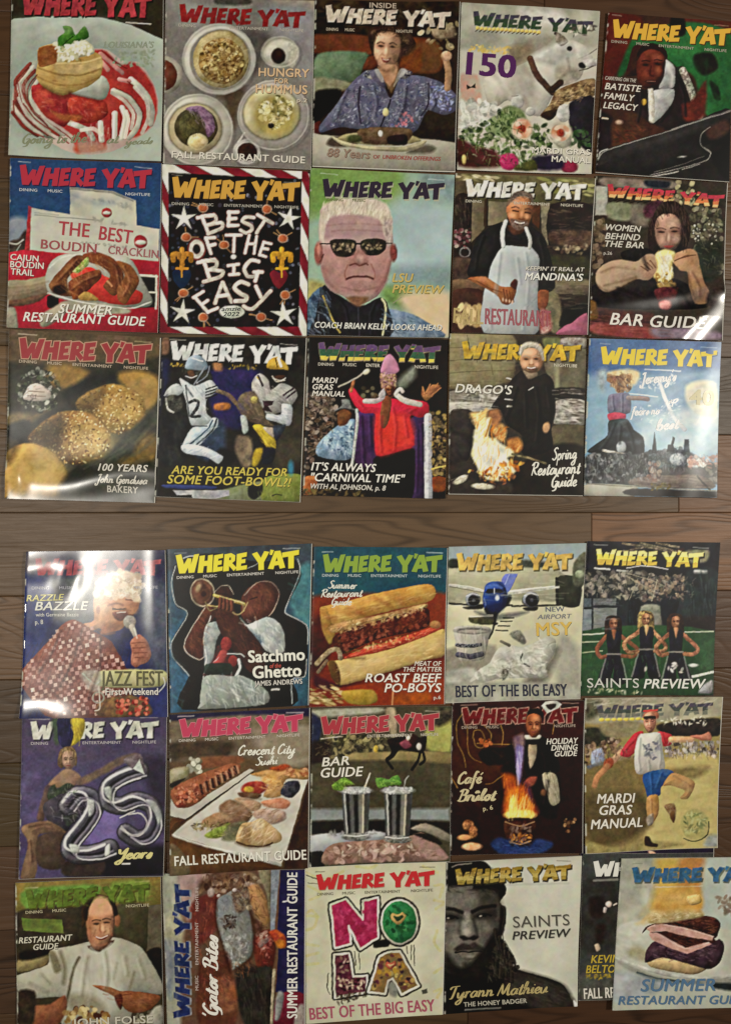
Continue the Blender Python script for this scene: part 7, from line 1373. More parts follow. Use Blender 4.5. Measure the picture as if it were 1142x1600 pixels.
def dancer_shorts():
    c = Cover((895, 1080), 247, '80,45 1075,35 1025,1120 78,1168', '8a7c50')
    c.F('8a8470', '75,30 1080,20 1050,180 80,230', c2='a09a84', ns=70, soft=24).F('3c3a2e', '80,70 200,70 180,160 90,200', soft=40, c2='5c5a48', ns=30)
    c.F('2a2a22', '80,270 180,260 260,320 220,390 80,400', soft=20, c2='3c3c30', ns=30).F('8c8264', '200,230 460,210 440,300 300,340 200,300', soft=24, c2='746a50', ns=50)
    c.F('1e1a16', '620,230 1050,190 1045,320 700,320 620,290', soft=16, c2='342c26', ns=40)
    c.S('4c3c30 6a5444 8a7058 352a22 a08c78', '80,380 300,330 440,420 440,480 90,560', 110, 8, 20)
    c.F('8c94a8', '130,440 200,410 220,510 130,540', soft=14, c2='a4acb8', ns=20).F('5c6c90', '100,540 210,520 200,560 110,570', soft=12)
    c.S('7c746c 9c948c 5c544c b8b0a8 463e38', '640,370 1050,360 1040,500 660,480', 130, 8, 20, .8)
    c.F('7c6c44', '90,560 440,480 520,600 500,760 80,780', soft=40, c2='6a5c3a', ns=80).F('a89a64', '640,500 1045,490 1035,1120 520,1120 600,760', c2='b4a670', ns=140, soft=30).F('665636', '660,560 980,540 900,620 760,640 640,620', soft=40, a=.7)
    c.F('4c4028', '90,760 480,730 560,940 500,1000 380,1080 200,1120 90,1050', soft=60, c2='5c4e30', ns=90).F('a29460', '80,1080 300,1130 520,1080 800,1100 600,1140 80,1165', soft=24)
    c.F('a0a49a', '960,1040 1030,1030 1025,1115 930,1110', soft=30)
    c.H(165, 190, 1010, 165, 95, '4c4c48', sh=None, ras=True, grad=['4c4850', '4a4e48', '6c6c60'])
    for i in range(8): c.E('c8b458', 200+i*44, 203-i*1, 20, 12, soft=6)
    c.S('b8b4a0 d0ccb8', '600,200 960,180 960,240 620,240', 30, 6, 14, .4)
    c.F('a86c54', '500,160 540,130 600,140 605,190 500,190', soft=12, c2='8a5444', ns=20)
    c.face(545, 220, 90, 140, 'cc9c80', '9c6c56', 'e4bca0', lit=-1).L('1a1614', 22, '510,186 580,184').L('b84a44', 12, '505,140 600,130')
    c.L('c09878', 46, '350,430 280,500', soft=10).F('a8343c', '330,450 370,380 440,300 500,290 470,400 400,470 350,470', c2='b84048', ns=40).F('a03038', '600,290 700,310 705,380 640,390', c2='b84048', ns=30)
    c.L('b89068', 44, '700,345 850,345', soft=10, c2='c8a884', ns=30).F('b88068', '840,320 930,310 980,290 1000,350 920,350', soft=10, c2='a46850', ns=24).E('a85c3c', 250, 520, 34, 44, 30, soft=10)
    c.L('b08058', 42, '240,540 170,620 150,680', soft=12, c2='946848', ns=30)
    c.F('bcb8b0', '460,320 520,300 620,300 640,430 655,560 560,590 450,590 435,450', c2='aca8a0', ns=80)
    c.S('6c6c74 54545c 8c8c90', '490,370 610,360 610,460 570,500 510,460', 40, 8, 18, .6)
    c.F('2c5488', '500,600 640,560 720,580 690,640 630,690 620,750 540,770 510,700', c2='244878', ns=60)
    c.F('b08c60', '690,600 740,590 870,650 860,720 820,780 770,770 800,720 700,680 640,680', c2='9c764c', ns=60).F('b08858', '525,770 605,750 610,880 560,960 530,950', c2='94703f', ns=50)
    c.F('a89c8c', '520,910 570,880 570,950 530,970', soft=12).F('8a7458', '650,830 720,810 740,880 720,950 690,890', c2='5c3c24', ns=30, soft=12).F('5c3c20', '700,870 730,870 725,950 700,920', soft=12).F('3c2c1c', '510,1050 540,1050 560,1090 600,1100 590,1125 510,1110', soft=10)
    c.E('9a9460', 875, 960, 104, 110, soft=14, c2='8c8858', ns=40, f=0, a=.8).S('5c603c a8a878 6c7048', '800,880 960,880 960,1010 800,1020', 46, 8, 24, .4).L('3c4028', 8, '790,1060 870,1080 960,1030 975,940')
    for t, x0, y0, x1, y1 in (('MARDI', 165, 808, 440, 800), ('GRAS', 182, 890, 418, 885), ('MANUAL', 118, 992, 490, 975)): c.T(t, x0, y0, x1, y1, 66, 'd8d4ca', 'i', sh='4a4030')
    c.folds('6c6a68', 'e0dcd6', 14, '480,340 470,460 480,570', '620,340 630,480 620,560', '540,500 550,580', a=.45).folds('16345c', '4c7cb4', 14, '560,600 570,740', '640,590 600,700', a=.6).folds('7c1c24', 'cc6064', 12, '360,440 430,360 470,310', '640,310 660,370', a=.6).folds('7c5838', 'd0b088', 12, '560,780 565,900', '720,610 840,680', a=.5)
    c.K('c4b880 8c7e50 a89c68', '650,520 1035,510 1030,1100 560,1100 620,780', 80, 120, 5, 20, 15, .3, soft=24).K('5c5030 3a3220 6c6040', '100,780 480,750 540,940 200,1100', 60, 120, 10, 20, 15, .35, soft=24).K('b8b0a8 54483e 8c8278 d0c8c0', '650,370 1050,360 1040,490 670,480', 110, 26, 85, 8, 25, .7).K('a08a70 3c2e24 6c5644', '90,390 300,340 430,430 100,550', 80, 30, 80, 8, 30, .7).K('d8d4c4 6c6a5a', '90,50 1060,40 1040,90 100,100', 50, 90, -20, 12, 30, .4)
    add(c, 'tan magazine showing a costumed dancer in blue shorts kicking one leg')
dancer_shorts()

# ---- bottom row
def chef_pointing():
    c = Cover((10, 1350), 260, '60,125 1065,80 1085,1200 75,1235', '3c3424')
    c.F('806c38', '55,120 1070,80 1070,290 700,300 300,300 55,330', c2='6c6434', ns=90, soft=14)
    c.F('5c7c34', '130,170 620,140 600,240 400,270 140,300', c2='6c8c40', ns=80, soft=24).F('6c8038', '720,130 980,110 960,240 760,260', soft=30, c2='7c8c40', ns=60)
    c.S('445c24 7c9c4c', '140,180 600,150 560,270 150,290', 50, 8, 30, .4, a=.6).L('3c3a1c', 10, '750,240 790,160', soft=14)
    c.F('3c3426', '60,330 540,280 540,560 100,600', c2='2c261c', ns=80, soft=20).F('3f3926', '740,290 980,290 960,600 780,580', c2='4a4430', ns=70, soft=16).F('4c4436', '980,280 1075,270 1070,600 970,590', sm=0, c2='5c5444', ns=50).F('1d1713', '970,600 1075,580 1075,820 1000,760', soft=14)
    c.F('5c7434', '105,365 380,375 395,470 280,465 120,450', sm=0, c2='6c7c38', ns=50)
    c.F('7c7050', '80,660 300,600 260,700 80,740', soft=14, c2='94865c', ns=40).F('241c14', '100,600 300,570 290,620 110,660', soft=20)
    c.F('a8a594', '65,770 280,690 300,590 440,560 560,530 740,500 900,550 970,620 1070,800 1070,890 900,880 870,1000 800,1100 380,1100 400,940 340,910 180,920 70,860', c2='9a9786', ns=120)
    c.F('b4b2a4', '480,600 740,560 780,800 740,1000 480,980 440,760', soft=60, a=.7, c2='c0beb0', ns=90)
    c.L('6c6650', 18, '500,640 460,720 430,860 400,1000', soft=16).L('6c6650', 26, '370,600 400,720 390,820', soft=24, a=.7).L('7c7660', 22, '880,740 850,860', soft=18, a=.8).L('8a8470', 20, '760,680 740,780', soft=20, a=.6).F('5c5234', '290,600 330,600 380,720 330,740', soft=20, a=.6)
    c.F('6c6244', '440,900 560,890 680,980 640,1060 440,1000', soft=50, a=.5)
    c.F('4c2c20', '560,560 740,520 640,600', soft=14)
    c.F('322418', '520,300 560,230 640,205 710,230 760,310 740,350 700,380 560,400 520,430', soft=10, c2='46341f', ns=30)
    c.E('8a5c40', 762, 385, 20, 44, soft=8)
    c.F('b8896a', '548,400 556,320 600,250 690,250 738,330 745,420 728,500 690,560 640,592 596,575 562,510', soft=10, c2='a87858', ns=90, f=.4)
    c.E('d8ac88', 655, 300, 56, 34, soft=54, a=.8).E('d4a682', 690, 450, 30, 30, soft=34, a=.85).E('c49674', 600, 460, 24, 28, soft=30, a=.7).F('86583e', '550,400 575,330 590,420 590,520 565,500', soft=34, a=.75)
    for x, y in ((618, 405), (688, 396)): c.E('8a6046', x, y-2, 32, 15, soft=16, a=.7).E('33221a', x, y+2, 18, 6, soft=8).L('4c3628', 9, [(x-28, y-18), (x, y-26), (x+28, y-18)], soft=9, a=.85)
    c.L('8a5c42', 11, '648,410 642,455 660,468 680,462', soft=12, a=.8).E('dcb08c', 660, 440, 10, 26, soft=14, a=.8).L('8a5c42', 9, '612,450 598,490', soft=12, a=.6).L('8a5c42', 9, '712,440 724,486', soft=12, a=.6)
    c.F('74382c', '606,492 650,502 702,484 680,512 640,518', soft=9).L('e0cfbc', 7, '616,496 650,505 694,490', soft=7, a=.9).L('9a6a4e', 10, '620,548 655,555 690,540', soft=14, a=.6)
    c.E('d8ac84', 660, 280, 60, 34, soft=60, a=.5)
    c.F('7c4c30', '590,830 700,840 780,870 860,870 1030,890 1060,930 980,1000 860,1020 780,960 740,910 640,860', c2='8f5e3e', ns=50).F('5c2c20', '740,910 790,890 800,960 780,1000', soft=12).L('6a3c28', 8, '800,900 860,890')
    c.F('7a4c34', '180,980 300,960 400,900 410,1000 350,1100 170,1100', c2='8c5c40', ns=50, soft=14).F('2a211a', '80,880 190,870 200,960 180,1100 80,1100', soft=20, c2='3c3024', ns=40)
    c.S('a89460 c4b484 7c5c34 4a2c1c 8a6c44', '400,1020 560,970 700,1030 700,1100 400,1090', 60, 12, 26, .8).F('b0ac9c', '1000,1000 1075,970 1075,1100 980,1100', soft=14).S('94907c 6c6852', '900,1030 1000,1010 1000,1090 880,1090', 24, 8, 18)
    c.L('c8c0a0', 9, '130,160 215,155', a=.8).L('a8a070', 10, '890,118 985,112', a=.8)
    c.H(140, 300, 990, 250, 130, '64782f', sh='565626', ras=True)
    c.F('bc9070', '556,345 580,262 640,215 700,245 730,340', soft=24, c2='c89c7a', ns=60, f=0).F('322418', '530,370 530,300 560,240 600,225 570,290 556,380', soft=14).F('322418', '700,235 745,270 768,340 740,350 722,290', soft=14)
    c.D(135, 335, 985, 285, 'b8b090', skip=(2,))
    c.T('RESTAURANT', 88, 540, 455, 518, 40, 'd0ccb8', 'i', sh='241c14').T('GUIDE', 188, 585, 360, 575, 38, 'd0ccb8', 'i', sh='241c14')
    c.T('JOHN FOLSE', 455, 1115, 1010, 1085, 50, 'c4c0b0', 'b', sh='5c5440')
    c.folds('75705c', 'd0cec0', 22, '560,640 540,760 520,900', '680,600 700,740 690,860', '820,640 840,760', '920,660 960,780', '240,760 300,820', '160,820 280,880', a=.5).L('cfcdbf', 16, '580,570 640,610 720,540', soft=14, a=.6)
    c.K('c4c2b4 8a8674', '460,620 760,580 760,960 460,960', 40, 120, 80, 18, 20, .25, soft=20).K('5c4e34 2a241a 463c2a', '70,340 520,310 520,540 100,580', 50, 120, 5, 20, 15, .35, soft=24).K('8c5c3c 5a3422 a8744c', '600,840 860,880 1040,900 980,990 800,980', 50, 60, 20, 9, 25, .45).K('94a050 4a6024 6c8838', '80,140 1060,100 1050,270 80,310', 90, 80, -5, 14, 30, .35, soft=14)
    add(c, 'magazine showing a smiling chef in a white jacket pointing with one finger')
chef_pointing()

def gator():
    c = Cover((245, 1340), 250, '35,110 1060,75 1055,1185 75,1215', '5c4436')
    c.F('9c9c8c', '35,110 160,110 150,600 170,1210 60,1210', c2='8a8a7a', ns=90, soft=30).F('b0ac90', '60,420 180,400 180,640 60,700', soft=40).F('6a7078', '40,600 140,640 110,1000 50,900', soft=50, c2='808488', ns=50)
    c.F('a48c88', '150,120 380,110 300,190 260,420 200,420', soft=40, c2='8c7470', ns=60).F('5c2c24', '240,330 440,240 430,480 340,600 260,600', c2='6a3830', ns=70, soft=30)
    c.F('6c5444', '340,160 440,110 620,90 720,130 780,250 820,420 820,540 760,600 700,560 640,300 420,240 300,260', c2='80684e', ns=70, soft=16)
    c.S('94806c 5c4434 a89484 4a3226 786250', '320,130 700,100 760,200 640,260 360,230', 80, 10, 28, .6).E('b09c90', 385, 245, 26, 34, soft=12)
    c.F('a88458', '650,210 720,190 780,300 800,440 770,480 700,400 660,280', soft=16, c2='94704a', ns=60).F('6c6450', '720,90 810,90 810,440 780,250', soft=14, c2='847c64', ns=24)
    c.F('787874', '440,290 520,240 570,220 640,260 660,400 690,560 670,700 560,790 510,810 480,640 430,480 420,370', c2='7c7c76', ns=60)
    c.F('8a8e90', '440,290 540,240 520,340 450,430 425,390', soft=24).S('a4a4a0 6c6860 8e8c86', '480,560 680,540 650,720 540,790 490,700', 80, 8, 22, .6)
    c.S('3c302a 54463c 2c221e', '450,410 580,410 560,500 470,500', 40, 7, 18, .5).F('54443a', '540,230 640,210 660,330 580,400 540,320', soft=20, c2='7c6c58', ns=24, nk=1.4)
    c.E('b0a49c', 440, 268, 14, 12).E('b4a8a0', 552, 228, 14, 14).E('a8987c', 660, 355, 22, 20, soft=10)
    c.F('4c2a20', '300,760 480,660 540,820 560,1190 300,1190', c2='5e3828', ns=60, soft=24).F('6c4434', '440,860 580,900 570,1080 450,1090', soft=30, c2='8a5c40', ns=30).E('a0603c', 540, 970, 44, 50, soft=30, a=.7)
    c.F('54261f', '690,560 840,520 830,780 720,800', c2='6c3428', ns=50, soft=16).S('a88c80 c0a498 8c5044', '700,480 820,540 800,740 700,620', 24, 8, 22, .7).F('94766c', '720,610 790,560 800,590 740,640', soft=10)
    c.F('241f1c', '560,820 700,780 830,800 820,1190 620,1190', c2='343028', ns=70, soft=24)
    c.F('8a9096', '815,85 880,80 840,520 810,540', sm=0, soft=10).F('1f1c38', '885,82 1062,75 1055,970 850,955 870,640 920,640 860,540', sm=0, c2='28244a', ns=90)
    c.F('8c3a28', '800,530 850,510 920,560 920,640 860,620 830,580', soft=14, c2='b8602c', ns=30).E('c07830', 880, 610, 30, 30, soft=20)
    c.F('6c2030', '880,970 1055,970 1052,1180 830,1190', c2='5a1c2a', ns=60, soft=12).F('8c8a88', '860,960 910,970 880,1140 840,1150', soft=16).L('a89c84', 22, '838,800 818,1180', sm=0, c2='7c705c', ns=30).F('a0948c', '1010,1060 1055,1050 1050,1190 980,1190', soft=20)
    c.L('d8d8d0', 10, '905,310 940,300')
    # this cover is laid out sideways: the masthead reads upwards
    c.H(235, 1140, 235, 180, 120, '2c3866', sh='8c8c90', ras=True, shift=(10, 0))
    for t, y0, y1 in (('MUSIC', 945, 840), ('ENTERTAINMENT', 760, 455), ('NIGHTLIFE', 375, 205)): c.T(t, 296, y0, 294, y1, 22, 'b8a8a0')
    c.T("'Gator Bites", 432, 1130, 432, 545, 104, 'e0ddd4', 'c', wd=.28)
    c.T('SUMMER RESTAURANT GUIDE', 1005, 1140, 1005, 98, 72, 'dcdad2', 'b')
    c.K('9c9e9c 4c4a44 a8aaa8 64625c', '440,300 570,230 650,280 690,560 660,700 520,800 430,480', 150, 40, 70, 8, 50, .55).K('8a6248 4a2c20 a87c58 341c14', '320,150 720,120 800,420 760,580 660,300 420,240', 130, 50, 60, 9, 60, .55).K('8c4434 3c1c14 6c3424 a86048', '250,350 430,260 420,480 300,760 480,680 540,900 320,1150', 150, 60, 70, 10, 40, .5).K('8a3c30 c08478 5c201a', '700,560 830,530 820,780 720,790', 60, 40, 60, 8, 60, .6).K('3c3830 15120f 4c463c', '580,830 820,810 810,1170 640,1170', 60, 90, 80, 14, 20, .45)
    c.K('b8b8aa 767668 a0a092', '50,130 150,130 140,600 160,1190 70,1190', 60, 120, 85, 16, 12, .35, soft=16)
    c.F('3c2218', '300,160 420,110 600,92 560,140 400,180 320,230', soft=40, a=.5).F('4a2a1c', '680,420 760,500 720,560 690,520', soft=24, a=.7).K('2c1810 6a4028 8a5a38', '560,760 720,720 700,830 560,850', 40, 50, 60, 9, 50, .6).L('2a1a12', 18, '420,300 425,480 480,660 520,820', soft=24, a=.55).L('2a1a12', 16, '650,300 690,520 680,700 560,800', soft=24, a=.5)
    add(c, 'magazine laid sideways with white script lettering running up its dark cover')
gator()

def nola():
    c = Cover((460, 1330), 260, '72,100 1040,65 1015,1115 75,1185', 'bab89e', warp=5)
    c.F('c0bea8', '200,250 1000,200 1000,1080 120,1140', soft=120, c2='b4b29a', ns=200)
    for p in ('80,140 200,190 330,130', '90,230 180,290 100,330', '80,440 150,450 130,520 80,540', '80,420 120,400 160,450', '85,640 160,650', '85,720 160,700', '85,780 160,770', '960,230 1020,230 1000,310', '960,330 1030,350 970,390', '980,540 960,620 1000,680', '960,960 1010,940 980,1000', '880,100 980,140', '420,100 520,110 560,90', '960,830 1010,800'):
        c.L('b0a868', 20, p, c2='c0ba88', ns=24, a=.5, f=0)
    for p in ('80,160 200,200', '90,210 160,220', '230,840 220,930 240,980', '770,650 775,700', '800,640 800,740', '820,640 822,780', '410,690 415,780', '440,700 445,810'): c.L('3a3428', 6, p)
    def letter(p, fill, c2, ns, sm=0):
        c.F('201813', p, sm=sm, grow=22, soft=8); c.F('d8d4c0', p, sm=sm, grow=10, soft=7); c.F(fill, p, sm=sm, grow=-6, soft=7, c2=c2, ns=ns, nk=1.3)
    c.F('201813', '550,620 640,600 640,650 540,660', soft=10)
    letter('245,365 350,325 465,470 470,335 570,315 570,590 445,670 370,510 385,635 275,665', 'a8385c', '8c2444', 40)
    c.S('bc4c70 942c50', '265,370 340,340 450,500 480,350 560,330 560,570 450,640 360,490 370,620 290,640', 60, 8, 20, .5, a=.7)
    c.E('201813', 718, 480, 146, 172, soft=8).E('d4d4c0', 718, 480, 132, 158, soft=7).E('2c6840', 718, 480, 118, 144, soft=7, c2='347848', ns=60)
    c.S('1c4428 22502e 40804c', '640,360 790,360 820,480 780,600 660,600 610,480', 40, 10, 22, .7)
    c.F('c0a868', '705,500 655,455 665,420 705,430 740,412 765,440 750,470', soft=8).F('3c5438', '705,478 675,450 680,438 705,448 735,432 745,448', soft=8)
    letter('270,715 370,700 400,860 495,855 490,965 275,1005', '4a2430', '6a3c44', 24)
    c.S('b09880 8c7460 2a1218 c8b49c', '295,730 360,720 380,870 480,890 470,940 300,970', 60, 7, 16, .6)
    letter('580,720 640,690 720,685 850,920 735,980 670,870 640,885 615,975 505,965', '8a6a40', '6a5a3c', 40)
    c.S('3c2a2c a08038 b4a060 5c3438 a87048', '590,740 710,700 820,910 740,950 670,840 600,950 530,940', 50, 9, 22, .8)
    c.F('b06048', '655,810 620,780 630,755 655,765 685,750 695,775', soft=8).F('b8946c', '655,795 635,775 655,775 680,768', soft=6)
    c.F('8c8c80', '635,920 670,890 710,960 690,1000 650,980', soft=20).F('55564a', '870,950 910,940 915,970 880,978', sm=0)
    c.S('2c241c 4a4030', '280,1000 490,960 480,1000 340,1040 290,1050', 30, 6, 16, .5)
    c.H(150, 262, 965, 232, 112, 'b8282c', sh='94806c', shift=(4, 6))
    c.L('4a4438', 6, '140,135 205,132').L('4a4438', 6, '860,105 960,105')
    c.D(155, 300, 950, 270, '6a6452')
    c.T('BEST OF THE BIG EASY', 105, 1155, 962, 1090, 78, '9c4a5c', 'b', sh='c8b0a8')
    add(c, 'pale magazine with large red and green patterned letters spelling NOLA')
nola()

def portrait():
    c = Cover((680, 1325), 260, '70,95 1003,48 970,1080 55,1140', 'b4b3a4')
    c.F('bcbbac', '480,120 1010,60 990,900 600,860 480,500', soft=120, c2='b0afa0', ns=260)
    c.F('14110f', '50,140 120,90 240,72 340,90 395,160 470,240 480,310 440,370 480,420 470,540 440,600 440,660 500,700 545,770 560,830 760,890 880,940 945,1080 940,1100 50,1150', c2='1c1815', ns=140)
    c.F('2c2824', '560,840 760,890 880,940 930,1010 940,1080 700,1110 500,1000 480,900', soft=40, c2='38332c', ns=90)
    c.F('57534b', '60,290 260,285 400,305 442,400 425,560 380,680 320,780 230,840 120,850 60,780', soft=34, c2='625d55', ns=110, f=0)
    c.F('3a352f', '300,300 420,310 445,420 430,560 380,690 330,740 360,560 300,480', soft=70, a=.8)
    c.F('7c776c', '70,520 170,500 190,600 150,680 80,690', soft=60).F('847f74', '80,330 240,320 270,375 90,390', soft=60, a=.8).F('6f6a60', '280,510 370,500 390,560 320,620 280,600', soft=50, a=.9)
    c.F('959084', '185,450 225,450 245,570 215,600 180,580', soft=36).E('a09b8f', 208, 572, 24, 22, soft=26)
    c.F('2b2723', '62,440 170,455 180,490 60,500', soft=34, a=.85).F('2b2723', '255,450 400,420 405,470 270,490', soft=34, a=.85)
    c.L('15110f', 24, '62,412 120,418 178,440', soft=16).L('15110f', 24, '250,436 320,406 402,398', soft=16)
    c.L('14110f', 13, '70,470 105,464 150,480', soft=9).L('14110f', 13, '285,470 330,452 378,462', soft=9).E('0e0c0b', 108, 476, 17, 11, soft=8).E('0e0c0b', 330, 463, 18, 12, soft=8).E('a29c90', 85, 479, 9, 5, soft=7, a=.8).E('a8a296', 306, 467, 10, 6, soft=7, a=.8)
    c.L('3a352f', 16, '165,470 160,560 165,600', soft=24, a=.6).L('2c2824', 18, '258,490 275,560 285,605', soft=24, a=.8)
    c.F('1b1815', '160,608 190,598 225,612 262,598 292,612 262,634 225,628 190,632', soft=14, a=.9)
    c.F('2a2521', '125,690 180,652 225,660 270,650 335,695 300,712 225,700 150,712', soft=18, c2='38332d', ns=24)
    c.F('6a645a', '140,716 190,704 225,710 265,702 310,714 270,762 190,766', soft=14, c2='585249', ns=30).L('100d0c', 10, '132,716 190,709 225,715 265,708 318,712', soft=8).E('8a857a', 225, 742, 40, 9, soft=14, a=.6)
    c.F('211c19', '75,720 130,790 170,830 260,835 320,780 360,690 380,740 300,880 130,880 60,800', soft=40, a=.9).F('3e3933', '185,785 265,785 250,830 200,832', soft=26, a=.9)
    c.F('161310', '300,720 420,560 440,660 520,740 540,830 420,900 300,880 100,860 62,800 200,820', soft=30, c2='201c18', ns=60)
    c.S('2a2620 100d0b 343028', '420,660 520,720 560,820 420,920 360,860', 44, 8, 22)
    c.E('c0bcb0', 518, 802, 18, 10, soft=6).F('201c18', '440,410 480,410 470,560 440,600', soft=14)
    c.L('8a8478', 9, '110,120 160,105 240,100', a=.7)
    c.L('6a665c', 26, '130,280 240,265', soft=12, a=.8)
    c.H(135, 248, 935, 210, 112, '94803c', sh='3a3424', ras=True, grad=['8a7434', 'a08a48', 'a89658', '8f7c40'])
    c.L('6a685c', 6, '830,80 925,84').L('a0a094', 16, '480,250 910,235', soft=12, a=.6)
    c.T('SAINTS', 530, 545, 920, 525, 76, '47443c', 'r', sh='8a887c').T('PREVIEW', 525, 628, 930, 605, 56, '2c2a26', 'i', sh='8a887c')
    c.T('Tyrann Mathieu', 90, 1035, 770, 990, 84, 'b0a06c', 'c', wd=.22).T('THE HONEY BADGER', 190, 1088, 622, 1060, 30, 'b4b0a0', 'b')
    c.L('8c8c84', 10, '200,1110 440,1095', a=.6).F('c8c8c0', '945,1040 985,1070 955,1085', soft=8)
    for i in range(7): c.L('1c1815' if i % 2 else '2c2721', 26, [(405+i*16, 560+i*26), (425+i*15, 700+i*14), (400+i*20, 880+i*6)], soft=9, f=.5)
    for p in ('440,380 470,430 455,560 470,680', '470,640 520,720 545,800', '420,640 440,760 430,880'): c.L('3c372f', 8, p, a=.7)
    c.K('242019 0c0a09 3a352f', '60,150 380,110 460,250 450,330 60,290', 60, 60, 10, 10, 30, .4).K('3c372f 0e0c0a 524c42', '420,660 540,780 560,840 400,940 340,880', 60, 40, 60, 10, 50, .7).K('4a453c 221e1a', '520,900 760,900 920,1010 900,1080 540,1080', 50, 110, 25, 14, 15, .4)
    add(c, 'magazine with a black and white close portrait of a man')
portrait()

def hidden_edge():
    c = Cover((890, 1325), 252, '70,-30 1015,-14 990,1050 80,1070', '1c1424')
    c.F('1d1728', '40,-30 1030,-30 1030,80 40,80', c2='2a1c34', ns=60)
    c.E('c09080', 575, 30, 30, 14, rot=25).E('b07c84', 770, 44, 18, 10)
    c.L('8c90a0', 6, '845,30 940,32')
    add(c, 'magazine almost hidden, only its dark purple top edge showing', z=0.0, top=-.0005)
hidden_edge()

def cook_grey():
    c = Cover((890, 1325), 252, '85,35 1010,25 960,1050 52,1075', '3c3e3c')
    c.F('34332f', '80,250 320,240 310,700 70,700', c2='2a2724', ns=90, soft=40).F('2a201c', '130,350 230,340 220,480 140,470', soft=30).F('2c211c', '180,540 240,540 230,660 180,650', soft=30)
    c.F('52524a', '60,900 300,890 290,1060 55,1075', soft=40, c2='3e3e38', ns=50)
    c.E('c8b4a8', 265, 390, 22, 20, soft=10).L('b8a498', 10, '300,395 320,385').L('a89c94', 22, '240,420 235,440').F('b09c88', '165,680 190,670 205,710 180,725', soft=10)
    c.H(160, 195, 960, 185, 112, 'd4d4cc', sh='1c1c1c')
    c.L('6c6c64', 16, '160,222 330,215', soft=10)
    c.T('KEVIN', 140, 808, 345, 800, 54, 'b8a038', 'i', sh='1e1c14').T('BELTON', 105, 880, 368, 872, 54, 'b8a038', 'i', sh='1e1c14').S('a8903c 7c6c2c', '110,895 290,885 290,915 110,925', 26, 6, 12, .5)
    c.T('FALL RESTAURANT', 92, 1062, 620, 1035, 72, 'd4d0c4', 'b', sh='1e1c18')
    add(c, 'dark grey magazine mostly covered by the sandwich magazine on its right', z=0.0018, top=.0)
cook_grey()

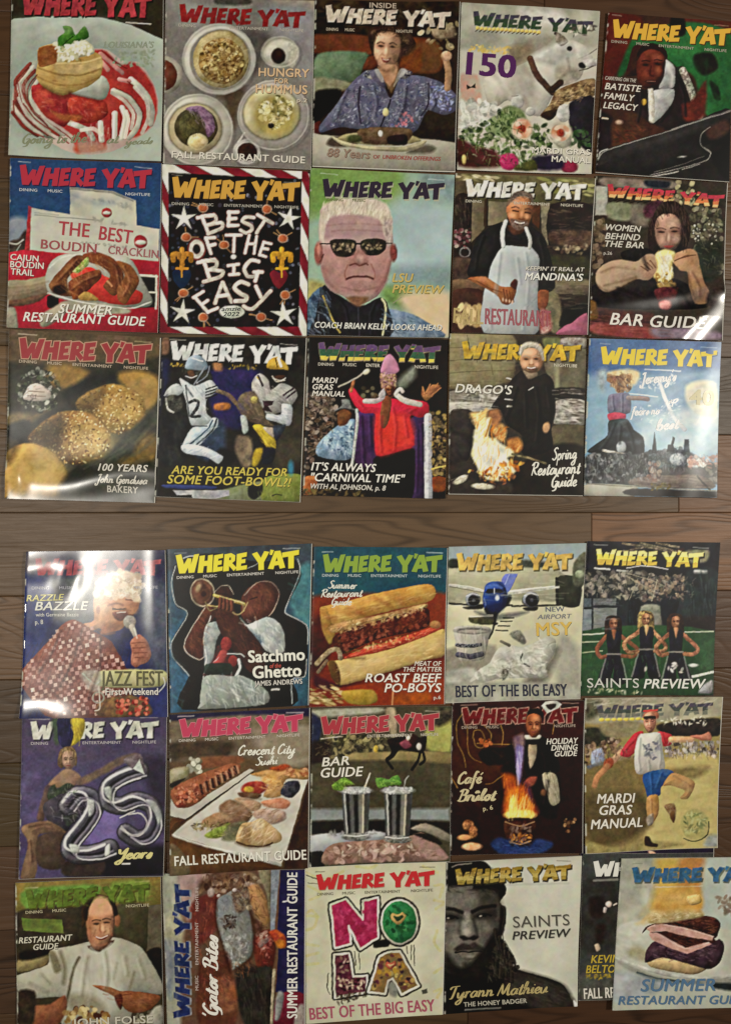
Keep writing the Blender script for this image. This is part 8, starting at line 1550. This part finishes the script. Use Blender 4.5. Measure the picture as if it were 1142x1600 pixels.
def brisket():
    c = Cover((890, 1325), 252, '350,60 1300,50 1270,1112 285,1135', 'a4a698')
    c.F('b0b0a0', '350,60 600,60 560,420 340,560', soft=80).F('a8904c', '590,60 760,60 780,300 560,420 600,200', soft=60, c2='b89c54', ns=60).F('9c7048', '760,60 950,60 930,240 900,380 760,300', soft=50, c2='a87c44', ns=60)
    c.F('9aa298', '950,60 1300,60 1290,640 1040,560 930,380', soft=60, c2='a8aea4', ns=120)
    c.F('b8b8ac', '310,780 320,560 500,500 1060,560 1290,600 1290,900 900,900 560,840', c2='a6a698', ns=120, soft=20)
    c.F('8f8f84', '310,760 500,860 760,920 1290,900 1290,960 700,940 400,860', soft=20, a=.8).L('c4c4b8', 26, '310,770 480,830 700,890 1000,910 1290,860', soft=10).L('3c4444', 12, '460,870 600,910 760,930', soft=10)
    c.F('8c8468', '390,720 460,680 560,740 540,790 420,760', soft=40, c2='a09a7c', ns=40)
    c.F('b48c44', '570,380 680,280 880,300 920,380 880,430 660,430', c2='c8a864', ns=50, soft=24).F('c09a5c', '800,330 900,320 910,370 830,390', soft=14, c2='d0b07c', ns=20).F('ac9c7c', '540,480 600,420 880,420 900,470 760,500 560,520', soft=24, c2='c0b090', ns=30).F('6a5438', '760,380 830,365 850,390 780,395', soft=12)
    c.F('402420', '500,590 540,540 700,500 880,460 980,480 1045,510 1040,570 990,630 700,540 560,550', c2='58302c', ns=40).E('6a3430', 985, 540, 54, 50, soft=14, c2='7c4440', ns=24)
    c.F('b08c80', '530,560 620,530 800,560 960,600 1000,620 980,640 850,620 660,570 560,580', c2='a07c70', ns=30, soft=8)
    c.F('4c3028', '640,580 760,580 900,630 960,660 800,700 700,640', c2='382018', ns=40)
    c.F('b08880', '550,580 600,590 800,700 960,660 960,690 810,740 680,690 580,630', c2='9c766c', ns=30, soft=8)
    c.F('3c2830', '520,790 540,700 620,640 800,740 980,690 1040,630 1075,700 1040,800 960,840 800,780 640,740 560,780', c2='54404a', ns=50).S('74646c 5a4850 2c1c24', '560,680 780,740 760,790 580,760', 34, 9, 22, .6)
    c.F('94815c', '540,780 640,750 820,780 940,830 880,870 700,840 560,810', soft=14, c2='b09c74', ns=40).E('7c5430', 870, 830, 40, 24, soft=14)
    c.F('a8acac', '300,860 600,920 720,960 500,1040 290,1080', soft=40).F('2e3634', '1010,940 1290,960 1290,1010 1010,980', soft=20)
    c.H(425, 228, 1290, 222, 110, '446c8c', sh='6a7468', ras=True, ow=4)
    c.L('6c6c60', 5, '430,95 495,95').L('8c8c80', 16, '440,265 520,262', soft=12, a=.7).L('b8b0a0', 8, '590,265 920,255', a=.7)
    c.S('7c7060 8c8070 6a6052', '1030,330 1142,330 1142,460 1050,440', 40, 10, 26, .5)
    c.T('SUMMER', 485, 1000, 1010, 992, 82, '4c6a88', 'i', sh='5c6c78').T('RESTAURANT GUIDE', 325, 1092, 1260, 1085, 58, '486684', 'i', sh='5c6c78')
    c.K('d8b478 8c6434 e8cc94', '580,380 700,290 880,310 910,380 860,430 660,430', 50, 50, 10, 9, 40, .5).K('d0b0a4 7c5448 c89c90', '540,555 640,540 980,620 960,640 660,580', 50, 60, 14, 7, 10, .6).K('d0b0a4 7c5448', '560,590 800,710 960,670 810,735 590,630', 40, 50, 20, 7, 20, .6).K('6a3c34 24100c 8a5448', '520,570 700,505 960,480 1040,540 980,610 700,540', 60, 50, 5, 8, 25, .6).K('6c5660 28181e 8a747c', '530,780 620,650 800,740 1060,660 1030,800 800,780', 80, 44, 10, 8, 40, .6)
    c.K('d0d0c4 8c8c80', '320,580 520,520 540,780 330,780', 40, 120, 20, 20, 20, .3, soft=24).K('bcb088 c8a45c', '480,420 640,300 560,520 480,520', 30, 90, -50, 20, 20, .3, soft=24)
    c.F('5c6a70', '460,870 620,915 900,930 900,945 600,935', soft=20, a=.5)
    c.F('a8926a', '530,775 640,742 900,790 955,838 860,884 700,862 560,832', soft=9, c2='c4ac80', ns=40, f=.3)
    c.F('35222a', '515,792 540,690 640,642 900,662 1050,640 1078,700 1040,800 960,846 800,802 640,764 560,792', soft=8, c2='4c3840', ns=46, f=.2).K('6a5058 20141a 80686e', '530,780 640,660 900,670 1060,660 1030,800 800,790', 90, 40, 12, 8, 30, .8)
    c.F('2c1612', '560,585 760,570 1000,620 1020,650 830,720 640,650', soft=8, sm=0, c2='4a2a22', ns=40).K('6a4034 1c0c08', '600,590 980,630 830,700 660,640', 34, 40, 15, 8, 20, .8)
    c.F('b8948a', '545,598 600,588 800,695 965,652 988,668 815,738 680,692 570,642', soft=8, sm=0, c2='a47e72', ns=24).F('b8948a', '528,556 620,524 830,558 1005,612 988,642 850,622 660,577 560,582', soft=8, sm=0, c2='a47e72', ns=24).L('dcc0b4', 7, '535,556 620,530 830,565 1000,618', a=.7).L('dcc0b4', 7, '550,600 605,594 800,700 965,658', a=.7)
    c.F('3c201a', '500,592 540,540 700,500 900,468 1000,478 1048,515 1036,578 1003,610 830,553 620,519 545,546', soft=8, c2='5a342c', ns=34, f=.3).K('84503f 24100b', '520,580 700,505 1000,485 1030,560 990,600 830,550 620,515', 60, 40, 5, 8, 25, .8)
    c.F('c0b088', '535,508 580,430 760,402 900,418 930,468 760,505 600,526', soft=16, c2='a08c60', ns=30, f=.1).K('e0d4b0 94804f', '550,500 600,440 900,425 910,465 620,515', 44, 36, 5, 8, 40, .7)
    c.F('c09850', '568,415 640,318 740,262 880,262 928,370 892,434 760,430 640,444', soft=44, c2='ac8440', ns=50, f=0, a=.85).E('e0c080', 760, 340, 90, 34, -4, soft=60, a=.6).F('c8a868', '810,330 900,318 912,372 840,392', soft=12, c2='dcbc84', ns=20, f=.3)
    add(c, 'magazine overlapping its neighbour, with a stacked meat sandwich on a plate', z=0.0040, top=.0005)
brisket()
# ------------------------------------------------------------------ lettering shapes
from mathutils.geometry import tessellate_polygon
_cache = {}
def font_shape(t, st):
    """verts (x 0..1 over the line, y in cap heights) and faces of a line set in the built-in face"""
    if (t, st) in _cache: return _cache[(t, st)]
    def mk(s):
        cu = bpy.data.curves.new('lettering', 'FONT'); cu.body = s; cu.resolution_u = 3; cu.offset = 0.0
        cu.shear = .22 if st == 'i' else 0; cu.fill_mode = 'FRONT'; cu.space_character = 1.04
        ob = bpy.data.objects.new('lettering', cu); COL.objects.link(ob)
        dg = bpy.context.evaluated_depsgraph_get(); me = bpy.data.meshes.new_from_object(ob.evaluated_get(dg))
        v = np.array([x.co[:2] for x in me.vertices]).reshape(-1, 2); f = [tuple(p.vertices) for p in me.polygons]
        bpy.data.objects.remove(ob); bpy.data.curves.remove(cu); bpy.data.meshes.remove(me)
        return v, f
    if 'cap' not in _cache:
        v, _ = mk('H'); _cache['cap'] = v[:, 1].max()-v[:, 1].min()
    v, f = mk(t); v = v.copy()
    v[:, 0] = (v[:, 0]-v[:, 0].min())/(v[:, 0].max()-v[:, 0].min()); v[:, 1] /= _cache['cap']
    _cache[(t, st)] = (v, f); return v, f
def script_shape(t, wd):
    V, Fc, x = [], [], 0.0
    for ch in t:
        adv, strokes = SCR[ch]
        for s in strokes:
            p = chaikin(P_(s), False, 2) if len(P_(s)) > 2 else P_(s)
            p = [(a+x+.25*b, b) for a, b in p]; n = len(p); i0 = len(V)
            for i, (a, b) in enumerate(p):
                q, r = p[max(i-1, 0)], p[min(i+1, n-1)]; dx, dy = r[0]-q[0], r[1]-q[1]; l = math.hypot(dx, dy)+1e-9
                w_ = wd*(.55+.6*abs(dy)/l)*(.6 if i in (0, n-1) else 1)/2
                V += [(a-dy/l*w_, b+dx/l*w_), (a+dy/l*w_, b-dx/l*w_)]
            Fc += [(i0+2*i, i0+2*i+1, i0+2*i+3, i0+2*i+2) for i in range(n-1)]
        x += adv
    v = np.array(V); v[:, 0] = (v[:, 0]-v[:, 0].min())/(v[:, 0].max()-v[:, 0].min()); v[:, 1] /= 2.0
    return v, Fc
def grow_loop(p, g):
    if not g: return p
    n = len(p); A = sum(p[i][0]*p[(i+1) % n][1]-p[(i+1) % n][0]*p[i][1] for i in range(n)); s = 1 if A > 0 else -1; out = []
    for i in range(n):
        a, b, c = p[i-1], p[i], p[(i+1) % n]
        def nr(u, v): d = math.hypot(v[0]-u[0], v[1]-u[1])+1e-9; return ((v[1]-u[1])/d*s, -(v[0]-u[0])/d*s)
        n1, n2 = nr(a, b), nr(b, c); m = (n1[0]+n2[0], n1[1]+n2[1]); k = max(.5, (m[0]**2+m[1]**2)/2)
        out.append((b[0]+m[0]/k*g*.9, b[1]+m[1]/k*g*.9))
    return out

# ------------------------------------------------------------------ the magazines
THICK = 0.0021
GFACES = None
def build_magazine(c, label, z=0.0, top=None, gloss=0.0, curl=0.0, bend=None, **_):
    global GFACES
    seed = c.seed; rg = random.Random(int(seed*977)); k = c.k
    P = [floor_pt(c.org[0]+x*k, c.org[1]+y*k, .002) for x, y in c.C]
    W = np.array([(p.x, p.y) for p in P]); W = W+(W.mean(0)-W)*.0065        # hairline gaps between neighbours
    cyp = c.org[1]+k*sum(p[1] for p in c.C)/4
    rise = .0026 if (cyp < 500 or 850 < cyp < 1300) else 0.0003
    ctr = W.mean(0); ph = [rg.uniform(0, 6.28) for _ in range(6)]; A = .00042+.00022*gloss
    fr = [rg.uniform(.5, 1.3) for _ in range(6)]
    lift = [rg.uniform(0, .0016), rg.uniform(0, .0022), rg.uniform(.0004, .0034), rg.uniform(0, .0022)]
    def zf(u, v, cv=1):
        s = A*(np.sin(6.28*(fr[0]*u+.4*fr[1]*v)+ph[0])+np.sin(6.28*(fr[2]*v-.5*fr[3]*u)+ph[1])+.6*np.sin(6.28*(fr[4]*u+fr[5]*v)+ph[2]))
        zz = z+THICK+.0008+s+rise*np.clip(v, 0, 1)**3
        for (a, b), l in zip(((0, 0), (1, 0), (1, 1), (0, 1)), lift):
            q = np.clip(1-np.hypot(u-a, v-b)/.45, 0, 1); zz = zz+l*q*q
        zz = zz+cv*curl*np.clip((u+v-1.55)/.45, 0, 1)**2
        if bend: zz = zz+bend(u, v)
        return zz-.0011*np.exp(-np.clip(u, 0, 1)/.008)
    def xy(u, v):
        u = np.asarray(u)[..., None]; v = np.asarray(v)[..., None]
        return (1-u)*(1-v)*W[0]+u*(1-v)*W[1]+u*v*W[2]+(1-u)*v*W[3]-ctr
    def uv_of(pts):
        C = np.array(c.C); u = np.full(len(pts), .5); v = np.full(len(pts), .5)
        for _ in range(12):
            a = C[1]-C[0]; b = C[3]-C[0]; d = C[0]-C[1]+C[2]-C[3]
            r = C[0]+u[:, None]*a+v[:, None]*b+(u*v)[:, None]*d-pts
            ju = a+v[:, None]*d; jv = b+u[:, None]*d; det = ju[:, 0]*jv[:, 1]-ju[:, 1]*jv[:, 0]
            u = u-(r[:, 0]*jv[:, 1]-r[:, 1]*jv[:, 0])/det; v = v-(ju[:, 0]*r[:, 1]-ju[:, 1]*r[:, 0])/det
        return u, v
    root = bpy.data.objects.new('magazine', None); COL.objects.link(root); root.location = (ctr[0], ctr[1], 0)
    root.empty_display_size = .03
    root['label'] = label; root['category'] = 'magazine'; root['group'] = 'magazines laid out on the floor'
    # cover sheet
    U, V = c.U, c.V
    co = np.empty((NV*NU, 3), np.float32); co[:, :2] = xy(U, V).reshape(-1, 2); co[:, 2] = zf(U, V).ravel()
    me = bpy.data.meshes.new('cover'); nf = (NU-1)*(NV-1)
    if GFACES is None:
        idx = np.arange(NV*NU, dtype=np.int32).reshape(NV, NU)
        GFACES = np.stack([idx[1:, :-1], idx[1:, 1:], idx[:-1, 1:], idx[:-1, :-1]], -1).reshape(-1)
    me.vertices.add(NV*NU); me.vertices.foreach_set('co', co.ravel())
    me.loops.add(nf*4); me.loops.foreach_set('vertex_index', GFACES)
    me.polygons.add(nf); me.polygons.foreach_set('loop_start', np.arange(0, nf*4, 4, dtype=np.int32))
    me.polygons.foreach_set('use_smooth', np.ones(nf, bool))
    ink = np.ones((NV*NU, 4), np.float32); ink[:, :3] = c.done().reshape(-1, 3)
    at = me.attributes.new('ink', 'FLOAT_COLOR', 'POINT'); at.data.foreach_set('color', ink.ravel())
    me.materials.append(M_PRINT); me.update(calc_edges=True)
    cover = bpy.data.objects.new('cover', me); COL.objects.link(cover); cover.parent = root; cover['gloss'] = float(gloss)
    # page block under the cover
    n = 16; t = np.linspace(0, 1, n, endpoint=False); o_, l_ = np.zeros(n), np.ones(n)
    pu = np.concatenate([t, l_, 1-t, o_]); pv = np.concatenate([o_, t, l_, 1-t]); vs, fs = [], []
    outx, outy = rg.uniform(.001, .0075), rg.uniform(-.001, .0055)
    for li, (dz, e) in enumerate(((-.0003, 0), (-.0008, 1), (-.0013, .4), (-.0018, .9), (-THICK, .5))):
        xyz = np.column_stack([xy(.002+pu*(.997+outx*e), .001+pv*(.998+outy*e)), zf(pu*.97+.015, pv, 0)+dz]); vs += [tuple(p) for p in xyz]
        if li:
            b0, b1 = (li-1)*4*n, li*4*n
            fs += [(b1+i, b1+(i+1) % (4*n), b0+(i+1) % (4*n), b0+i) for i in range(4*n)]
    gi = {}                                          # underside: inner grid joined to the last ring
    for i, (a_, b_) in enumerate(zip(np.round(pu*n).astype(int), np.round(pv*n).astype(int))): gi[(int(a_), int(b_))] = 4*4*n+i
    for j in range(1, n):
        for i in range(1, n):
            q = np.array([i/n]), np.array([j/n]); p = xy(*q)[0]; gi[(i, j)] = len(vs); vs.append((p[0], p[1], float(zf(*q, 0)[0])-THICK))
    fs += [(gi[(i, j)], gi[(i+1, j)], gi[(i+1, j+1)], gi[(i, j+1)]) for j in range(n) for i in range(n)]
    mesh_obj('pages', vs, fs, M_PAPER, root)
    # lettering
    def ink_mesh(name, items):
        AV, AF, AC, n0 = [], [], [], 0
        for v2, f, col, dz in items:
            v2 = np.asarray(v2, float); u, v = uv_of(v2)
            ok = (u > .004) & (u < .996) & (v > .003) & (v < .997)
            f = [q for q in f if all(ok[i] for i in q)]
            if not f: continue
            AV.append(np.column_stack([xy(u, v), zf(u, v)+dz])); AF += [tuple(i+n0 for i in q) for q in f]
            AC.append(np.tile(np.clip(lin(hexc(col))*c.gain, .003, .86), (len(v2), 1))); n0 += len(v2)
        if not AV: return
        o = mesh_obj(name, np.vstack(AV), AF, M_PRINT, cover, np.vstack(AC)); o['gloss'] = float(gloss)
    if c.mast:
        it = []
        for _, loops, col, layer, g in c.mast:
            L3 = [[Vector((x, y, 0)) for x, y in (grow_loop(lp, g if i == 0 else -g))] for i, lp in enumerate(loops)]
            flat = [(p.x, p.y) for lp in L3 for p in lp]
            tri = tessellate_polygon(L3); it.append((flat, orient(flat, tri), col, .00014+.00009*layer))
        ink_mesh('masthead', it)
    for s, (o, ex, up), col, st, sh, wd in c.text:
        v, f = script_shape(s, wd) if st == 'c' else font_shape(s, st)
        pts = np.array(o)+v[:, :1]*np.array(ex)+v[:, 1:]*np.array(up); f = orient(pts, f); it = []
        if sh: it.append((pts+np.array([4.5, 5.5]), f, sh, .00016))
        bw = {'b': .05, 'i': .05, 'B': .11, 'S': .085}.get(st, 0); n_ = math.hypot(*ex); ux = np.array(ex)/n_*math.hypot(*up)*bw; uy = np.array(up)*bw*.5
        it.append((pts, f, col, .00027))
        if bw: it += [(pts+ux*.5+uy*.5, f, col, .00030), (pts-ux*.5-uy*.5, f, col, .00033), (pts+ux*.5-uy*.5, f, col, .00036), (pts-ux*.5+uy*.5, f, col, .00039)]     # weight of the strokes
        if s in ('DINING', 'MUSIC', 'ENTERTAINMENT', 'NIGHTLIFE', 'ENTER'): ink_mesh('tagline', it)
        else: ink_mesh('headline', it)
    return root, cover, xy, zf
def orient(p, faces):
    """faces must look up (photo y runs down, so clockwise here)"""
    out = []
    for f in faces:
        a, b, c_ = p[f[0]], p[f[1]], p[f[2]]
        s = (b[0]-a[0])*(c_[1]-a[1])-(b[1]-a[1])*(c_[0]-a[0])
        out.append(tuple(f) if s < 0 else tuple(reversed(f)))
    return out

STAPLE = None
for c, label, kw in MAGS:
    root, cover, xy, zf = build_magazine(c, label, **kw)
    if 'singer' in label:                       # the two wire staples that show on this spine
        for v in (.34, .56):
            p = xy(np.array([.011]), np.array([v]))[0]; q = float(zf(np.array([.011]), np.array([v]))[0])
            vs = [(sx*.00035, sy*.0055, sz*.0003) for sz in (-1, 1) for sx, sy in ((-1, -1), (1, -1), (1, 1), (-1, 1))]
            s = mesh_obj('staple', vs, [(0, 3, 2, 1), (4, 5, 6, 7), (0, 1, 5, 4), (1, 2, 6, 5), (2, 3, 7, 6), (3, 0, 4, 7)], M_STEEL, root, loc=(p[0], p[1], q+.0002))
